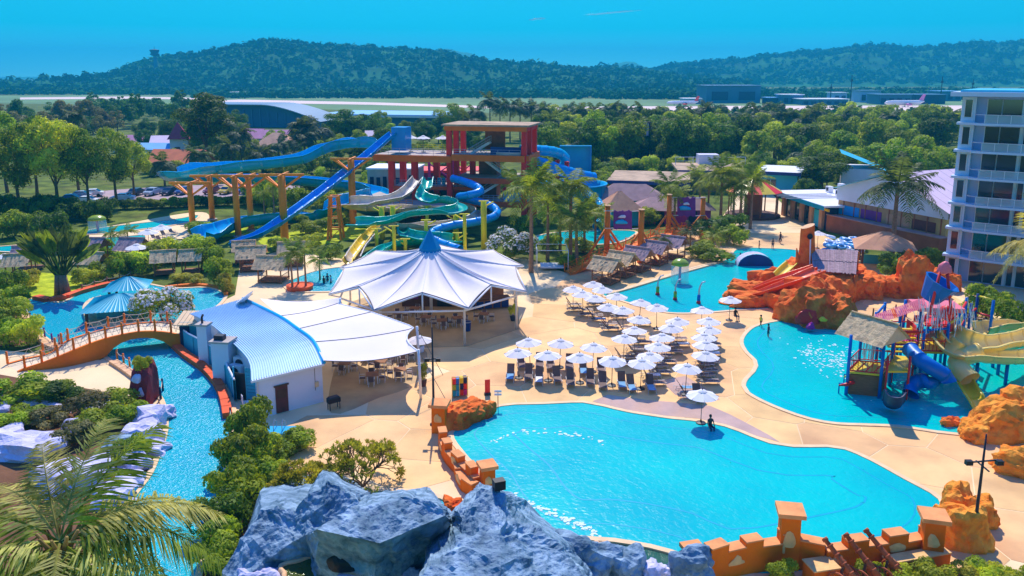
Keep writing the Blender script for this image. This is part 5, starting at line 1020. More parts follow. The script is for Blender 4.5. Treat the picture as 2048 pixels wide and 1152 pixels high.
for i, (x, y, lb) in enumerate([(1212, 565, 'nearest thatched cabana on the deck beside the activity pool'), (1243, 552, 'second thatched cabana from the near end by the activity pool'), (1275, 541, 'third thatched cabana beside the activity pool'), (1310, 528, 'fourth thatched cabana under the orange posts'), (1345, 516, 'farthest thatched cabana by the bushes')]): hut(x, y, 3.0, 2.9, -36, lb, 2.0, 'thatch' if i < 2 else 'thatch_grey', True)
# ---- rocks
def rock(mb, c, dims, seed, sub=3, amp=0.28, fr=1.0, rz=0.0, facet=0.0, flat=None, lump=0.0):
    bm = bmesh.new(); bmesh.ops.create_icosphere(bm, subdivisions=sub, radius=1); c = Vector(c); d = Vector(dims); m = Matrix.Rotation(rz, 3, 'Z'); o = Vector((seed * 7.3, seed * 3.1, seed * 1.7)); vs = []
    for v in bm.verts:
        p = v.co.copy(); k = 1 + amp * noise.noise(p * 1.3 * fr + o) * 1.6 + amp * 0.5 * noise.noise(p * 3.2 * fr + o) + amp * 0.3 * noise.noise(p * 7.5 * fr + o) + lump * abs(noise.noise(p * 5 * fr + o))
        b_ = max(abs(p.x), abs(p.y), abs(p.z)); p = p * k * (1 + facet * (1 / b_ - 1))
        q = Vector((p.x * d.x, p.y * d.y, p.z * d.z))
        if flat is not None and q.z > flat * d.z: q.z = flat * d.z + (q.z - flat * d.z) * 0.25
        if q.z < -d.z * 0.3: q.z = -d.z * 0.3
        vs.append(m @ q + c + Vector((0, 0, d.z * 0.28)))
    bm.verts.index_update(); mb.add(vs, [[v.index for v in f.verts] for f in bm.faces]); bm.free(); return mb
def boulder(name, label, x, y, dims, m, seed, rz=0.0, cat='rock', group=None, sub=3, amp=0.28, facet=0.4, z=0.0, **k):
    g = P(x, y, z); g.z = 0; mb = MB(); rock(mb, (0, 0, z), dims, seed, sub, amp, rz=rz, facet=facet, **k); o = mb.build(name, m, None, False); o.location = g; WM[o.name] = Matrix.Translation(g); return tag(o, label, cat, group)
# bluish white garden rocks on the left
for i, (x, y, d, lb) in enumerate([(50, 905, (2.6, 1.5, 1.0), 'large flat pale rock at the left edge'), (85, 905, (1.4, 1.0, 0.9), 'pale flat rock overhanging the dark hollow'), (15, 880, (1.3, 1.0, 0.7), 'pale rock touching the left edge'), (300, 850, (1.2, 1.0, 1.0), 'tall pale rock on the river bank'), (325, 835, (0.9, 0.8, 0.7), 'pale rock at the water beside the pillar'), (285, 880, (1.3, 1.1, 0.9), 'pale bank rock below the bushes'), (245, 905, (1.6, 1.2, 0.8), 'teal grey bank rock half in shade'), (300, 905, (0.9, 1.2, 0.6), 'low rock at the river edge'), (270, 935, (1.1, 0.9, 0.7), 'pale rock under the palm frond'), (255, 970, (1.0, 0.9, 0.6), 'lower pale bank rock by the river'), (230, 1000, (1.2, 1, .7), 'lowest pale bank rock behind the palm'), (180, 960, (1.6, 1.2, 1.0), 'shaded grey rock behind the palm crown'), (120, 970, (1.5, 1.3, 1.1), 'shaded red grey rock left of the palm crown'), (145, 860, (.7, .6, .7), 'teal grey stone pot shaped rock in the bed')]):
    boulder('garden_rock', lb, x, y, d, 'rock_pale' if i != 6 else 'rock_grey', 20 + i, i * 0.7, 'rock', 'pale garden rocks')
for i in range(14):
    x = [4, 20, 34, 48, 60, 72, 84, 96, 108, 118, 130, 104, 12, 8][i]; y = [797, 795, 797, 802, 806, 808, 805, 808, 812, 818, 826, 800, 812, 822][i]
    boulder('edging_stone', 'small pale edging stone, %s along the curved flower bed' % ORD[i], x, y, (0.45, 0.38, 0.32), 'rock_pale', 60 + i, i, 'stone', 'edging stones', 2)
g = P(292, 802); rp_ = thing('painted_pillar', 'dark red rock pillar with cream patches at the river bank', 'pillar', g); mb = MB(); rock(mb, (0, 0, 0), (0.75, 1.1, 2.3), 5, 3, 0.18, facet=0.75); mb.build('stone', 'maroon', rp_); 
for i, (dx, dz, s_) in enumerate([(-0.1, 1.9, 0.42), (0.15, 0.8, 0.5)]): mb = MB(); rock(mb, (dx, -0.85, dz), (s_, 0.28, s_ * 1.2), 8 + i, 2, 0.25); mb.build('cream_patch', 'rock_pale', rp_)
tree('planter_plant', 'shrub1', 'leaf_light', P(292, 802) + Vector((0, 0, 2.5)), 1.3, 0.8, 'leafy plant growing from the top of the red rock pillar', 'plant')
# ---- shrubs and bushes
def bush(x, y, h, w_, m, label, key=None, name='bush', group=None, cat='bush'):
    return tree(name, key or 'shrub%d' % (int(x) % 4), m, P(x, y), h, w_, label, cat, group)
BL = [(35, 800, 2.0, 2.6, 'leaf_mid', 'low juniper bush at the left edge below the bridge'), (95, 795, 1.8, 2.6, 'leaf_mid', 'wide dark juniper bush in the round bed'), (135, 800, 1.6, 2.2, 'leaf_dark', 'dark juniper tip right of the round bed'), (185, 830, 1.9, 2.0, 'leaf_olive', 'grey green variegated bush above the flower bed'), (225, 830, 1.9, 2.0, 'leaf_light', 'bright green bush right of the grey one'), (255, 845, 1.7, 1.8, 'leaf_mid', 'green bush near the red pillar'), (205, 860, 1.6, 1.8, 'leaf_light', 'light bush on the sunny slope'), (50, 845, 1.2, 2.0, 'leaf_mid', 'low bush inside the pale stone edging'), (110, 850, 1.3, 1.8, 'leaf_olive', 'grey flowering bush in the left bed'), (150, 885, 1.5, 1.6, 'leaf_olive', 'small grey bush behind the palm fronds'), (270, 920, 1.8, 1.3, 'leaf_mid', 'fern like bush over the bank rocks'), (20, 860, 1.3, 1.5, 'leaf_mid', 'bush left of the flat rock'),
      (500, 900, 3.4, 1.9, 'frond', 'feathery green palm shrub on the right river bank'), (480, 950, 3.0, 2.0, 'frond', 'feathery shrub overhanging the river'), (520, 940, 2.4, 1.8, 'leaf_mid', 'dense green shrub by the small blue pool'), (470, 1010, 2.6, 2.0, 'leaf_mid', 'leafy shrub left of the blue rocks'), (450, 1060, 2.4, 1.9, 'leaf_dark', 'dark shrub at the river edge above the rocks'), (575, 905, 1.4, 1.8, 'leaf_mid', 'low clipped bush by the paving edge'), (600, 895, 1.2, 1.3, 'leaf_mid', 'low round bush at the paving corner'), (545, 925, 1.6, 1.6, 'leaf_dark', 'dark low bush below the ladder'), (455, 1120, 2.2, 1.8, 'leaf_mid', 'green shrub beside the lower river bank'), (430, 1150, 2.0, 1.6, 'leaf_light', 'yellow green shrub at the bottom of the river'), (505, 985, 2.2, 1.6, 'leaf_dark', 'shaded shrub behind the blue rock ridge'), (540, 975, 1.6, 1.5, 'leaf_mid', 'shrub at the left foot of the bare tree'),
      (25, 650, 2.8, 2.2, 'leaf_light', 'leafy bush at the left edge by the lagoon'), (60, 690, 2.6, 1.8, 'leaf_light', 'bright bush left of the bridge end'), (20, 690, 2.4, 1.8, 'leaf_mid', 'bush at the left edge near the bridge'), (30, 615, 2.6, 2.0, 'leaf_mid', 'bush above the rope fence on the left'), (15, 590, 3.4, 2.6, 'leaf_mid', 'tall bush on the left lawn edge'), (55, 575, 2.4, 1.8, 'leaf_yellow', 'yellow leafed bush on the left lawn'), (170, 570, 2.0, 1.8, 'leaf_light', 'broad leafed plant right of the fan palm'), (215, 560, 3.0, 2.4, 'leaf_mid', 'dense bush at the back bank of the lagoon'), (250, 556, 3.2, 2.4, 'leaf_mid', 'second dense bush at the back bank of the lagoon'), (285, 545, 3.0, 2.6, 'leaf_light', 'dense light bush left of the thatched shelter'), (300, 530, 3.0, 2.6, 'leaf_mid', 'bush above the thatched shelter'), (360, 565, 1.2, 1.6, 'leaf_yellow', 'yellow low hedge at the lagoon edge'), (395, 567, 1.2, 1.6, 'leaf_yellow', 'right part of the yellow low hedge'), (340, 525, 3.2, 2.8, 'leaf_light', 'white flowering bush mass behind the shelter'), (380, 520, 3.2, 2.8, 'leaf_light', 'pale bush mass right of the white flowering one'), (420, 540, 3.2, 2.6, 'leaf_mid', 'dense green bush left of the huts'), (440, 570, 3.4, 2.0, 'leaf_mid', 'leafy bush at the right tip of the lagoon'), (455, 585, 2.4, 1.4, 'leaf_yellow', 'yellow green bush at the right end of the lagoon'), (410, 515, 3.0, 2.4, 'leaf_mid', 'bush below the speed slide foot'), (145, 500, 3.2, 2.2, 'leaf_mid', 'bush right of the purple hut'), (110, 480, 4.5, 3.0, 'leaf_dark', 'dark bush above the purple huts'), (20, 475, 4.0, 3.0, 'leaf_mid', 'bushes behind the landing pool at the left edge'), (60, 470, 3.6, 3.0, 'leaf_mid', 'second bush behind the landing pool'), (215, 510, 2.4, 1.6, 'leaf_mid', 'small bush between the grey huts'), (610, 470, 2.2, 2.6, 'leaf_mid', 'round clipped bush on the lawn behind the orange column'), (640, 462, 2.0, 2.4, 'leaf_mid', 'second clipped bush on the slide lawn'), (560, 505, 2.2, 2.2, 'leaf_mid', 'bush right of the speed slide foot'), (620, 500, 2.4, 2.2, 'leaf_light', 'light bush below the lattice trestle'), (400, 468, 2.0, 2.6, 'leaf_mid', 'clipped bush ring at the raft slide end'), (540, 415, 5.0, 3.6, 'leaf_light', 'bright bushy tree between the raft slide levels'), (600, 425, 4.5, 3.2, 'leaf_mid', 'bushy tree under the raft slide'), (510, 410, 4.2, 3.2, 'leaf_light', 'bright bush right of the twin orange columns'), (650, 425, 4.0, 3.0, 'leaf_mid', 'bush behind the speed slide middle'), (640, 345, 5, 4, 'leaf_light', 'flowering tree behind the raft slide bend'), (660, 520, 2.2, 2.0, 'leaf_mid', 'bush left of the body slide ends'), (1015, 530, 1.8, 2.2, 'leaf_mid', 'low bush under the white blossom tree'), (1300, 450, 3, 2.4, 'leaf_light', 'bright round bush behind the orange pylons'), (1100, 500, 2.2, 2.4, 'leaf_mid', 'bush row left of the white frame'), (1160, 505, 2.0, 2.4, 'leaf_light', 'low bush behind the white frame')]
random.seed(77)
for a in BL: bush(*a)
def flower_tree(x, y, h, w_, label, key='fine0', lm='leaf_mid', fm='blossom', nf=900, name='plumeria_tree'):
    r_ = tree(name, key, lm, P(x, y), h, w_, label, 'tree', None, 0.3); random.seed(int(x)); mb = MB(); lob = TM[key][2]
    for i in range(nf):
        c, q = random.choice(lob); d = rvec(); d.z = abs(d.z) * 0.8 + 0.1; leaf(mb, c + d.normalized() * q * random.uniform(0.9, 1.12), (d + rvec() * 0.4).normalized(), 0.11 * random.uniform(0.7, 1.2), 0.9)
    mb.build('blossom', fm, r_); return r_
flower_tree(330, 648, 4.2, 3.6, 'white flowering plumeria tree covering the lagoon bar', nf=1600, lm='leaf_mid'); flower_tree(1022, 520, 4.4, 4.0, 'round tree full of white blossom right of the tent', 'fine1', 'leaf_dark', nf=1500); flower_tree(345, 518, 3.0, 3.2, 'white flowering shrub behind the thatched shelter', 'fine1', 'leaf_light', nf=700); flower_tree(215, 838, 1.6, 1.6, 'low white flowering bush in the left garden', 'fine0', 'leaf_olive', nf=400)
# bare branched frangipanis on the deck in front
def frangipani(x, y, h, w_, label, seed, nt=46):
    random.seed(seed); t = thing('frangipani_tree', label, 'tree', P(x, y)); mb = MB(); lf = MB()
    def grow(p, d, l, r_, lev):
        q = p + d * l; mb.tube([p, p.lerp(q, .5) + rvec() * 0.04, q], [r_, r_ * .85, r_ * .7], 5, False)
        if lev == 0:
            for i in range(13):
                v = (d + rvec() * 1.1).normalized(); c = q + v * 0.17; tt = v; b = v.cross(rvec()).normalized(); lf.add([q + v * .03, c + b * .05, q + v * 0.34, c - b * .05], [(0, 1, 2, 3)])
            return
        for i in range(random.choice((2, 3, 3))): grow(q, (d + rvec() * 0.75 + Vector((0, 0, 0.12))).normalized(), l * random.uniform(.72, .95), r_ * .7, lev - 1)
    for i in range(5): a = i * 1.257 + random.uniform(-.3, .3); grow(Vector((0, 0, 0)), Vector((math.cos(a) * .75 * w_, math.sin(a) * .75 * w_, 1)).normalized(), h * 0.27, 0.07, 4)
    mb.build('branches', 'bark', t); lf.build('foliage', 'leaf_yellow', t); return t
frangipani(725, 975, 3.1, 1.15, 'yellow green frangipani standing on the deck', 3); frangipani(610, 1000, 2.4, 1.0, 'sparser frangipani left behind the blue rocks', 9)
# fan shaped traveller's palm
tp = thing('fan_palm', 'huge dark fan shaped palm left of the lagoon', 'palm tree', P(125, 590)); random.seed(8)
for x_ in (-0.6, 0.1, 0.7): mb = MB(); mb.tube([(x_, 0, 0), (x_ * 0.6, 0, 2.4)], [0.36, 0.28], 8); mb.build('trunk', 'palm_bark', tp, True)
for i in range(30):
    a = R(34 + i * 112 / 29); x_ = (-0.4, 0.1, 0.45)[i % 3]; L_ = random.uniform(5.2, 6.6); dd = Vector((math.cos(a), random.uniform(-.22, .22), math.sin(a) + 0.15)).normalized(); b0 = Vector((x_, 0, 2.2)); st = [b0, b0 + dd * L_ * 0.5]; tip = b0 + dd * L_ + Vector((math.cos(a) * 0.7, random.uniform(-.5, .3), -0.3)); st.append(tip)
    mb = MB(); mb.tube(st, [0.11, 0.07, 0.03], 5, False); wv = dd.cross(Vector((random.uniform(-.4, .4), -1, random.uniform(-.3, .3)))).normalized(); m0 = st[1]; rows = []
    for j in range(9):
        t_ = j / 8; c = m0.lerp(tip, t_) + Vector((0, 0, 0.12 * math.sin(math.pi * t_))); wd = 0.52 * math.sin(math.pi * (0.12 + 0.86 * t_)) ** 0.6; jj = random.uniform(.8, 1.1); rows.append([c - wv * wd * jj + Vector((0, 0.1, -0.06)), c, c + wv * wd * jj + Vector((0, 0.1, -0.06))])
    mb.grid(rows); mb.build('leaf', 'frond_dark' if i % 4 else 'frond', tp)
# small palms round the left pools and by the splash pool
for i, (x, yb, yt, s_, lb) in enumerate([(224, 500, 468, 0.55, 'small palm in front of the paddling pool'), (258, 500, 465, 0.6, 'second small palm in front of the paddling pool'), (585, 580, 505, 0.62, 'slender palm on the round planter by the splash pool'), (612, 578, 500, 0.62, 'right slender palm on the planter by the splash pool'), (597, 574, 512, 0.5, 'leaning palm on the planter by the splash pool'), (640, 560, 520, 0.5, 'small palm behind the splash pool'), (550, 450, 375, 0.8, 'palm in front of the thick orange column'), (530, 445, 385, 0.8, 'palm left of the thick orange column')]):
    g = P(x, yb); palm(g, ZT(g, yt), s_, lb, 'small palms near the pools', 'frond', 13, 200 + i)
pb = thing('round_planter', 'round terracotta planter at the splash pool edge', 'planter', P(600, 578)); mb = MB(); mb.lathe([(1.5, 0), (1.6, 0.5), (1.4, 0.5), (1.3, 0.42), (0.02, 0.42)], 18); mb.build('pot', 'terracotta', pb)
# foreground coconut palm
fp = PY(120, 1085, 18.6); h_ = fp.z
t = palm(Vector((fp.x, fp.y, 0)), h_, 1.22, 'large coconut palm filling the lower left corner', None, 'frond_pale', 1, 5, True, 1.0)
for o in list(t.children):
    if o.name.startswith('frond'): bpy.data.objects.remove(o)
random.seed(41)
FD = [(88, 0.75, 0, 1.1, 'frond_pale'), (58, 0.62, 0, 1.2, 'frond'), (28, 0.3, 1, 1.3, 'frond_pale'), (12, 0.12, 1, 1.35, 'frond'), (-8, -0.12, 1, 1.25, 'frond_pale'), (-35, -0.2, 1, 1.15, 'frond'), (-65, -0.1, 2, 1.1, 'frond_pale'), (-95, -0.15, 1, 1.1, 'frond'), (-125, 0.1, 2, 1.15, 'frond'), (-150, 0.15, 1, 1.15, 'frond_pale'), (175, 0.4, 1, 1.1, 'frond'), (150, 0.5, 1, 1.1, 'frond_pale'), (122, 0.6, 0, 1.0, 'frond_pale'), (40, -0.25, 2, 1.2, 'frond'), (-20, -0.5, 2, 1.1, 'frond'), (-50, -0.55, 3, 1.0, 'frond_dry'), (-80, -0.6, 3, 1.0, 'frond'), (-110, -0.5, 3, 1.0, 'frond_dry'), (-140, -0.4, 3, 1.0, 'frond'), (48, 0.15, 1, 1.25, 'frond_pale')]
for a, pit, k, s_, m in FD: link('frond', frondmesh(k, m, True), t, (0, 0, h_), (random.uniform(-.25, .25), -pit, R(a + random.uniform(-6, 6))), s_ * 0.96)
mb = MB()
for i in range(9): a = i * 0.7; mb.tube([(0.1 * math.cos(a), 0.1 * math.sin(a), h_ - 0.7), (0.2 * math.cos(a), .2 * math.sin(a), h_ - 0.2), (0.5 * math.cos(a), .5 * math.sin(a), h_ + 0.35)], [0.09, 0.08, 0.04], 5)
mb.build('leaf_sheath', 'frond_dry', t, True)
# ---- foreground blue rocks: faceted masses shaped from corner points
def mass(label, vs, fs, seed, amp=0.17, cuts=4, m='rock_grey', name='rock_mass'):
    bm = bmesh.new(); pv = [bm.verts.new(P(*v)) for v in vs]
    for f in fs:
        try: bm.faces.new([pv[i] for i in f])
        except ValueError: pass
    bmesh.ops.triangulate(bm, faces=bm.faces); bmesh.ops.recalc_face_normals(bm, faces=bm.faces)
    for c in range(cuts):
        bmesh.ops.subdivide_edges(bm, edges=bm.edges[:], cuts=1, use_grid_fill=True)
        bmesh.ops.triangulate(bm, faces=[f for f in bm.faces if len(f.verts) > 3]); bm.normal_update()
        a = amp * 0.62 ** c
        for v in bm.verts: v.co += v.normal * a * 2.0 * noise.noise(v.co * (0.7 * 1.9 ** c) + Vector((seed, seed * 2.3, c))) - v.normal * a * 2.2 * max(0, 0.35 - abs(noise.noise(v.co * Vector((1.6, 0.8, 1.2)) * 1.7 ** c + Vector((c, seed, 9)))))
    me = bpy.data.meshes.new(name); bm.to_mesh(me); bm.free(); me.materials.append(MATS[m]); o = link(name, me); return tag(o, label, 'rock', 'blue foreground rocks')
# left ridge
mass('long sloping blue grey rock ridge at the left of the foreground', [(440, 1140, 3.0), (520, 1018, 4.6), (590, 1022, 4.6), (655, 960, 6.0), (700, 985, 5.6), (725, 1020, 5.2), (640, 1055, 4.6), (580, 1085, 4.0), (470, 1170, 2.6), (430, 1230, 0), (700, 1180, 1.0), (760, 1060, 2.0), (520, 960, 0), (640, 930, 0), (760, 985, 0)], [(0, 1, 8), (1, 2, 7, 8), (2, 3, 6, 7), (3, 4, 5, 6), (8, 7, 10, 9), (7, 6, 11, 10), (6, 5, 11), (0, 8, 9), (0, 9, 12, 1), (1, 12, 13, 2), (2, 13, 3), (3, 13, 14, 4), (4, 14, 11, 5)], 3.0)
mass('blocky blue rock with a dark cave mouth in the middle foreground', [(632, 1058, 7.2), (705, 1012, 7.2), (800, 990, 7.2), (880, 1000, 7.0), (893, 1030, 6.6), (760, 1088, 6.8), (625, 1170, 2.5), (745, 1200, 2.2), (850, 1140, 2.6), (905, 1060, 4.2), (730, 985, 2), (860, 975, 2), (915, 1030, 2), (600, 1080, 3)], [(0, 1, 2, 5), (2, 3, 4, 5), (0, 5, 7, 6), (5, 8, 7), (5, 4, 9, 8), (0, 6, 13), (0, 13, 10, 1), (1, 10, 2), (2, 10, 11, 3), (3, 11, 12, 4), (4, 12, 9)], 7.0)
mass('big pyramid shaped blue rock at the bottom centre', [(905, 1015, 6.6), (945, 985, 7.0), (985, 975, 7.2), (1010, 990, 7.0), (1030, 1020, 6.4), (920, 1060, 6.4), (870, 1110, 6.4), (830, 1165, 6.0), (1000, 1080, 6.6), (1080, 1060, 5.6), (1140, 1110, 5.0), (1200, 1190, 4.0), (1000, 1200, 6.0), (820, 1240, 3.0), (1210, 1300, 0), (960, 960, 2), (1060, 1000, 2), (1180, 1110, 1.0), (880, 1030, 3), (1000, 1330, 2)], [(0, 1, 2, 5), (2, 3, 4, 8), (2, 8, 5), (5, 8, 6), (6, 8, 12, 7), (4, 9, 8), (8, 9, 10, 12), (10, 11, 12), (7, 12, 13), (12, 11, 14, 19), (12, 19, 13), (0, 15, 1), (1, 15, 2), (2, 15, 16, 3), (3, 16, 4), (4, 16, 9), (9, 16, 17, 10), (10, 17, 11), (11, 17, 14), (0, 5, 18), (5, 6, 18), (6, 7, 18), (7, 13, 18), (0, 18, 15)], 11.0)
for i, (x, y, z, d, m, lb) in enumerate([(1165, 1140, 1.5, (1.6, 1.2, 1.2), 'rock_grey', 'blue rock shoulder right of the pyramid rock'), (1250, 1150, 1.0, (1.1, 1.0, 1.1), 'rock_grey', 'small blue rock by the algae pond'), (1205, 1120, 1.0, (0.6, 0.5, 0.7), 'rock_cream', 'round cream stone among the blue rocks'), (1380, 1150, .8, (1.1, 0.8, 1.1), 'rock_grey', 'blue rock at the foot of the castle wall'), (1310, 1165, .6, (.9, .7, .8), 'rock_pale', 'pale stone at the pond edge'), (830, 1190, 2.0, (1.2, .8, .9), 'rock_pale', 'pale boulder at the bottom edge between the rocks'), (520, 1180, 2.0, (1.0, .8, .8), 'rock_pale', 'pale boulder below the sloping ridge'), (590, 1160, 2.2, (.9, .7, .5), 'rock_cream', 'cream rim stone of the green grotto pool'), (905, 1020, 0.6, (.6, .5, .5), 'rock_red', 'small orange stone by the rock pool')]):
    boulder('rock', lb, x, y, d, m, 90 + i, i, 'rock', 'foreground rocks', 4, 0.3, 0.3, z)
cv = thing('cave_mouth', 'dark cave opening in the front of the blocky blue rock', 'cave', P(690, 1125, 4.4)); mb = MB(); rock(mb, (0, -0.15, -0.2), (0.75, 0.3, 0.6), 4, 3, 0.15); mb.build('opening', 'black', cv); mb = MB(); mb.box((0.15, -0.75, -0.35), (0.9, 0.7, 0.12), R(-18)); mb.build('spillway', 'rock_pale', cv)
gp = thing('grotto_pool', 'small green water basin with cream rim at the bottom edge', 'pool', P(620, 1140, 3.0)); mb = MB(); pr = [(1.0 + 0.12 * math.sin(k * 1.3)) for k in range(24)]
mb.add([(math.cos(k * math.pi / 12) * pr[k] * 1.25, math.sin(k * math.pi / 12) * pr[k] * 0.9, 0) for k in range(24)] + [(0, 0, 0)], [(k, (k + 1) % 24, 24) for k in range(24)]); mb.build('water', 'algae_water', gp)
mb = MB(); mb.tube([(math.cos(k * math.pi / 12) * pr[k] * 1.3, math.sin(k * math.pi / 12) * pr[k] * 0.95, 0) for k in range(24)], 0.13, 6, closed=True); mb.build('rim', 'rock_cream', gp, True); mb = MB(); mb.lathe([(1.25, -0.05), (1.4, -1.5), (1.6, -3.0)], 20); mb.build('wall', 'rock_grey', gp)
sp_ = thing('loudspeaker', 'black box loudspeaker on top of the pyramid rock', 'speaker', P(998, 985, 7.0)); mb = MB(); mb.box((0, 0, 0.4), (0.5, 0.4, 0.42), R(20)); mb.build('case', 'black', sp_); mb = MB(); mb.box((0, 0, 0.09), (0.1, 0.1, 0.2)); mb.build('bracket', 'dark_metal', sp_)
ld = thing('pool_ladder', 'steel ladder rails with small blue plunge tub behind the shrubs', 'ladder', P(548, 875)); mb = MB()
for a in (0, 0.6): mb.tube([(a, 0, 0), (a, 0, 0.9), (a, 0.3, 1.2), (a, 0.8, 0.9), (a, 0.8, 0)], 0.03, 5)
mb.build('rail', 'steel', ld); mb = MB(); mb.box((0.2, 0.2, 0.25), (2.4, 1.2, 0.5)); mb.build('tub', 'slide_blue', ld)
# ================================================================== right: castle walls, rocks, play structure, hotel
mk('castle', S(255, 122, 16), 0.85, 0.14, 0.8, 0.3, 5, 0.15, wear=S(236, 92, 12) + (0.5,)); mk('castle_brick', S(240, 190, 120), 0.85, 0.15, 2, 0.3, 8); mk('castle_top', S(240, 156, 92), 0.85, 0.2, 1.2, 0.3, 8); mk('rust', S(176, 84, 40), 0.7, 0.25, 2, 0.3, 9)
mk('rock_orange', S(255, 124, 22), 0.9, 0.2, 1.2, 0.8, 3.5, 0.15, col2=S(255, 164, 62)); mk('plank', S(170, 140, 140), 0.9, 0.25, 3, 0.4, 8, rnd=0.15); mk('hotel_wall', S(164, 182, 220), 0.8, 0.06, 0.3, wear=S(166, 172, 210) + (0.3,)); mk('hotel_trim', S(190, 214, 234), 0.7, 0.05, 0.5)
mk('glass_dark', S(18, 46, 62), 0.08, 0.3, 0.3, spec=0.8); mk('frame_alu', S(206, 214, 220), 0.4, 0.05, 2); mk('brick_wall', S(170, 96, 64), 0.9, 0.2, 0.6, 0.3, 4, wear=S(130, 66, 52) + (0.5,)); mk('hall_mural', S(170, 120, 110), 0.8, 0.25, 0.15, col2=S(200, 160, 90)); mk('roof_pink', S(236, 206, 214), 0.6, 0.08, 0.3); mk('roof_cyan', S(60, 190, 214), 0.5, 0.1, 0.3); mk('roof_brown', S(176, 140, 132), 0.9, 0.15, 0.8, 0.3, 6); mk('roof_tan', S(206, 150, 112), 0.9, 0.15, 0.8, 0.3, 6)
mk('play_blue', S(0, 110, 190), 0.4, 0.1, 1); mk('play_red', S(230, 44, 40), 0.4, 0.1, 1); mk('play_pink', S(238, 120, 130), 0.5, 0.12, 1); mk('skin', S(190, 130, 100), 0.6, 0.05, 3); mk('foam', S(235, 250, 252), 0.5, 0.06, 3, translu=0.3)
def clear_mat(name, col, a):
    m = bpy.data.materials.new(name); m.use_nodes = True; n = m.node_tree; n.nodes.clear(); o = n.nodes.new('ShaderNodeOutputMaterial'); t = n.nodes.new('ShaderNodeBsdfTransparent'); g = n.nodes.new('ShaderNodeBsdfPrincipled'); g.inputs['Base Color'].default_value = col + (1,); g.inputs['Roughness'].default_value = 0.1; x = n.nodes.new('ShaderNodeMixShader'); x.inputs[0].default_value = a
    n.links.new(t.outputs[0], x.inputs[1]); n.links.new(g.outputs[0], x.inputs[2]); n.links.new(x.outputs[0], o.inputs[0]); MATS[name] = m
clear_mat('glass_clear', S(190, 225, 235), 0.35); clear_mat('water_veil', S(225, 248, 250), 0.35)
# --- crenellated walls
def castle(label, line, h, th=0.55, L=0.95, hi=0.45, base=0.0, seed=1):
    pts = spline([P(x, y, base) for x, y in line], 0.25); t = thing('castle_wall', label, 'wall', Vector((pts[0].x, pts[0].y, 0))); random.seed(seed); acc = 0; start = 0; k = 0
    for i in range(1, len(pts)):
        acc += (pts[i] - pts[i - 1]).length
        if acc >= L or i == len(pts) - 1:
            a, b = pts[start], pts[i]; d = b - a; hh = h + (hi if k % 2 == 0 else 0) + random.uniform(-.08, .08); c = (a + b) / 2; rz = math.atan2(d.y, d.x)
            if d.length > 0.15:
                mb = MB(); mb.box((c.x, c.y, hh / 2), (d.length * 1.03, th, hh), rz); mb.build('merlon' if k % 2 == 0 else 'crenel', 'castle', t, False, True)
                mb = MB(); mb.box((c.x, c.y, hh + 0.04), (d.length * 1.0, th + 0.08, 0.075), rz); mb.build('coping_stone', 'castle_top', t, False, True)
                if k % 3 == 1:
                    nrm_ = Vector((math.sin(rz), -math.cos(rz), 0)); q = c + nrm_ * (th / 2 + 0.02) ; mb = MB(); rock(mb, (q.x, q.y, hh * 0.5), (d.length * 0.45, 0.06, 0.35), k, 2, 0.3, rz=rz); mb.build('brick_patch', 'castle_brick', t, False, True)
            start = i; acc = 0; k += 1
    return t
def pillar(label, x, y, w_, h, rz=0.0, z=0.0):
    t = thing('castle_pillar', label, 'pillar', Vector((P(x, y, z).x, P(x, y, z).y, 0)), R(rz)); mb = MB(); mb.box((0, 0, h / 2), (w_, w_, h), taper=0.95); mb.build('shaft', 'castle', t); mb = MB(); mb.box((0, 0, h + 0.11), (w_ * 1.35, w_ * 1.35, 0.22)); mb.build('cap', 'castle_top', t); mb = MB(); rock(mb, (-0.05, -w_ * 0.5, h * 0.45), (w_ * 0.3, 0.07, h * 0.22), int(x), 2, 0.3); mb.build('brick_patch', 'castle_brick', t); return t
castle('orange crenellated wall along the near edge of the wave pool, left part', [(1415, 1112), (1460, 1098), (1520, 1086), (1565, 1080)], 1.5, 0.6, 0.95, 0.4, 1.5, 2); castle('orange crenellated wall behind the three cannons', [(1600, 1085), (1640, 1095), (1690, 1090), (1750, 1082), (1800, 1075), (1850, 1066)], 1.3, 0.6, 1.0, 0.4, 1.4, 3)
castle('orange crenellated wall curving down the left side of the wave pool', [(884, 890), (893, 918), (912, 942), (935, 962), (955, 985)], 0.9, 0.5, 0.8, 0.45, 0, 4); castle('short low castle wall stub on the deck side', [(915, 945), (925, 975), (950, 993)], 0.6, 0.5, 0.9, 0.15, 0, 5)
pillar('tall orange castle pillar with flat cap at the left of the cannons', 1573, 1130, 1.0, 3.0, -10); pillar('orange castle pillar beside the rocks at the right', 1858, 1122, 1.0, 2.5, -14); pillar('orange castle pillar left of the wave pool by the red rock', 880, 862, 1.0, 2.0, -8); pillar('low broken castle stub at the left end of the near wall', 1385, 1135, 0.8, 1.0, 15); pillar('horned castle stub above the blue rocks', 975, 985, 0.8, 1.7, 20)
lwl = thing('low_wall', 'low orange wall behind the hedge right of the cannons', 'wall', P(1790, 1150)); mb = MB(); a, b = P(1770, 1150), P(1890, 1128); mb.bar(a + Vector((0, 0, .4)), b + Vector((0, 0, .4)), 0.6, 0.8); mb.build('wall', 'castle', lwl, False, True); mb = MB(); mb.bar(a + Vector((0, 0, .84)), b + Vector((0, 0, .84)), 0.7, 0.07); mb.build('top', 'castle_brick', lwl, False, True)
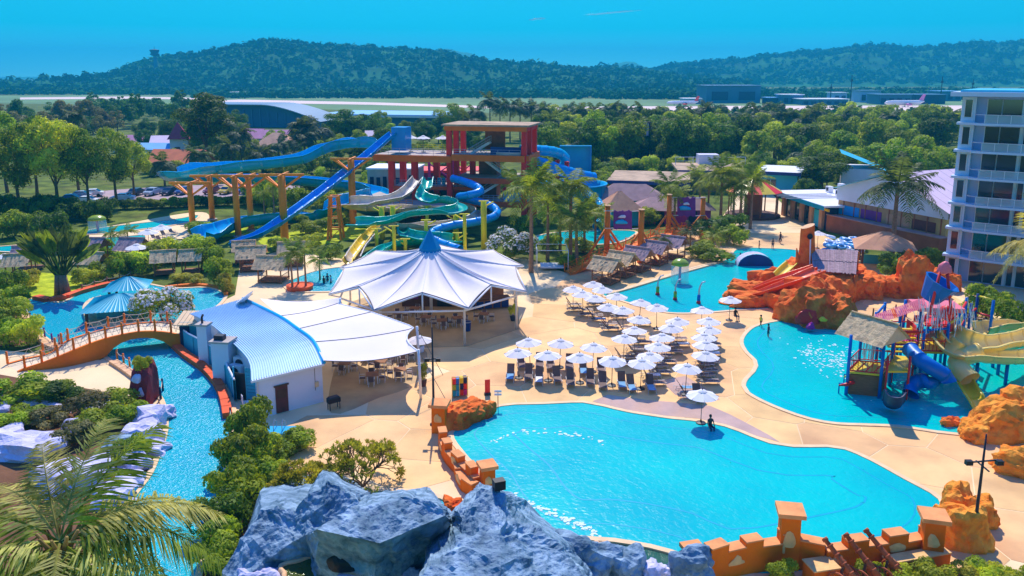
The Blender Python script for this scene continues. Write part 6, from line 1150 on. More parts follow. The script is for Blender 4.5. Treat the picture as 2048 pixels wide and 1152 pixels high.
lwl = thing('cannon_plinth', 'low orange plinth left of the cannon wheels', 'plinth', P(1640, 1165)); mb = MB(); mb.box((0, 0, 0.5), (1.4, 1.0, 1.0), R(12)); mb.build('block', 'castle', lwl); mb = MB(); mb.box((0, 0, 1.03), (1.5, 1.1, 0.07), R(12)); mb.build('top', 'castle_brick', lwl)
# cannons
def cannon(mx, my, tx, ty, zm, zt_, label):
    a, b = P(mx, my, zm), P(tx, ty, zt_); t = thing('cannon', label, 'cannon', Vector((b.x, b.y, 0)), 0, 'rusty cannons'); d = (b - a); L_ = d.length; d.normalize()
    mb = MB(); mb.tube([a, a + d * 0.15, a + d * 0.18, a + d * L_ * 0.5, b], [0.15, 0.16, 0.11, 0.14, 0.19], 12); mb.build('barrel', 'rust', t, True, True)
    for k in range(4): q = a + d * (0.4 + k * L_ / 4.6); mb = MB(); mb.tube([q, q + d * 0.09], 0.175, 12); mb.build('barrel_ring', 'rust', t, True, True)
    ax = a.lerp(b, 0.68); sd_ = d.cross(Vector((0, 0, 1))).normalized(); hz_ = Vector((d.x, d.y, 0)).normalized()
    for s_ in (-1, 1):
        c = Vector((ax.x, ax.y, 0.62)) + sd_ * 0.5 * s_; mb = MB(); mb.tube([c + (hz_ * math.cos(k * .393) + Vector((0, 0, math.sin(k * .393)))) * 0.58 for k in range(16)], 0.055, 6, closed=True); wh = mb.build('wheel', 'rust', t, True, True)
        mb = MB()
        for k in range(8): mb.tube([c, c + (hz_ * math.cos(k * .785) + Vector((0, 0, math.sin(k * .785)))) * 0.56], 0.03, 4)
        o = mb.build('spokes', 'rust', wh); 
        for v in o.data.vertices: v.co = v.co - t.location
        mb = MB(); mb.bar(c + Vector((0, 0, 0)), ax + sd_ * 0.2 * s_, 0.1); mb.build('carriage', 'wood_dark', t, False, True)
    mb = MB(); mb.bar(ax + Vector((0, 0, -0.25)), b + d * 0.9 + Vector((0, 0, -0.5)), 0.2, 0.16); mb.build('trail', 'rust', t, False, True)
cannon(1648, 1076, 1712, 1160, 2.3, 1.0, 'left of the three rusty cannons aimed over the wave pool'); cannon(1690, 1067, 1758, 1155, 2.4, 1.0, 'middle of the three rusty cannons'); cannon(1730, 1058, 1803, 1148, 2.5, 1.0, 'right of the three rusty cannons')
# orange and red rocks
for i, (x, y, d, m, lb) in enumerate([(1925, 1085, (1.2, 1.1, 1.7), 'rock_orange', 'tall orange rock at the right end of the castle wall'), (1915, 1040, (1.1, 0.9, 1.6), 'rock_orange', 'upper orange rock at the wave pool corner'), (1962, 1045, (0.8, 0.7, 1.1), 'rock_orange', 'small orange rock behind the lamp post'), (1890, 1062, (.7, .7, 1.2), 'rock_orange', 'orange rock touching the castle pillar'), (2010, 870, (2.2, 1.4, 1.9), 'rock_orange', 'big orange rock at the right edge of the kids pool'), (1950, 872, (1.3, 0.9, 0.9), 'rock_orange', 'low orange rock at the yellow slide end'), (2055, 865, (2.0, 1.6, 2.4), 'rock_orange', 'orange rock cut by the right frame edge'), (2040, 945, (1.5, 1.1, 1.2), 'rock_orange', 'separate orange boulder on the right deck'), (1900, 850, (0.7, .4, .45), 'rock_red', 'small dark red rock at the waterline'), (930, 842, (1.9, 1.0, 1.2), 'rock_red', 'large red rock with orange top at the wave pool corner'), (905, 852, (0.9, .9, 1.0), 'rock_red', 'red rock next to the castle pillar'), (965, 830, (.9, .7, .9), 'rock_red', 'right end of the red pool corner rock')]):
    boulder('rock', lb, x, y, d, m, 130 + i, i * 0.8, 'rock', 'orange rocks', 4, 0.26, 0.35, lump=0.15)
# red rock slide mountain
RK = [(1510, 608, 3.2, 1.6, 1.1), (1545, 604, 2.8, 1.4, 1.0), (1580, 606, 2.6, 1.6, 1.4), (1500, 585, 2.4, 1.4, 1.0), (1540, 570, 2.8, 1.2, 1.5), (1585, 562, 2.6, 1.4, 2.0), (1600, 640, 2.2, 1.6, 2.2), (1640, 646, 2.4, 1.8, 2.6), (1672, 650, 1.8, 1.6, 2.3), (1625, 620, 2.6, 2.0, 2.6), (1655, 600, 2.6, 2.4, 2.4), (1690, 596, 2.2, 1.8, 1.9), (1735, 590, 2.4, 1.6, 1.8), (1770, 588, 2.2, 1.4, 1.6), (1820, 590, 2.0, 1.6, 3.6), (1860, 586, 2.2, 1.6, 2.0), (1885, 578, 1.6, 1.3, 1.7), (1615, 575, 1.6, 1.6, 3.0), (1645, 575, 3.2, 1.8, 1.8), (1700, 575, 2.4, 1.6, 2.2), (1570, 618, 2.0, 1.4, 1.5)]
mt = thing('slide_mountain', 'red artificial rock mountain with slides between the two pools', 'rock formation', P(1640, 620))
for i, (x, y, a, b, c) in enumerate(RK):
    mb = MB(); g = P(x, y); rock(mb, g, (a, b, c), 200 + i, 4, 0.24, 1.0, i * 0.9, 0.45, lump=0.22); mb.build('rock', 'rock_red', mt, False, True)
slide('', '', [P(1640, 546, 3.7), P(1600, 562, 3.0), P(1560, 578, 2.0), P(1520, 592, 1.0), P(1494, 600, 0.3)], 'slide_orange', 'u', 1.9, 0.5, 2.5, 0, 0.5, 0.03, root=mt, part='orange_chute'); slide('', '', [P(1632, 540, 3.5), P(1595, 552, 2.8), P(1555, 565, 2.0), P(1508, 584, 0.6)], 'slide_orange', 'u', 1.4, 0.45, 2.5, 0, 0.5, 0.03, root=mt, part='orange_chute')
slide('', '', [P(1585, 532, 2.8), P(1570, 545, 2.3), P(1560, 556, 1.9)], 'slide_yellow', 'u', 1.4, 0.5, 2.5, 0, 0.5, 0.03, root=mt, part='yellow_chute'); slide('', '', [P(1632, 540, 2.9), P(1638, 552, 2.4), P(1642, 562, 2.0)], 'slide_yellow', 'u', 1.7, 0.5, 2.5, 0, 0.5, 0.03, root=mt, part='yellow_chute')
for i, (x, y, z, w_, h, m) in enumerate([(1605, 648, 1.1, 2.4, 1.9, 'play_red'), (1610, 655, 0.6, 0.9, 0.8, 'magenta_paint'), (1632, 650, 1.1, 0.8, 0.5, 'slide_yellow'), (1620, 640, 1.5, 0.7, 0.25, 'leaf_light')]): mb = MB(); q = P(x, y); rock(mb, (q.x, q.y - 1.5, z - h * .3), (w_ * .5, 0.35, h * .6), i, 3, 0.22); mb.build('grotto_toy', m, mt, False, True)
# dead tree trunk
st_ = thing('tree_stump_tower', 'tall hollow red brown tree stump rising from the rock mountain', 'stump', P(1612, 580)); zt_ = ZT(P(1612, 580), 452); mb = MB(); random.seed(3); rows = []
for j in range(12):
    t_ = j / 11; r_ = 1.15 * (1 - 0.35 * t_) + (0.9 * (1 - t_) ** 4); rows.append([(math.cos(k * .449) * r_ * (1 + 0.10 * noise.noise(Vector((k * 1.3, j * .3, 2)))) - 0.35 * t_, math.sin(k * .449) * r_ * (1 + .1 * noise.noise(Vector((k * 1.1, j * .3, 5)))), zt_ * t_ + (0.3 * math.cos(k * .449) if j == 11 else 0)) for k in range(14)])
mb.grid(rows, True); mb.build('trunk', 'rock_red', st_, True); mb = MB(); mb.add(rows[-1], [tuple(range(14))]); mb.build('cut_top', 'rock_cream', st_); mb = MB(); mb.lathe([(0.02, 0), (0.3, 0.02), (0.34, 0.0)], 14, (-0.32, -0.86, zt_ * 0.86), Matrix.Rotation(R(90), 3, 'X')); mb.build('knot_hole', 'black', st_)
for s_, z in ((-1, 3.6), (1, 3.0)): mb = MB(); mb.tube([(s_ * 0.6, 0, z - 0.8), (s_ * 1.3, -0.1, z + 0.3), (s_ * 1.5, -0.1, z + 1.5)], [0.4, 0.25, 0.06], 7); mb.build('branch', 'rock_red', st_, True)
mb = MB(); mb.tube([(-0.3, -1.0, zt_ * 0.82), (-0.25, -1.2, zt_ * 0.5), (-0.2, -1.4, zt_ * .3)], 0.08, 6); mb.build('water_pipe', 'chair_white', st_)
# plank roof hut on the mountain
ph = thing('plank_hut', 'hut on the rock mountain with grey purple shingle plank roof', 'hut', P(1672, 588)); q0, q1, q2, q3 = P(1622, 499, 4.9), P(1716, 502, 4.9), P(1712, 548, 3.4), P(1626, 541, 3.4); random.seed(6)
for k in range(26):
    t0, t1 = (k + 0.04) / 26, (k + 0.96) / 26; e = random.uniform(-0.12, 0.12); up_ = Vector((0, 0, 0.04 * (k % 2))); a, b = q0.lerp(q1, t0), q0.lerp(q1, t1); c, d = q3.lerp(q2, t1), q3.lerp(q2, t0); dn = (c - b).normalized() * e
    for h0, h1, lift in ((0, 0.52, 0.06), (0.48, 1.0, 0.0)):
        a_, b_, c_, d_ = a.lerp(d, h0) + up_, b.lerp(c, h0) + up_, b.lerp(c, h1) + dn + up_, a.lerp(d, h1) + dn + up_; l_ = Vector((0, -0.02, lift)); n_ = Vector((0, 0.03, -0.07))
        mb = MB(); v = [a_ + l_, b_ + l_, c_ + l_, d_ + l_]; mb.add(v + [p + n_ for p in v], [(3, 2, 1, 0), (4, 5, 6, 7), (0, 1, 5, 4), (1, 2, 6, 5), (2, 3, 7, 6), (3, 0, 4, 7)]); mb.build('shingle', 'plank', ph, False, True)
for q in (q0, q1, q2, q3): mb = MB(); mb.tube([Vector((q.x, q.y, 0)), q - Vector((0, 0, 0.1))], 0.18, 7); mb.build('post', 'rock_red', ph, True, True)
mb = MB(); b0 = q0 + Vector((0, 2.2, -1.3)); b1 = q1 + Vector((0, 2.2, -1.3)); mb.add([q0, q1, b1, b0], [(0, 1, 2, 3)]); mb.build('back_slope', 'plank', ph, False, True)
for (x, y) in ((1722, 508), (1745, 520)): pass
# --- play structure in the kids pool
ps = thing('play_structure', 'multicoloured water play structure with towers and slides in the kids pool', 'play structure', P(1790, 790))
def post(x, y, z1, m='play_blue', r_=0.13, z0=0.0): q = P(x, y); mb = MB(); mb.tube([(q.x, q.y, z0), (q.x, q.y, z1)], r_, 8); mb.build('post', m, ps, True, True); return q
def plat(c4, z, m='slide_yellow', t_=0.15): mb = MB(); mb.prism([tuple(P(x, y)[:2]) for x, y in c4], z - t_, z); mb.build('platform', m, ps, False, True)
def prail(a, b, z, m='play_red', h=0.95, n=7):
    a, b = P(*a), P(*b); mb = MB(); a.z = b.z = z; u = Vector((0, 0, h)); mb.tube([a + u, b + u], 0.05, 6); mb.tube([a + u * 0.1, b + u * 0.1], 0.05, 6)
    for k in range(n + 1): q = a.lerp(b, k / n); mb.tube([q + u * .1, q + u], 0.03, 4)
    mb.build('railing', m, ps, False, True)
# thatched tower
A4 = [(1692, 790), (1758, 797), (1778, 772), (1714, 766)]
for x, y in A4: post(x, y, 5.0)
plat(A4, 2.0); prail(A4[0], A4[1], 2.0); prail(A4[0], A4[3], 2.0); prail(A4[3], A4[2], 2.0); prail(A4[1], A4[2], 2.0)
for k in range(4):
    for a, b in ((A4[0], A4[1]),): p, q = P(*a), P(*b); mb = MB(); u0, u1 = p.lerp(q, k / 4), p.lerp(q, (k + 1) / 4); u0.z, u1.z = 2.1, 2.9; mb.bar(u0 + Vector((0, -0.05, 0)), u1 + Vector((0, -0.05, 0)), 0.07); mb.build('cross_brace', 'play_red', ps, False, True)
mb = MB(); mb.prism([tuple((P(x, y) * 1.0)[:2]) for x, y in [(1695, 788), (1755, 794), (1772, 774), (1716, 769)]], 0.03, 1.7); mb.build('tower_base', 'wood', ps, False, True)
cA = sum((P(*q) for q in A4), Vector()) / 4; rz = R(-58)
for s_ in (-1, 1):
    for r_ in range(4):
        rows = [[], []]; m_ = Matrix.Rotation(rz, 3, 'Z')
        for i in range(15):
            x_ = -2.1 + 4.2 * i / 14; j = random.uniform(-.07, .07); rows[0].append(m_ @ Vector((x_, s_ * 1.9 * (1 - r_ / 4) + s_ * j, 4.55 + r_ * 0.36)) + cA); rows[1].append(m_ @ Vector((x_, s_ * 1.9 * (1 - (r_ + 1.25) / 4), 4.66 + (r_ + 1.25) * 0.36)) + cA)
        mb = MB(); mb.grid(rows); mb.build('thatch_course', 'thatch', ps, False, True)
for s_ in (-1, 1): m_ = Matrix.Rotation(rz, 3, 'Z'); mb = MB(); mb.add([m_ @ Vector(v) + cA for v in ((s_ * 1.9, -1.7, 4.6), (s_ * 1.9, 1.7, 4.6), (s_ * 1.9, 0, 5.9))], [(0, 1, 2)]); mb.build('gable', 'coping', ps, False, True)
# yellow stair platform and dark chute
B4 = [(1768, 800), (1812, 800), (1822, 770), (1782, 765)]
plat(B4, 2.4)
for x, y in B4: post(x, y, 3.6, 'play_red', 0.09)
for k in range(6): c = P(1795, 760).lerp(P(1800, 735), k / 5); mb = MB(); mb.box((c.x, c.y, 2.5 + k * 0.2), (2.2, 0.34, 0.1), R(-5)); mb.build('step', 'slide_yellow', ps, False, True)
slide('', '', [P(1790, 795, 2.3), P(1788, 806, 1.7), P(1786, 815, 0.9), P(1784, 818, 0.15)], 'navy', 'u', 1.3, 0.5, 3, 0, 0.4, 0.03, root=ps, part='dark_chute')
# main frame
MF = [(1742, 740, 5.2), (1790, 742, 5.6), (1830, 738, 5.6), (1868, 735, 6.0), (1885, 760, 5.0), (1838, 765, 4.6), (1748, 765, 4.4), (1880, 725, 6.0), (1850, 712, 6.0), (1800, 715, 5.4), (1760, 716, 5.2), (1905, 745, 5.4), (1920, 715, 5.6)]
for x, y, z in MF: post(x, y, z)
C4 = [(1828, 770), (1880, 772), (1886, 742), (1834, 738)]; plat(C4, 2.9); D4 = [(1740, 745), (1830, 745), (1832, 720), (1750, 718)]; plat(D4, 2.6, 'magenta_paint'); E4 = [(1840, 738), (1888, 740), (1885, 712), (1845, 710)]; plat(E4, 4.0, 'play_red')
for a, b, z in (((1740, 745), (1790, 746), 2.6), ((1790, 746), (1830, 745), 2.6), ((1828, 770), (1880, 772), 2.9), ((1880, 772), (1886, 742), 2.9), ((1840, 738), (1888, 740), 4.0), ((1845, 710), (1885, 712), 4.0), ((1750, 718), (1832, 720), 2.6), ((1905, 745), (1920, 715), 2.6)): prail(a, b, z)
random.seed(21)
for (a, b, z, m) in [((1742, 740), (1790, 742), 5.0, 'play_red'), ((1742, 740), (1748, 765), 4.3, 'play_blue'), ((1790, 742), (1830, 738), 5.4, 'play_red'), ((1748, 765), (1838, 765), 4.4, 'play_red'), ((1838, 765), (1885, 760), 4.5, 'play_blue'), ((1830, 738), (1868, 735), 5.5, 'play_blue'), ((1868, 735), (1880, 725), 5.9, 'play_red'), ((1800, 715), (1850, 712), 5.3, 'play_red'), ((1905, 745), (1920, 715), 5.2, 'play_red'), ((1885, 760), (1905, 745), 4.9, 'slide_yellow'), ((1760, 716), (1742, 740), 5.0, 'play_blue'), ((1868, 735), (1905, 745), 5.2, 'play_red')]:
    p, q = P(*a), P(*b); p.z = q.z = z; mb = MB(); mb.tube([p, q], 0.11, 7); mb.build('beam', m, ps, True, True)
for k in range(40):
    a = random.choice(MF); b = random.choice([q for q in MF if q is not a and abs(q[0] - a[0]) < 60]); p, q = P(a[0], a[1]), P(b[0], b[1]); z = random.uniform(2.7, 4.6); c = p.lerp(q, random.uniform(.3, .7)); mb = MB(); d = q - p
    mb.box((c.x, c.y, z), (min(1.3, d.length * .4), 0.07, random.uniform(.5, 1.0)), math.atan2(d.y, d.x)); mb.build('panel', random.choice(['play_red', 'slide_yellow', 'slide_orange', 'play_pink', 'play_red']), ps, False, True)
# pink trough roof made of slats
q0, q1 = P(1748, 640, 5.6), P(1846, 606, 6.2); sd_ = Vector((0.2, 1.1, 0))
for k in range(28): c = q0.lerp(q1, (k + 0.5) / 28); mb = MB(); d = (q1 - q0) / 28 * 0.8; mb.add([c - d / 2 - sd_, c + d / 2 - sd_, c + d / 2 + Vector((0, 0, 0.45)), c - d / 2 + Vector((0, 0, 0.45))], [(0, 1, 2, 3)]); mb.add([c - d / 2 + Vector((0, 0, 0.45)), c + d / 2 + Vector((0, 0, 0.45)), c + d / 2 + sd_, c - d / 2 + sd_], [(0, 1, 2, 3)]); mb.build('roof_slat', 'play_pink' if k not in (9, 10) else 'slide_orange', ps, False, True)
c = P(1872, 612, 6.0); mb = MB(); mb.box((c.x, c.y, 6.0), (3.6, 2.6, 0.35), R(-8)); mb.build('bucket_platform', 'play_pink', ps, False, True); mb = MB(); mb.lathe([(0.02, 0.5), (0.5, 0.3), (0.62, -0.2), (0.4, -0.6), (0.02, -0.7)], 12, c + Vector((0.1, -1.5, 0))); mb.build('red_dome', 'play_red', ps, True, True)
c = P(1874, 578, 8.0); rot = Matrix.Rotation(R(22), 3, 'Y') @ Matrix.Rotation(R(15), 3, 'X'); mb = MB(); mb.lathe([(0.02, -1.1), (0.75, -1.05), (1.3, 0.55), (1.42, 0.75), (1.25, 0.75), (0.7, -0.8), (0.02, -0.85)], 10, c, rot); mb.build('tipping_bucket', 'play_blue', ps, False, True)
for dx in (-0.9, 0.9): mb = MB(); mb.tube([(c.x + dx, c.y - 0.9, 6.1), (c.x + dx * 0.3, c.y - 0.7, 9.6)], 0.12, 7); mb.build('bucket_arm', 'play_red', ps, True, True)
mb = MB(); rock(mb, (c.x + 0.2, c.y - 0.5, 9.5), (0.55, 0.4, 0.7), 3, 3, 0.25); mb.build('figure_topper', 'play_pink', ps, True, True)
mb = MB(); rows = [[(c.x + 1.2 * math.cos(k * .45), c.y - 0.6 + 0.5 * math.sin(k * .45), 6.4 - j * 0.55) for k in range(14)] for j in range(6)]; 
random.seed(5)
for n_ in range(70):
    q = Vector((c.x + random.uniform(-2.0, 2.4), c.y - random.uniform(0.4, 1.6), random.uniform(6.0, 7.6))); mb.tube([q, q + Vector((random.uniform(-.2, .3), -0.1, -random.uniform(.6, 1.8)))], random.uniform(.02, .045), 4, False)
mb.build('falling_water', 'water_veil', ps, False, True)
mb = MB()
for n_ in range(60): q = P(1745, 640, 5.5) + Vector((random.uniform(-.6, .4), random.uniform(-1.2, .4), 0)); mb.tube([q, q + Vector((random.uniform(-.3, .1), -0.1, -random.uniform(1.5, 3.5)))], random.uniform(.02, .04), 4, False)
mb.build('falling_water', 'water_veil', ps, False, True)
# blue tube slide and cream slides
slide('', '', [P(1818, 712, 2.9), P(1838, 735, 2.6), P(1862, 752, 2.1), P(1880, 764, 1.6), P(1868, 776, 1.2), P(1845, 776, 0.9), P(1828, 785, 0.5), P(1826, 797, 0.15)], 'play_blue', 'o', 1.2, 0.6, 1.4, 0, 0.35, 0.07, root=ps, part='blue_tube')
slide('', '', [P(1880, 690, 3.3), P(1910, 712, 2.9), P(1950, 722, 2.5), P(2000, 727, 2.1), P(2060, 725, 1.8), P(2090, 710, 1.6)], 'slide_cream', 'u', 1.7, 0.75, 2.0, 0.4, 0.4, 0.05, root=ps, part='cream_slide'); slide('', '', [P(1890, 672, 3.6), P(1920, 690, 3.2), P(1965, 700, 2.8), P(2010, 698, 2.4), P(2050, 690, 2.1), P(2085, 676, 2.0), P(2070, 664, 1.9), P(2010, 664, 1.8), P(1960, 670, 1.7)], 'slide_cream', 'u', 2.0, 0.9, 2.0, 0.8, 0.4, 0.05, root=ps, part='cream_slide')
slide('', '', [P(1960, 722, 2.3), P(1930, 730, 2.0), P(1914, 742, 1.7), P(1918, 756, 1.4), P(1930, 770, 1.0)], 'slide_cream', 'o', 1.5, 0.6, 1.5, 0, 0.35, 0.06, root=ps, part='cream_tube'); slide('', '', [P(1926, 765, 1.0), P(1940, 790, 0.7), P(1956, 815, 0.35), P(1968, 838, 0.1)], 'slide_yellow', 'u', 1.2, 0.4, 2.2, 0, 0.4, 0.03, root=ps, part='run_out')
for x, y, z in ((1950, 772, 2.0), (2010, 770, 1.8), (1995, 750, 1.6), (1985, 735, 2.2)): post(x, y, z, 'play_blue', 0.14)
for i, (x, y, z1, m) in enumerate([(1944, 690, 5.0, 'dark_blue'), (1975, 700, 4.8, 'play_blue'), (1932, 700, 4.5, 'dark_blue')]): post(x, y, z1, m, 0.13)
for a, b, z, m in (((1944, 690), (1975, 700), 3.2, 'play_red'), ((1932, 700), (1944, 690), 3.6, 'play_red'), ((1944, 690), (1975, 700), 4.8, 'slide_yellow')): p, q = P(*a), P(*b); p.z = q.z = z; mb = MB(); mb.tube([p, q], 0.1, 7); mb.build('beam', m, ps, True, True)
mb = MB(); p, q = P(1944, 690), P(1975, 700); mb.add([(p.x, p.y, 0.4), (q.x, q.y, 0.4), (q.x, q.y, 1.9), (p.x, p.y, 1.9)], [(0, 1, 2, 3)]); mb.build('net', 'play_red', ps, False, True)
for i, (x, y, lb, m) in enumerate([(1690, 790, 'red spring rider standing in the shallow kids pool', 'play_red'), (1700, 772, 'yellow water cannon arm at the thatched play tower', 'slide_yellow')]):
    g = P(x, y); t = thing('water_toy', lb, 'water toy', g); mb = MB(); mb.tube([(0, 0, 0), (0, 0, 0.9)], 0.08, 7); mb.tube([(-0.4, .3, 0), (-0.4, 0.3, 0.9), (0.2, 0, 0.9)], 0.06, 6); mb.build('stand', 'play_blue', t); mb = MB(); mb.tube([(-0.6, -0.1, 0.85), (-0.1, -0.2, 0.95), (0.5, -0.1, 1.1), (0.7, 0, 1.0)], [0.06, 0.14, 0.16, 0.05], 8); mb.build('body', m, t, True)
# foam where water falls
for i, (x, y, n_, lb) in enumerate([(1665, 720, 300, 'white splashing foam left of the play structure'), (1090, 870, 55, 'white wave foam in the upper part of the wave pool'), (1110, 1030, 120, 'foam line of the wave beside the blue rock')]):
    random.seed(i); mb = MB(); c = P(x, y)
    for k in range(n_):
        if i == 0: q = c + Vector((random.gauss(0, 1.5), random.gauss(0, 2.2), 0))
        elif i == 1: a = random.uniform(-1, 1); q = c + Vector((a * 4.0, 0.5 - a * a * 1.8 + random.gauss(0, 0.22), 0))
        else: a = random.uniform(-1, 1); q = c + Vector((a * 2.4, -a * 2.0 + random.gauss(0, .22), 0))
        r_ = random.uniform(0.03, 0.14); mb.add([(q.x + math.cos(j * 1.257) * r_ * random.uniform(.6, 1.5), q.y + math.sin(j * 1.257) * r_, 0.045 + random.uniform(0, .02)) for j in range(5)], [(0, 1, 2, 3, 4)])
    tag(mb.build('water_foam', 'foam'), lb, 'foam', kind='stuff')
# mushroom sprays and bent spray posts
def mushroom(x, y, yt, r_, label, m='leaf_light', rain=True):
    g = P(x, y); z = ZT(g, yt); t = thing('mushroom_spray', label, 'water toy', g); mb = MB(); mb.tube([(0, 0, 0), (0, 0, z - 0.3)], r_ * 0.14, 10); mb.build('stem', 'magenta_paint', t, True); mb = MB(); mb.lathe([(0.02, z), (r_ * .5, z - 0.1), (r_ * .88, z - 0.42), (r_, z - 0.75), (r_ * 0.92, z - 0.8), (r_ * .5, z - 0.55), (0.02, z - 0.4)], 24); mb.build('cap', 'slide_lime', t, True)
    if rain: mb = MB(); mb.lathe([(r_ * 0.95, z - 0.8), (r_ * 0.98, z * 0.5), (r_, 0.05)], 32); mb.build('water_curtain', 'water_veil', t, True)
mk('slide_lime', S(150, 170, 20), 0.25, 0.08, 0.6, spec=0.6)
mushroom(1359, 565, 517, 1.1, 'green mushroom water spray in the activity pool'); mushroom(196, 462, 430, 1.45, 'green mushroom water spray in the toddler pool')
for i, (x, y, yt, c1, lb) in enumerate([(1315, 590, 550, 'slide_lime', 'left bent spray pipe with green base in the activity pool'), (1350, 600, 558, 'slide_lime', 'middle bent spray pipe with green and red base'), (1397, 607, 563, 'play_blue', 'right bent spray pipe with blue base')]):
    g = P(x, y); z = ZT(g, yt); t = thing('spray_pipe', lb, 'water toy', g, 0, 'bent spray pipes'); mb = MB(); mb.tube([(0, 0, 0), (0, 0, z * .6), (0.1, 0, z * .8), (0.3, 0, z * .95), (0.65, 0, z)], [0.1, 0.1, 0.09, 0.08, 0.07], 8); mb.build('pipe', 'steel', t, True); mb = MB(); mb.tube([(0, 0, 0.3), (0, 0, 1.0)], 0.19, 10); mb.build('sleeve', c1, t, True); mb = MB(); mb.tube([(0, 0, 0), (0, 0, 0.32)], [0.28, 0.2], 10); mb.build('foot', 'play_red', t, True)
# ================================================================== hotel
HB_ = P(1887, 558); hr = R(-36.9); ho = thing('hotel', 'tall lavender white balconied hotel block at the right edge', 'building', HB_, hr)
fz_ = [0.0] + [ZT(HB_, y) for y in (507, 453, 404, 352, 300, 246)]; ztop = ZT(HB_, 192)
fz_[0] = 0.0; Wd = 24.0
mb = MB(); mb.box((Wd / 2 + 0.4, 7.2, ztop / 2), (Wd - 0.8, 13.6, ztop)); mb.build('wall', 'hotel_wall', ho)
mb = MB(); mb.box((Wd / 2, 6.4, ztop + 0.25), (Wd + 2.2, 16.6, 0.5)); mb.build('roof_slab', 'hotel_trim', ho); mb = MB(); mb.box((Wd / 2 + 0.2, 6.5, ztop + 0.62), (Wd + 0.8, 15.2, 0.24)); mb.build('roof_top', 'roof_cyan', ho)
mb = MB(); mb.box((0.75, 0.1, ztop / 2), (1.5, 0.9, ztop - 0.2)); mb.build('corner_pier', 'hotel_trim', ho)
for i in range(7):
    z0 = fz_[i]; z1 = fz_[i + 1] if i < 6 else ztop; h = z1 - z0
    mb = MB(); mb.box((0.75, -0.37, z0 + h * 0.55), (0.7, 0.1, h * 0.62)); wn_ = mb.build('window', 'glass_dark', ho)
    for dx in (-0.4, 0.4): mb = MB(); mb.box((0.75 + dx, -0.40, z0 + h * 0.55), (0.09, 0.14, h * 0.66)); mb.build('window_frame', 'frame_alu', wn_)
    if i:
        mb = MB(); mb.box((0.75, -0.3, z0), (2.1, 1.3, 0.28)); mb.build('ledge', 'hotel_trim', ho)
    for bx in (2.6, 13.4):
        sp = [(0.0, 1.5), (1.55, 2.0), (3.95, 0.62), (4.9, 1.9)]
        for x0, w_ in sp:
            mb = MB(); mb.box((bx + x0 + w_ / 2, 0.38, z0 + h * 0.45 + 0.05), (w_, 0.06, h * 0.84)); gl = mb.build('window_pane', 'glass_dark', ho)
            mb = MB()
            for e in (x0 - 0.02, x0 + w_ + 0.02): mb.box((bx + e, 0.34, z0 + h * 0.45 + 0.05), (0.09, 0.12, h * 0.88))
            mb.build('window_frame', 'frame_alu', gl)
        for x0 in (3.72, 4.72): mb = MB(); mb.box((bx + x0, 0.30, z0 + h * 0.45 + 0.05), (0.28, 0.2, h * 0.9)); mb.build('mullion', 'frame_alu', ho)
        if i:
            mb = MB(); mb.prism([(bx - 1.0, 0.4), (bx - 1.0, -1.5), (bx + 0.2, -2.0), (bx + 7.0, -2.0), (bx + 8.0, -1.0), (bx + 8.0, 0.4)], z0 - 0.14, z0 + 0.12); bl = mb.build('balcony_slab', 'hotel_trim', ho)
            mb = MB(); mb.box((bx + 3.4, -1.92, z0 + 0.62), (6.6, 0.04, 0.95)); mb.build('balcony_glass', 'glass_clear', bl)
            mb = MB(); mb.box((bx + 3.4, -1.92, z0 + 1.12), (6.9, 0.08, 0.06))
            for k in range(6): mb.box((bx + 0.1 + k * 1.32, -1.92, z0 + 0.62), (0.05, 0.07, 1.0))
            mb.tube([(bx - 0.9, -1.4, z0 + 1.12), (bx + 0.1, -1.92, z0 + 1.12)], 0.04, 5); mb.tube([(bx - 0.9, 0.3, z0 + 1.12), (bx - 0.9, -1.4, z0 + 1.12)], 0.04, 5); mb.build('balcony_rail', 'frame_alu', bl)
            if i % 2: mb = MB(); mb.box((bx + 1.5, -0.9, z0 + 0.5), (1.2, 0.6, 0.7)); mb.build('balcony_chair', 'sling', bl)
        mb = MB(); mb.box((bx + 7.5, 0.3, z0 + h * 0.6), (0.14, 0.2, 0.4)); mb.build('wall_lamp', 'frame_alu', ho)
an = thing('roof_antenna', 'thin antenna mast on the hotel roof', 'antenna', HB_ + Matrix.Rotation(hr, 3, 'Z') @ Vector((7.5, 1.0, ztop + 0.76))); mb = MB(); mb.tube([(0, 0, 0), (0, 0, 7.2)], [0.08, 0.03], 6); mb.build('mast', 'dark_metal', an); mb = MB(); mb.tube([(0, 0, 7.15), (0, 0, 7.5)], [0.12, 0.05], 6); mb.build('tip', 'dark_metal', an)
mb = MB(); mb.sheet([(p.x, p.y, 0.01) for p in px([(1880, 575), (1900, 545), (2200, 600), (2300, 700), (1980, 620)])]); struct('hotel_path', mb, 'coping')
# --- kiosk with white flat roof
def building(name, label, a, b, depth, h, m, cat='building'):
    A, B = P(*a), P(*b); d = B - A; L_ = d.length; t = thing(name, label, cat, A, math.atan2(d.y, d.x)); mb = MB(); mb.box((L_ / 2, depth / 2, h / 2), (L_, depth, h)); mb.build('wall', m, t); return t, L_
kk, L_ = building('kiosk', 'long kiosk with white flat roof, yellow stripe and dark windows', (1568, 430), (1655, 463), 9.0, 3.9, 'navy')
mb = MB(); mb.box((L_ / 2, 4.2, 4.25), (L_ + 2.4, 11.5, 0.3)); mb.build('roof', 'white_paint', kk); mb = MB(); mb.box((L_ / 2, -1.55, 4.0), (L_ + 2.3, 0.12, 0.7)); mb.build('fascia', 'teal_paint', kk); mb = MB(); mb.box((L_ / 2, -0.12, 3.45), (L_ + 0.4, 0.2, 0.4)); mb.build('stripe', 'slide_yellow', kk)
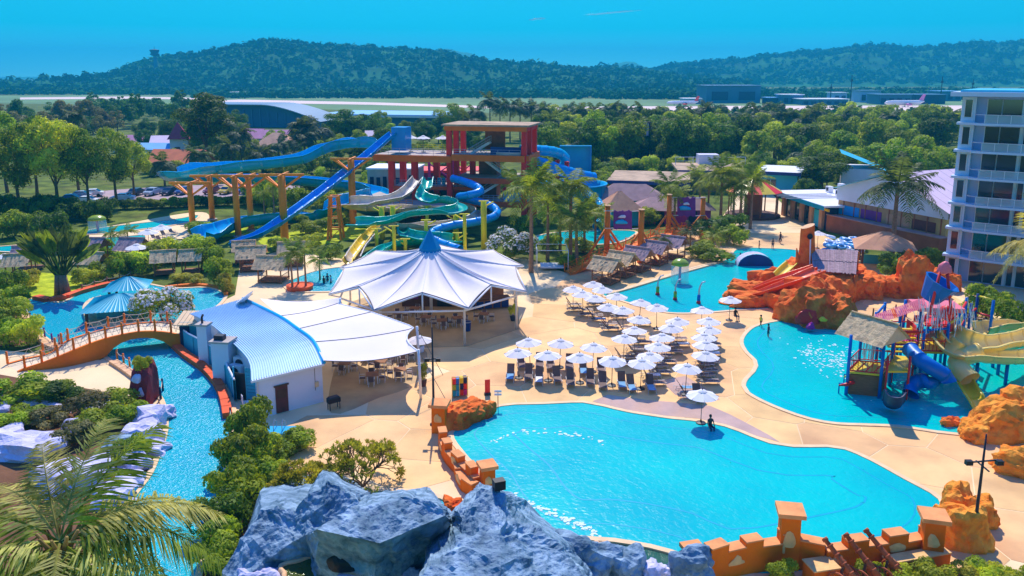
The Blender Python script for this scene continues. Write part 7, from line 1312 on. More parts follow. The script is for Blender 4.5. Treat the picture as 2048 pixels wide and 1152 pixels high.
for k in range(5): mb = MB(); mb.box((k * L_ / 4.6 + 0.3, -0.2, 1.65), (1.0, 0.6, 3.3)); mb.build('pillar', 'roof_tan', kk)
for k in range(4): mb = MB(); mb.box((k * L_ / 4.6 + 2.0, -0.06, 1.6), (L_ / 7, 0.1, 2.8)); mb.build('window', 'glass_dark' if k < 3 else 'roof_cyan', kk)
for k in range(4): mb = MB(); mb.box((L_ * 0.28 + k * 1.5, 0.5 + k * 0.1, 4.46), (0.12, 10, 0.1)); mb.build('roof_seam', 'steel', kk)
for i, (u, v) in enumerate(((2.5, 7), (5.0, 7.8), (6.6, 6.6))): q = kk.location + Matrix.Rotation(kk.rotation_euler.z, 3, 'Z') @ Vector((u, v, 4.4)); t = thing('roof_unit', ['left air unit on the kiosk roof', 'tall middle air unit on the kiosk roof', 'right air unit on the kiosk roof'][i], 'air conditioner', q, kk.rotation_euler.z); mb = MB(); mb.box((0, 0, 0.55 + (i == 1) * 0.4), (1.2, 0.8, 1.1 + (i == 1) * 0.8)); mb.build('case', 'chair_white', t); mb = MB(); mb.box((0, -0.42, 0.6), (0.7, 0.05, 0.6)); mb.build('grille', 'dark_metal', t)
# --- gabled hall
gh, L_ = building('gabled_hall', 'large hall with white gable, pink roof and mural wall', (1672, 462), (1886, 512), 22, 5.2, 'hall_mural')
gx = L_ * 0.52
mb = MB(); mb.add([(-0.3, -0.15, 5.2), (L_ + 0.3, -0.15, 5.2), (L_ + 0.3, -0.15, 6.4), (gx, -0.15, 10.6), (-0.3, -0.15, 7.2)], [(0, 1, 2, 3, 4)]); mb.build('gable', 'wall_white', gh)
for sgn_, xa, za in ((0, -0.9, 7.0), (1, L_ + 0.9, 6.2)):
    for k in range(12): y0 = -0.8 + k * 2.0; mb = MB(); v = [(gx, y0, 10.75), (gx, y0 + 1.94, 10.75), (xa, y0 + 1.94, za), (xa, y0, za)]; mb.add(v, [(0, 1, 2, 3)] if sgn_ == 0 else [(3, 2, 1, 0)]); mb.build('roof_sheet', 'roof_pink' if sgn_ else 'roof_cyan', gh)
mb = MB(); mb.box((L_ / 2, -0.9, 1.35), (L_ + 1, 1.6, 2.7)); mb.build('brick_base', 'brick_wall', gh); mb = MB(); mb.box((L_ / 2, -0.9, 2.76), (L_ + 1.2, 1.8, 0.12)); mb.build('ledge', 'roof_brown', gh)
for k in range(9): mb = MB(); mb.box((1.2 + k * (L_ - 2) / 8, -0.06, 4.0), (0.16, 0.1, 2.3)); mb.build('panel_joint', 'brick_wall', gh)
for k, (u, w_, m) in enumerate(((2.6, 4.2, 'slide_deep'), (7.5, 4.0, 'purple_paint'), (13, 4.2, 'roof_tan'), (18, 4, 'door_brown'))): mb = MB(); mb.box((u * L_ / 22, -0.04, 3.7), (w_, 0.06, 1.5)); mb.build('mural_panel', m, gh)
tr2 = thing('teal_roof_house', 'building with steep turquoise roof behind the hall', 'building', P(1690, 395), R(-20)); mb = MB(); mb.box((3, 5, 3), (8, 10, 6)); mb.build('wall', 'wall_white', tr2); mb = MB(); mb.add([(-1.4, -0.4, 9.2), (-1.4, 10, 9.2), (7.5, 10, 5.8), (7.5, -0.4, 5.8)], [(3, 2, 1, 0)]); mb.build('roof', 'roof_cyan', tr2)
def flatroof(label, a, b, depth, h, m, top, name='low_building', ov=0.8):
    t, L_ = building(name, label, a, b, depth, h, m); mb = MB(); mb.box((L_ / 2, depth / 2 - ov / 2, h + 0.2), (L_ + ov * 2, depth + ov * 2, 0.4)); mb.build('roof', top, t); mb = MB(); mb.box((L_ / 2, -ov * 1.5 - 0.06, h + 0.1), (L_ + ov * 2, 0.1, 0.7)); mb.build('fascia', 'dark_blue', t)
    for k in range(int(L_ // 4)): mb = MB(); mb.box((2 + k * 4, -0.05, h * 0.45), (2.2, 0.12, h * 0.5)); w_ = mb.build('window', 'glass_dark', t); mb = MB(); mb.box((2 + k * 4, -0.1, h * 0.45), (0.1, 0.12, h * 0.5)); mb.build('window_bar', 'frame_alu', w_)
    return t
flatroof('long low building with weathered grey roof and dark blue edge', (1222, 405), (1370, 410), 16, 4.2, 'navy', 'weathered_top'); flatroof('higher grey flat roof with railing behind the palms', (1360, 383), (1490, 385), 14, 4.4, 'dark_blue', 'weathered_top'); flatroof('pale blue shed with sloping white roof left of the round tree', (1520, 388), (1592, 392), 12, 4.6, 'roof_cyan', 'white_paint')
pl2 = thing('roof_plant', 'white plant box with rail frame on the flat roof', 'plant box', P(1425, 375) + Vector((0, 6, 4.8))); mb = MB(); mb.box((0, 0, 1.1), (4.6, 3, 2.2)); mb.build('box', 'wall_white', pl2)
mb = MB()
for x in (-8, -4, 0, 4, 8): mb.tube([(x, -3, 0), (x, -3, 1.8)], 0.07, 5)
mb.tube([(-8, -3, 1.8), (8, -3, 1.8)], 0.07, 5); mb.tube([(-8, -3, 0.9), (8, -3, 0.9)], 0.05, 5); mb.build('rail', 'frame_alu', pl2)
def hiproof(label, x, y, w_, d_, h, zr, m, rz=0, name='pavilion', wall='wall_teal', ridge=None, posts_=False):
    t = thing(name, label, 'building', P(x, y), R(rz)); hip(t, 'roof_panel', (0, d_ / 2, 0), w_ + 1.6, d_ + 1.6, h, zr, m, ridge if ridge is not None else max(0, w_ - d_), 1)
    if posts_:
        for a in (-1, 1):
            for b in (0.05, 0.95): mb = MB(); mb.box((a * w_ * .45, d_ * b, h / 2), (0.3, 0.3, h)); mb.build('post', 'wood_dark', t)
        mb = MB(); mb.box((0, d_ * .6, 0.6), (w_ * .8, 0.3, 1.2)); mb.build('counter', 'wall_teal', t)
    else: mb = MB(); mb.box((0, d_ / 2, h / 2), (w_, d_, h)); mb.build('wall', wall, t); mb = MB(); mb.box((0, -0.05, 1.1), (1.4, 0.12, 2.2)); mb.build('door', 'navy', t)
    return t
hiproof('brown hip roofed house below the slide bowl', 1258, 428, 12, 6, 2.6, 5.2, 'roof_brown', -8); hiproof('beige pyramid roofed kiosk behind the left orange posts', 1246, 452, 5.6, 5, 2.6, 5.6, 'roof_tan', 10); hiproof('low brown roofed shop right of the beige kiosk', 1320, 448, 9, 5, 2.4, 4.2, 'roof_brown', -10, wall='magenta_paint'); hiproof('tan hip roofed open pavilion beside the swim rings', 1768, 540, 6.0, 5.6, 2.7, 4.6, 'roof_tan', -20, posts_=True, ridge=1.2); hiproof('purple fronted hut near the orange signs', 1385, 448, 6, 4, 2.5, 4.4, 'roof_brown', -6, wall='purple_paint')
cr = thing('carousel', 'round carousel with red and yellow conical roof', 'carousel', P(1505, 432))
for k in range(12): a0, a1 = k * math.pi / 6, (k + 1) * math.pi / 6; mb = MB(); mb.add([(math.cos(a0) * 5, math.sin(a0) * 5, 4.6), (math.cos(a1) * 5, math.sin(a1) * 5, 4.6), (0, 0, 7.4)], [(0, 1, 2)]); mb.build('roof_panel', ('red_paint', 'slide_yellow')[k % 2], cr)
for k in range(8): a = k * math.pi / 4; mb = MB(); mb.tube([(math.cos(a) * 4.4, math.sin(a) * 4.4, 0), (math.cos(a) * 4.4, math.sin(a) * 4.4, 4.6)], 0.12, 6); mb.build('pole', 'wood', cr)
mb = MB(); mb.lathe([(4.8, 0), (4.8, 0.4), (0.02, 0.42)], 20); mb.build('floor', 'wood_dark', cr); mb = MB(); mb.lathe([(1.6, 0.4), (1.6, 4.6)], 14); mb.build('core', 'wood', cr, True); mb = MB(); mb.lathe([(0.02, 7.3), (0.5, 7.6), (0.75, 8.4), (0.55, 8.7), (0.02, 8.8)], 12); mb.build('finial', 'slide_yellow', cr, True)
# ================================================================== orange rope bridge with sign boards
ob = thing('rope_bridge', 'orange ramp bridge with rails and tall posts behind the cabanas', 'bridge', P(1140, 548)); ln_ = spline([P(1140, 548, 0.2), P(1180, 530, 0.8), P(1230, 508, 1.3), P(1280, 488, 1.6), P(1330, 472, 1.7), P(1390, 458, 1.4)], 1.0)
mb = MB(); mb.grid([[p + Vector((0, 0, -0.35)) for p in ln_], [p for p in ln_], [p + Vector((-.6, 1.6, 0)) for p in ln_], [p + Vector((-.6, 1.6, -0.35)) for p in ln_]]); mb.build('deck', 'bridge_orange', ob, False, True)
ropefence(ob, [ln_[i] for i in range(0, len(ln_), 2)], 1.0, 'bridge_orange', 'bridge_orange', True, 0.08); ropefence(ob, [ln_[i] + Vector((-.6, 1.6, 0)) for i in range(0, len(ln_), 2)], 1.0, 'bridge_orange', 'bridge_orange', True, 0.08)
for i, (x, yb, yt, lb) in enumerate([(1213, 520, 412, 'left orange post holding the near sign board'), (1280, 525, 420, 'right orange post holding the near sign board'), (1336, 478, 390, 'left orange post holding the far sign board'), (1403, 475, 396, 'right orange post holding the far sign board')]):
    g = P(x, yb); z = ZT(g, yt); t = thing('sign_post', lb, 'post', g, 0, 'orange sign posts'); mb = MB(); mb.tube([(0, 0, 0), (0, 0, z)], [0.42, 0.36], 10); mb.build('post', 'bridge_orange', t, True)
    for a, b in (((-3.2, -1.0), 0.62), ((3.2, 1.0), 0.62), ((2.4, -1.5), 0.5)): mb = MB(); mb.tube([(a[0], a[1], 0), (0, 0, z * b)], 0.17, 7); mb.build('brace', 'bridge_orange', t, True)
    mb = MB(); mb.lathe([(0.42, 0), (0.46, 0.12), (0.1, 0.2)], 10, (0, 0, z)); mb.build('cap', 'rock_cream', t)
for i, (x0, x1, y0, y1, yb, lb) in enumerate([(1227, 1264, 423, 458, 522, 'ragged purple sign board hung between the near orange posts'), (1355, 1391, 396, 432, 476, 'ragged purple sign board hung between the far orange posts')]):
    Y = P((x0 + x1) / 2, yb).y; a, b, c, d = PY(x0, y1, Y), PY(x1, y1, Y), PY(x1, y0, Y), PY(x0, y0, Y); t = thing('sign_board', lb, 'sign', (a + b) / 2, 0, 'sign boards'); random.seed(i); top = [d.lerp(c, k / 12) + Vector((0, 0, random.uniform(-.12, .28))) for k in range(13)]; bot = [a.lerp(b, k / 12) + Vector((0, 0, random.uniform(-.2, .1))) for k in range(13)]
    mb = MB(); o2 = Vector((0, 0.12, 0)); mb.grid([bot, top]); mb.grid([[p + o2 for p in top], [p + o2 for p in bot]]); mb.grid([top, [p + o2 for p in top]]); mb.grid([[p + o2 for p in bot], bot]); mb.build('board', 'purple_paint', t, False, True)
    w_ = (b - a).length; cc = (a + c) / 2; mb = MB(); rock(mb, (cc.x - w_ * .05, Y - 0.05, cc.z - 0.5), (w_ * 0.34, 0.06, w_ * 0.2), 3 + i, 2, 0.3); mb.build('blue_emblem', 'slide_blue', t, True, True)
    mb = MB(); rock(mb, (cc.x - w_ * .02, Y - 0.1, cc.z + 0.35), (w_ * 0.2, 0.06, w_ * 0.12), 8 + i, 2, 0.3); mb.build('white_emblem', 'wall_white', t, True, True)
    mb = MB()
    for e in (a, d): mb.bar(e + Vector((-1.2, 0, 0.1)), e + Vector((0.1, 0, 0.1)), 0.1)
    for e in (b, c): mb.bar(e, e + Vector((1.6, 0, 0.1)), 0.1)
    mb.build('hanger', 'steel', t, False, True)
fr = thing('pergola_frame', 'white tubular cabana frame right of the blossom tree', 'frame', P(1105, 545)); mb = MB()
for x in (-2, 2):
    for y in (0, 4): mb.tube([(x, y, 0), (x, y, 2.9)], 0.04, 6)
for a, b in (((-2, 0), (2, 0)), ((2, 0), (2, 4)), ((2, 4), (-2, 4)), ((-2, 4), (-2, 0))): mb.tube([(*a, 2.9), (*b, 2.9)], 0.04, 6)
mb.build('frame', 'white_paint', fr, True); mb = MB(); mb.box((0, 2, 0.45), (3, 2.4, 0.2)); mb.build('daybed', 'chair_white', fr)
# ================================================================== palms of the middle distance
MP = [(1062, 545, 375, 1.35, 'frond', 22, 'bushy coconut palm at the right foot of the tower'), (1140, 520, 372, 1.3, 'frond', 20, 'tall coconut palm in front of the slide bowl'), (1152, 535, 440, 1.2, 'frond', 18, 'lower coconut palm below the bowl palm'), (1168, 505, 420, 1.0, 'frond', 16, 'small palm right of the bowl palm'), (1335, 470, 372, 1.1, 'frond', 18, 'palm behind the left post of the far sign'), (1440, 450, 348, 1.3, 'frond', 20, 'tall fresh green palm right of the far sign board'), (1465, 455, 375, 1.15, 'frond', 18, 'green palm beside the carousel'), (1500, 458, 362, 1.15, 'frond', 18, 'palm in front of the carousel roof'), (1415, 440, 365, 1.0, 'frond', 16, 'palm between the sign board and the tall green palm'), (1380, 500, 462, 0.7, 'frond_dark', 14, 'small dark palm under the far sign board'), (1320, 520, 478, 0.6, 'frond_dark', 12, 'small palm among the cabanas'), (1782, 520, 372, 1.75, 'frond_dark', 24, 'big dark coconut palm in front of the gabled hall'), (1120, 500, 430, 1.0, 'frond', 14, 'palm behind the white cabana frame'), (1205, 470, 430, 0.8, 'frond', 12, 'little palm behind the plunge pool'), (1425, 500, 470, 0.8, 'frond', 14, 'low palm in the bush right of the cabanas'), (1348, 455, 385, 1.0, 'frond', 16, 'palm touching the far sign board'), (1480, 440, 340, 1.2, 'frond', 18, 'tall palm left of the carousel roof'), (1398, 430, 352, 1.0, 'frond', 16, 'palm behind the right post of the far sign'), (1190, 490, 425, 0.9, 'frond', 14, 'palm between the bowl palm and the near sign'), (1095, 520, 405, 1.1, 'frond', 18, 'palm between the tower palm and the bowl palm')]
for i, (x, yb, yt, s_, m, n_, lb) in enumerate(MP): g = P(x, yb); palm(g, ZT(g, yt), s_, lb, 'coconut palms in the park', m, n_, 300 + i)
g = P(2090, 640); palm(g, ZT(g, 492), 1.75, 'coconut palm hanging into the frame before the hotel', 'coconut palms in the park', 'frond_pale', 22, 330, True)
for a in [(1430, 480, 3.6, 3.4, 'leaf_dark', 'dark bush mass right of the sign posts'), (1465, 490, 3.0, 2.8, 'leaf_mid', 'bush at the rope bridge of the activity pool'), (1400, 515, 2.2, 2.6, 'leaf_mid', 'low clipped bush at the far end of the cabanas'), (1430, 525, 1.8, 2.4, 'leaf_mid', 'low hedge bush along the activity pool'), (1460, 470, 3.4, 3.0, 'leaf_dark', 'dark bush behind the pool rope bridge'), (1790, 555, 3.0, 2.6, 'leaf_dark', 'dark bush right of the tan pavilion'), (1830, 548, 3.4, 3.0, 'leaf_mid', 'bush before the hall brick wall'), (1860, 540, 2.6, 2.4, 'leaf_mid', 'bush at the left foot of the hotel'), (1970, 640, 3.6, 2.6, 'leaf_mid', 'pointed shrub in front of the hotel ground floor'), (2005, 650, 3.0, 2.4, 'leaf_mid', 'shrub by the hotel at the right edge'), (1920, 632, 1.2, 2.2, 'leaf_yellow', 'low yellow green hedge left of the hotel shrub'), (1880, 622, 1.1, 2.0, 'leaf_yellow', 'low hedge behind the rope fence'), (2040, 665, 1.4, 2.4, 'leaf_mid', 'hedge at the far right behind the rope fence'),
          (1700, 330, 7, 5, 'leaf_mid', 'bush tree behind the kiosk'), (1200, 400, 5, 4, 'leaf_mid', 'bush left of the long low building'), (1100, 450, 3.5, 3, 'leaf_light', 'bush under the slide bowl'), (1185, 455, 3, 2.6, 'leaf_mid', 'bush right of the bowl exit slide'), (1040, 470, 3, 2.6, 'leaf_mid', 'bush behind the blossom tree'), (1050, 500, 2.4, 2.2, 'leaf_mid', 'bush right of the blossom tree'), (1140, 535, 1.6, 2.2, 'leaf_mid', 'low bush at the foot of the rope bridge'),
          (1560, 1165, 1.2, 0.9, 'leaf_light', 'bright leafy plant at the foot of the castle wall'), (1740, 1175, 1.2, .9, 'leaf_light', 'leafy plant before the cannon wheels'), (1800, 1175, 1.2, 1.0, 'leaf_light', 'leafy plant right of the cannons'), (1870, 1175, 1.3, 1.2, 'leaf_light', 'bright hedge plant at the lower right'), (1915, 1178, 1.3, 1.2, 'leaf_yellow', 'yellow green hedge plant at the lower right'), (1960, 1180, 1.3, 1.2, 'leaf_light', 'hedge plant near the lamp post shadow'), (2005, 1182, 1.3, 1.2, 'leaf_light', 'hedge plant at the lower right corner'), (2045, 1185, 1.3, 1.2, 'leaf_mid', 'last hedge plant at the right edge')]:
    bush(*a)
posts('rope fence behind the play structure toward the hotel', [(1895, 640), (1930, 648), (1965, 657), (2000, 666), (2035, 675), (2070, 684)], 'wood', 1.1, 'rope', 0.1, 'rope_fence', True); posts('rope fence at the back of the rock mountain', [(1745, 640), (1768, 634), (1790, 632), (1812, 634)], 'rust', 1.2, 'rope', 0.09); posts('rope footbridge rail across the activity pool neck', [(1430, 515), (1455, 520), (1480, 522), (1505, 520)], 'navy', 1.1, 'rope', 0.1, 'rope_fence', True)
kerb('stone_kerb', 'dashed pale block edge along the activity pool below the cabanas', [(1215, 590), (1260, 578), (1335, 555), (1400, 537), (1445, 524)], 0.45, 0.2, 'coping', 1.0)
ab = thing('arched_tunnel', 'grey arched swim tunnel at the pool neck', 'tunnel', P(1508, 530)); mb = MB(); rows = [[(2.4 * math.cos(k * math.pi / 12), y, 1.7 * math.sin(k * math.pi / 12)) for k in range(13)] for y in (-0.8, 0.8)]; mb.grid(rows); mb.build('shell', 'rock_pale', ab, True); mb = MB(); mb.add([(v[0] * .97, -0.7, v[2] * .95) for v in rows[0]], [tuple(range(13))]); mb.build('opening', 'dark_blue', ab)
# lamp posts
def lamp(x, yb, yt, ya, label, s_=1.0):
    g = P(x, yb); z = ZT(g, yt); t = thing('lamp_post', label, 'lamp post', g, 0, 'black lamp posts'); mb = MB(); mb.tube([(0, 0, 0), (0, 0, 0.5), (0, 0, z * .7), (0, 0, z)], [0.16, 0.1, 0.07, 0.04], 8); mb.build('pole', 'dark_metal', t, True); za = ZT(g, ya); mb = MB(); mb.bar((-0.8 * s_, 0, za), (0.8 * s_, 0, za + .15), 0.07); mb.bar((0, -.6 * s_, za - .2), (0, .6 * s_, za - .2), 0.06); mb.build('cross_arm', 'dark_metal', t)
    for dx in (-0.8, 0.8): mb = MB(); mb.box((dx * s_, -0.1, za + 0.05), (0.34, 0.25, 0.24)); mb.build('floodlight', 'black', t)
    mb = MB(); mb.lathe([(0.3, 0), (0.3, 0.1), (0.15, 0.2)], 10); mb.build('base', 'dark_metal', t)
lamp(1944, 1100, 868, 925, 'black lamp post with floodlights beside the right orange rocks'); lamp(868, 850, 655, 720, 'slim black lamp post in front of the tents', 0.5)
# swim rings, lockers, signs, bins, plants
mk('ring_blue', S(90, 170, 226), 0.3, 0.1, 2, spec=0.5, rnd=0.25); mk('ring_white', S(226, 236, 246), 0.3, 0.05, 2, spec=0.5)
tor = MB(); tor.tube([(0.48 * math.cos(k * .393), 0.48 * math.sin(k * .393), 0) for k in range(16)], 0.17, 8, closed=True); TB, TW_ = tor.mesh('swim_ring', 'ring_blue', True), None; TW_ = tor.mesh('swim_ring', 'ring_white', True); random.seed(17)
for i in range(64):
    g = P(random.uniform(1652, 1728), random.uniform(484, 506)); lv = random.choice((0, 0, 1, 2)); o = link('swim_ring', TB if random.random() < .6 else TW_, None, (g.x, g.y, 0.2 + lv * 0.34), (random.uniform(-.3, .3), random.uniform(-.3, .3), 0), random.uniform(1.0, 1.25)); tag(o, 'blue or white swim ring in the heap beside the rock mountain', 'swim ring', 'heap of swim rings')
lk = thing('locker_cart', 'colourful board rack with yellow frame above the red rock', 'rack', P(918, 790), R(10))
for i in range(4):
    for j in range(3): mb = MB(); mb.box((-0.42 + i * .3, -0.25 + (i > 1) * 0.12, 0.35 + j * 0.5), (0.27, 0.55, 0.44)); mb.build('locker', [['teal_paint', 'slide_lime', 'play_red'], ['slide_blue', 'teal_paint', 'play_blue'], ['play_red', 'navy', 'slide_yellow'], ['magenta_paint', 'play_red', 'navy']][i][j], lk)
mb = MB()
for x in (-0.6, 0.0, 0.62): mb.bar((x, -0.56, 0.1), (x, -0.56, 1.75), 0.05)
mb.bar((-0.6, -0.56, 1.72), (0.62, -0.56, 1.72), 0.05); mb.build('frame', 'slide_yellow', lk)
sg = thing('red_sign', 'upright red sign panel behind the red rock', 'sign', P(975, 790), R(15)); mb = MB(); mb.box((0, 0, 0.75), (0.42, 0.06, 1.1)); mb.build('panel', 'play_red', sg); mb = MB(); mb.box((0, 0, 0.1), (0.5, 0.3, 0.2)); mb.build('foot', 'dark_metal', sg)
sg = thing('info_sign', 'small white double info sign on a post at the pool corner', 'sign', P(996, 818)); mb = MB(); mb.tube([(0, 0, 0), (0, 0, 1.5)], 0.03, 6); mb.build('post', 'dark_metal', sg)
for z in (1.45, 1.2): mb = MB(); mb.box((0, -0.04, z), (0.55, 0.03, 0.17)); mb.build('plate', 'chair_white', sg)
bn = thing('bin', 'round blue grey bin at the front of the big tent', 'bin', P(934, 662)); mb = MB(); mb.lathe([(0.36, 0.05), (0.42, 0.9), (0.42, 1.0), (0.02, 1.06)], 16); mb.build('drum', 'dark_blue', bn, True); mb = MB(); mb.lathe([(0.44, 0.94), (0.44, 1.02)], 16); mb.build('rim', 'steel', bn)
for i, (x, y, h, lb) in enumerate([(846, 772, 1.5, 'potted plant at the awning mast'), (1026, 642, 1.4, 'potted yellow plant at the right tent column'), (842, 704, 1.2, 'white pot with plant beside the small parasol')]):
    g = P(x, y); t = thing('potted_plant', lb, 'plant', g); mb = MB(); mb.lathe([(0.24, 0), (0.34, 0.55), (0.3, 0.58), (0.02, 0.5)], 12); mb.build('pot', ('wood_dark', 'dark_metal', 'chair_white')[i], t, True); link('foliage', crown('shrub%d' % i, 'leaf_light'), t, (0, 0, 0.45), None, (0.42, 0.42, h * 0.7))
# ================================================================== people
def person(x, y, h, label, top='black', legs='navy', pose='stand', rz=0.0, z=0.0):
    g = P(x, y); g.z = z; t = thing('person', label, 'person', g, R(rz)); k = h / 1.7; sit = pose == 'sit'; hz0 = 0.5 if sit else 0.9; st = 0.16 if pose == 'walk' else 0.04
    V = [(0, 0, hz0), (0, 0, hz0 + .28), (0, 0, hz0 + .5), (0, 0, hz0 + .6), (0, -.01, hz0 + .74)]; E = [(0, 1), (1, 2), (2, 3), (3, 4)]; r_ = [.14, .13, .14, .055, .095]
    for s_ in (-1, 1):
        b = len(V); f = s_ * st
        if sit: V += [(s_ * .1, -.05, hz0 - .02), (s_ * .12, -.45, hz0), (s_ * .12, -.5, 0.08), (s_ * .12, -.64, 0.03)]
        else: V += [(s_ * .1, 0, hz0 - .08), (s_ * .11, -f * .8 - .02, .48), (s_ * .11, f, .09), (s_ * .12, f - .14, .03)]
        E += [(0, b), (b, b + 1), (b + 1, b + 2), (b + 2, b + 3)]; r_ += [.1, .07, .045, .035]; c = len(V); e = -.25 if sit else -.04
        V += [(s_ * .19, 0, hz0 + .48), (s_ * .25, e * .4 + f * .4, hz0 + .2), (s_ * .22, e - .1 - f * .6, hz0 + .0), (s_ * .21, e - .18 - f * .6, hz0 - .07)]; E += [(2, c), (c, c + 1), (c + 1, c + 2), (c + 2, c + 3)]; r_ += [.06, .045, .035, .035]
    me = bpy.data.meshes.new('body'); me.from_pydata([tuple(a * k for a in v) for v in V], E, []); 
    for m in (top, legs, 'skin'): me.materials.append(MATS[m])
    o = link('body', me, t); sk = o.modifiers.new('skin', 'SKIN'); o.modifiers.new('sub', 'SUBSURF').levels = 1
    for i, sv in enumerate(me.skin_vertices[0].data): sv.radius = (r_[i] * k, r_[i] * k); sv.use_root = (i == 0)
    dg = bpy.context.evaluated_depsgraph_get(); ev = o.evaluated_get(dg); m2 = bpy.data.meshes.new_from_object(ev); o.modifiers.clear(); o.data = m2
    for p in m2.polygons: p.material_index = 2 if (p.center.z > (hz0 + .57) * k or (p.center.z < .42 * k and not sit) or abs(p.center.x) > .215 * k) else 1 if p.center.z < (hz0 + .05) * k else 0; p.use_smooth = True
    mb = MB(); mb.lathe([(.02, .12), (.085, .09), (.108, .0), (.1, -.05)], 10, (0, .02 * k, (hz0 + .78) * k)); mb.build('hair', 'black', t, True); return t
person(1470, 640, 1.7, 'seated person in dark clothes under the poolside parasol', 'black', 'navy', 'sit', 20); person(1560, 487, 1.7, 'tall standing person in dark clothes on the far plaza', 'black', 'black', 'walk', 30); person(1545, 498, 1.5, 'person in grey walking beside the pool on the far plaza', 'dark_metal', 'navy', 'walk', -20); person(1518, 497, 1.1, 'small child in red walking on the far plaza', 'play_red', 'play_red', 'walk', 60); person(1521, 654, 1.2, 'child in yellow and black at the edge of the kids pool', 'slide_yellow', 'black', 'walk', 120); person(1536, 674, 1.25, 'child in dark suit standing in the kids pool', 'navy', 'navy', 'stand', 40); person(1420, 858, 1.6, 'person sitting in the shallow water by the lone parasol', 'dark_metal', 'navy', 'sit', 10, -0.2); person(655, 562, 1.5, 'bather in the splash pool left of the tent', 'navy', 'navy', 'stand', 0, -0.6); person(662, 566, 1.5, 'second bather in the splash pool', 'slide_blue', 'navy', 'stand', 80, -0.6); person(648, 567, 1.5, 'third bather in the splash pool', 'black', 'navy', 'stand', 150, -0.6); person(1712, 508, 1.7, 'attendant in dark clothes before the heap of swim rings', 'black', 'navy', 'stand', 10)
for i, (x, u) in enumerate([(-22, 3), (-19.5, 2), (-16, 3.5)]): q = TO + Matrix.Rotation(TZ, 3, 'Z') @ Vector((x, 4 + u * 0.3, C3)); dup(um0, q, 0.2, ['left white parasol on the tower deck', 'middle white parasol on the tower deck', 'right white parasol on the tower deck'][i], 'parasols on the tower deck', 1.15)
# ================================================================== houses, cars, airfield buildings
mk('roof_orange', S(240, 130, 80), 0.8, 0.15, 0.5); mk('roof_rose', S(196, 130, 160), 0.8, 0.15, 0.5); mk('roof_red', S(190, 60, 80), 0.8, 0.15, 0.5); mk('roof_peach', S(226, 170, 130), 0.85, 0.2, 0.6); mk('roof_blue', S(110, 180, 225), 0.6, 0.1, 0.4); mk('terminal_wall', S(60, 110, 140), 0.6, 0.12, 0.05); mk('terminal_roof', S(74, 124, 152), 0.5, 0.06, 0.05); mk('plane_pink', S(230, 130, 190), 0.4, 0.05, 0.2)
def house(label, x, y, w_, d_, h, zr, roof, rz=0, wall='wall_white', kind='gable'):
    t = thing('house', label, 'house', P(x, y), R(rz)); mb = MB(); mb.box((0, d_ / 2, h / 2), (w_, d_, h)); mb.build('wall', wall, t)
    if kind == 'hip': hip(t, 'roof_panel', (0, d_ / 2, 0), w_ + 1.4, d_ + 1.4, h, zr, roof, max(0, w_ - d_), 1)
    else:
        for s_ in (-1, 1): mb = MB(); e = w_ / 2 + .7; y0 = d_ / 2 + s_ * (d_ / 2 + .7); v = [(-e, y0, h - .1), (e, y0, h - .1), (e, d_ / 2, zr), (-e, d_ / 2, zr)]; mb.add(v, [(0, 1, 2, 3)] if s_ < 0 else [(3, 2, 1, 0)]); mb.build('roof_panel', roof, t)
        for s_ in (-1, 1): mb = MB(); mb.add([(s_ * w_ / 2, 0, h), (s_ * w_ / 2, d_, h), (s_ * w_ / 2, d_ / 2, zr - .1)], [(0, 1, 2)]); mb.build('gable', wall, t)
    for k in range(max(1, int(w_ // 4))): mb = MB(); mb.box((-w_ / 2 + 2 + k * 4, -0.05, h * .5), (1.5, 0.1, 1.3)); mb.build('window', 'glass_dark', t)
    return t
for a in [('house with bright orange roof behind the raft slide', 348, 352, 13, 8, 3.2, 6.4, 'roof_orange', -6), ('ornate house with steep red roof beside the round tree', 360, 318, 5, 5, 6, 11, 'roof_red', 20, 'wall_white', 'hip'), ('low shed with light blue roof left of the orange roof', 288, 318, 16, 8, 3, 4.6, 'roof_blue', -4), ('house with pale pink gable by the blue shed', 335, 312, 9, 8, 3.6, 6.2, 'roof_pink', 12), ('house with peach hip roof left of the tall palm', 548, 318, 13, 10, 3.4, 7.6, 'roof_peach', 0, 'wall_white', 'hip'), ('long house with rose roof below the airport hall', 545, 297, 20, 8, 3.6, 6.2, 'roof_rose', 4), ('rose hip roofed house right of the long rose roof', 595, 297, 10, 8, 3.6, 6.6, 'roof_rose', 0, 'wall_white', 'hip'), ('small pink house behind the speed slide start', 762, 300, 9, 7, 3.6, 6.4, 'roof_pink', 10), ('rose roofed cottage left of the ornate house', 262, 306, 11, 8, 3.2, 5.6, 'roof_rose', 6), ('white roofed house right of the dark tower', 1330, 298, 14, 8, 4.5, 6.8, 'white_paint', -8), ('brown roofed cottage behind the tower palms', 1160, 305, 9, 7, 3, 5.4, 'roof_peach', 10), ('small rose house behind the terminal palms', 495, 292, 9, 7, 3.4, 6, 'roof_rose', -10)]: house(*a)
wt = thing('dark_tower', 'dark square tower with pink panel rising from the tree belt', 'tower', P(1276, 330), R(8)); zt_ = ZT(P(1276, 330), 246); mb = MB(); mb.box((0, 2, zt_ / 2), (6, 5, zt_)); mb.build('shaft', 'navy', wt); mb = MB(); mb.box((1.3, -0.55, zt_ - 1.8), (2.6, 0.1, 3.4)); mb.build('pink_panel', 'roof_pink', wt); mb = MB(); mb.box((0, 2, zt_ + .15), (6.4, 5.4, 0.3)); mb.build('cap', 'dark_metal', wt)
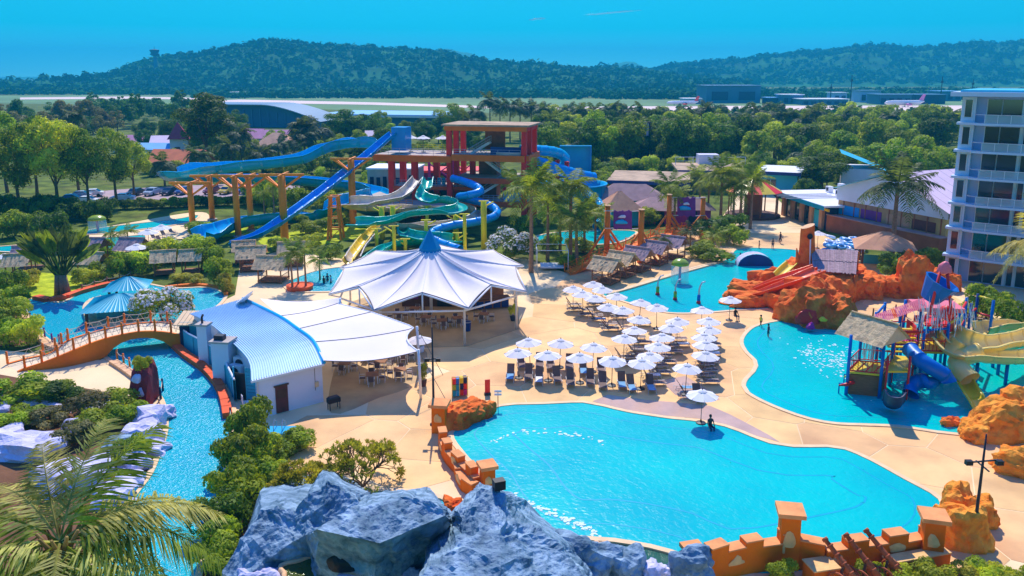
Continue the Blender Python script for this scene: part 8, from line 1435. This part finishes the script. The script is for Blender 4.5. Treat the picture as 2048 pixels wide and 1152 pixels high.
# cars
mk('tyre', S(22, 22, 24), 0.8, 0.1, 3); 
CC = {'dark': S(30, 50, 70), 'white': S(236, 236, 240), 'silver': S(170, 184, 200), 'blue': S(30, 80, 140), 'maroon': S(120, 40, 60), 'yellow': S(220, 190, 60)}
for k, v in CC.items(): mk('car_' + k, v, 0.3, 0.05, 1, spec=0.6)
CB = MB(); prof = [(-2.1, .35), (-2.15, .75), (-1.95, .9), (-1.25, .98), (-.65, 1.45), (.75, 1.48), (1.45, 1.0), (2.05, .92), (2.15, .6), (2.1, .35)]
CB.grid([[(x, -.85 + (0.12 if z > 1.1 else 0), z) for x, z in prof], [(x, .85 - (0.12 if z > 1.1 else 0), z) for x, z in prof]]); CB.add([(x, -.85 + (0.12 if z > 1.1 else 0), z) for x, z in prof], [tuple(range(10))]); CB.add([(x, .85 - (0.12 if z > 1.1 else 0), z) for x, z in prof], [tuple(range(10))[::-1]])
CG = MB()
for s_ in (-1, 1): CG.add([(-1.1, s_ * .83, 1.02), (-.6, s_ * .75, 1.4), (.7, s_ * .75, 1.42), (1.3, s_ * .83, 1.04)], [(0, 1, 2, 3)])
CG.add([(-1.27, -.7, 1.0), (-1.27, .7, 1.0), (-.7, .66, 1.44), (-.7, -.66, 1.44)], [(0, 1, 2, 3)]); CG.add([(1.5, -.7, 1.0), (1.5, .7, 1.0), (.82, .66, 1.46), (.82, -.66, 1.46)], [(0, 1, 2, 3)]); CGm = CG.mesh('window', 'glass_dark')
wh = MB(); wh.lathe([(0.02, -.1), (.32, -.1), (.34, 0), (.32, .1), (.02, .1)], 12, (0, 0, 0), Matrix.Rotation(R(90), 3, 'X')); WHm = wh.mesh('wheel', 'tyre'); lt = MB(); lt.box((0, 0, 0), (.08, .35, .14)); LTm = lt.mesh('headlight', 'chair_white'); RTm = lt.mesh('tail_light', 'play_red'); CBm = {k: CB.mesh('body', 'car_' + k) for k in CC}
for i, (x, y, c, a, lb) in enumerate([(272, 391, 'dark', 84, 'dark car, leftmost of the row behind the hedge'), (306, 390, 'silver', 84, 'silver car, second in the row behind the hedge'), (340, 389, 'dark', 84, 'dark car, third in the row behind the hedge'), (368, 388, 'blue', 84, 'dark blue car right of the third parked car'), (425, 387, 'maroon', 80, 'maroon car between the orange columns'), (455, 387, 'yellow', 80, 'yellowish car between the orange columns'), (492, 386, 'blue', 80, 'blue car right of the twin orange columns'), (246, 402, 'white', 8, 'white car parked sideways left of the row'), (160, 397, 'silver', 15, 'silver car under the tall trees'), (185, 393, 'white', 12, 'white car under the tall trees'), (140, 404, 'blue', 12, 'blue car at the left end of the car park'), (172, 408, 'white', 5, 'white car half hidden by the shaded hedge')]):
    t = thing('parked_car', lb, 'car', P(x, y), R(a), 'parked cars', 1.08); link('body', CBm[c], t); link('window', CGm, t)
    for a_ in (-1.3, 1.3):
        for b in (-.82, .82): link('wheel', WHm, t, (a_, b, .33))
    for b in (-.58, .58): link('headlight', LTm, t, (-2.12, b, .72)); link('tail_light', RTm, t, (2.1, b, .76))
# airport hall with curved roof
A, B = P(398, 252), P(645, 256); d = B - A; L_ = d.length; tm = thing('airport_hall', 'huge blue grey airport hall with curved roof edge behind the houses', 'building', A, math.atan2(d.y, d.x)); H_ = ZT(A, 208); rows = []
for k in range(21): u = k / 20; z = H_ * (1 - 0.72 * max(0, (u - 0.55) / 0.45) ** 1.6); rows.append([(u * L_, -2, z), (u * L_, 24, z + 0.3)])
mb = MB(); mb.grid(rows); mb.build('roof', 'terminal_roof', tm); mb = MB(); mb.grid([[(r_[0][0], 0, 0) for r_ in rows], [(r_[0][0], 0, r_[0][2] - .1) for r_ in rows]]); mb.build('wall', 'terminal_wall', tm); mb = MB(); mb.tube([(r_[0][0], r_[0][1] - .1, r_[0][2]) for r_ in rows], 0.25, 6); mb.build('roof_edge', 'white_paint', tm)
for k in range(12): mb = MB(); u = k / 12; mb.box((u * L_ * .8 + 3, -0.2, H_ * 0.4), (0.6, 0.4, H_ * 0.78 * (1 if u < .6 else .6))); mb.build('column', 'terminal_roof', tm)
A, B = P(640, 250), P(890, 254); d = B - A; L2 = d.length; t2 = thing('airport_hall', 'low wide airport building with bright blue roof right of the hall', 'building', A, math.atan2(d.y, d.x)); mb = MB(); mb.box((L2 / 2, 20, 2.5), (L2, 40, 5)); mb.build('wall', 'terminal_wall', t2); mb = MB(); mb.box((L2 / 2, 20, 5.4), (L2 + 3, 44, 0.7)); mb.build('roof', 'roof_blue', t2); mb = MB(); mb.box((L2 / 2, -2.2, 4.9), (L2 + 3, 0.3, 1)); mb.build('fascia', 'white_paint', t2)
def shed(label, x, y, wpx, ytop, wall, roof, depth=30, nb=4):
    A, B = P(x - wpx / 2, y), P(x + wpx / 2, y); L_ = (B - A).length; h = ZT(A, ytop); t = thing('airfield_building', label, 'building', A); mb = MB(); mb.box((L_ / 2, depth / 2, h / 2), (L_, depth, h)); mb.build('wall', wall, t); mb = MB(); mb.box((L_ / 2, depth / 2, h + 0.3), (L_ + 2, depth + 2, 0.6)); mb.build('roof', roof, t)
    for k in range(nb): mb = MB(); mb.box(((k + .5) * L_ / nb, -0.2, h * .42), (L_ / nb * .6, 0.3, h * .5)); mb.build('window', 'navy', t)
for a in [('dark double hangar across the runway', 1466, 206, 108, 172, 'terminal_wall', 'terminal_roof', 40, 2), ('long white roofed terminal shed across the runway', 1650, 210, 92, 199, 'terminal_wall', 'white_paint', 25, 6), ('pale house left of the white terminal shed', 1585, 208, 40, 190, 'terminal_wall', 'white_paint', 20, 3), ('grey block with solar roof right of the terminal shed', 1790, 209, 64, 190, 'terminal_wall', 'terminal_roof', 25, 4), ('tall pale block behind the terminal shed', 1740, 205, 40, 182, 'hotel_wall', 'terminal_roof', 20, 3), ('low dark building left of the hotel roof', 1860, 208, 60, 190, 'navy', 'terminal_roof', 25, 4), ('small white house on the far right plain', 1680, 202, 26, 186, 'hotel_wall', 'white_paint', 18, 2), ('blue grey warehouse before the right hill', 1900, 202, 44, 183, 'terminal_wall', 'roof_blue', 22, 3), ('low pale shed left of the hangar', 1385, 208, 34, 198, 'hotel_wall', 'white_paint', 18, 2), ('small white roof at the foot of the left hill', 410, 194, 22, 186, 'hotel_wall', 'white_paint', 18, 2), ('tiny pale house at the foot of the left hill', 470, 195, 22, 185, 'hotel_wall', 'white_paint', 18, 2), ('small dark shed right of the hangar', 1545, 207, 22, 196, 'navy', 'roof_blue', 15, 2)]: shed(*a)
for i, (x, y, s_, m, lb) in enumerate([(1808, 214, 1.0, 'plane_pink', 'pink and white airliner on the runway left of the hotel'), (1365, 212, 0.8, 'play_red', 'white airliner with red tail beside the hangar')]):
    g = P(x, y); t = thing('airliner', lb, 'airplane', g, R(8), None, s_); mb = MB(); mb.tube([(-17, 0, 3.2), (-15, 0, 3.4), (-10, 0, 3.5), (12, 0, 3.5), (17, 0, 4.4)], [0.3, 1.5, 1.9, 1.9, 0.4], 10); mb.build('fuselage', 'white_paint', t, True); mb = MB(); mb.add([(-2, 0, 3), (3, 0, 3), (9, -16, 3.8), (6.5, -16, 3.8), (6.5, 16, 3.8), (9, 16, 3.8)], [(0, 1, 2, 3), (0, 4, 5, 1)]); mb.build('wing', 'steel', t); mb = MB(); mb.add([(12, 0.1, 5), (16.5, .1, 5), (18, .1, 10), (15.5, .1, 10)], [(0, 1, 2, 3)]); mb.build('tail_fin', m, t)
    for s2 in (-5, 5): mb = MB(); mb.tube([(-1, s2, 2.2), (3, s2, 2.2)], 0.9, 8); mb.build('engine', m, t, True)
    mb = MB(); mb.bar((-9, 0, 0), (-9, 0, 2.2), .4); mb.bar((2, 2, 0), (2, 2, 2.4), .4); mb.bar((2, -2, 0), (2, -2, 2.4), .4); mb.build('gear', 'dark_metal', t)
cp = PY(312, 138, 1480); ct = thing('control_tower', 'airport control tower standing on the left hill ridge', 'tower', (cp.x, cp.y, cp.z - 4)); mb = MB(); mb.tube([(0, 0, 0), (0, 0, 30)], [4, 3], 10); mb.build('shaft', 'terminal_wall', ct); mb = MB(); mb.lathe([(4, 27), (8, 29), (8, 31), (6, 31.5), (8.5, 37), (8, 38), (2, 39)], 12); mb.build('cab', 'navy', ct); mb = MB(); mb.tube([(0, 0, 38), (0, 0, 44)], .4, 5); mb.build('mast', 'dark_metal', ct)
for i, (x, yb, yt) in enumerate([(1700, 205, 150), (1880, 206, 153), (1942, 204, 158), (1660, 205, 168)]): g = P(x, yb); t = thing('radio_mast', ['thin mast behind the white terminal shed', 'thin mast left of the hotel', 'small mast touching the hotel roof line', 'short mast on the far plain'][i], 'mast', g); mb = MB(); z = ZT(g, yt); mb.tube([(0, 0, 0), (0, 0, z)], [.7, .3], 5); mb.build('mast', 'dark_metal', t); mb = MB(); mb.box((0, 0, z * .8), (2, 1, 2)); mb.build('antenna', 'dark_metal', t)
clear_mat('cloud_mat', (0.9, 0.95, 1.0), 0.35)
for i, (x, y, w_, h) in enumerate([(1228, 26, 40, 3.0), (1075, 39, 13, 4)]):
    c = PY(x, y, 9500); mb = MB(); rock(mb, (0, 0, 0), (w_ * 5.9, 60, h * 3.0), 3 + i, 4, 0.5, 2.0); o = mb.build('cloud', 'cloud_mat', None, True); o.location = c; o.rotation_euler.y = R(-5); tag(o, ['thin white cloud streak high in the sky', 'small faint cloud wisp left of the streak'][i], 'cloud')
# ================================================================== air
hm = bpy.data.materials.new('haze_air'); hm.use_nodes = True; hn = hm.node_tree; hn.nodes.clear()
ho_ = hn.nodes.new('ShaderNodeOutputMaterial'); pv = hn.nodes.new('ShaderNodeVolumePrincipled')
pv.inputs['Color'].default_value = (0.03, 0.56, 0.90, 1); pv.inputs['Density'].default_value = 0.00029; pv.inputs['Anisotropy'].default_value = 0.0
hn.links.new(pv.outputs[0], ho_.inputs['Volume'])
mb = MB(); mb.box((0, 3600, 134), (13000, 8000, 270)); hz = mb.build('haze', hm); tag(hz, 'pale blue haze lying over the whole valley', 'haze', kind='stuff')
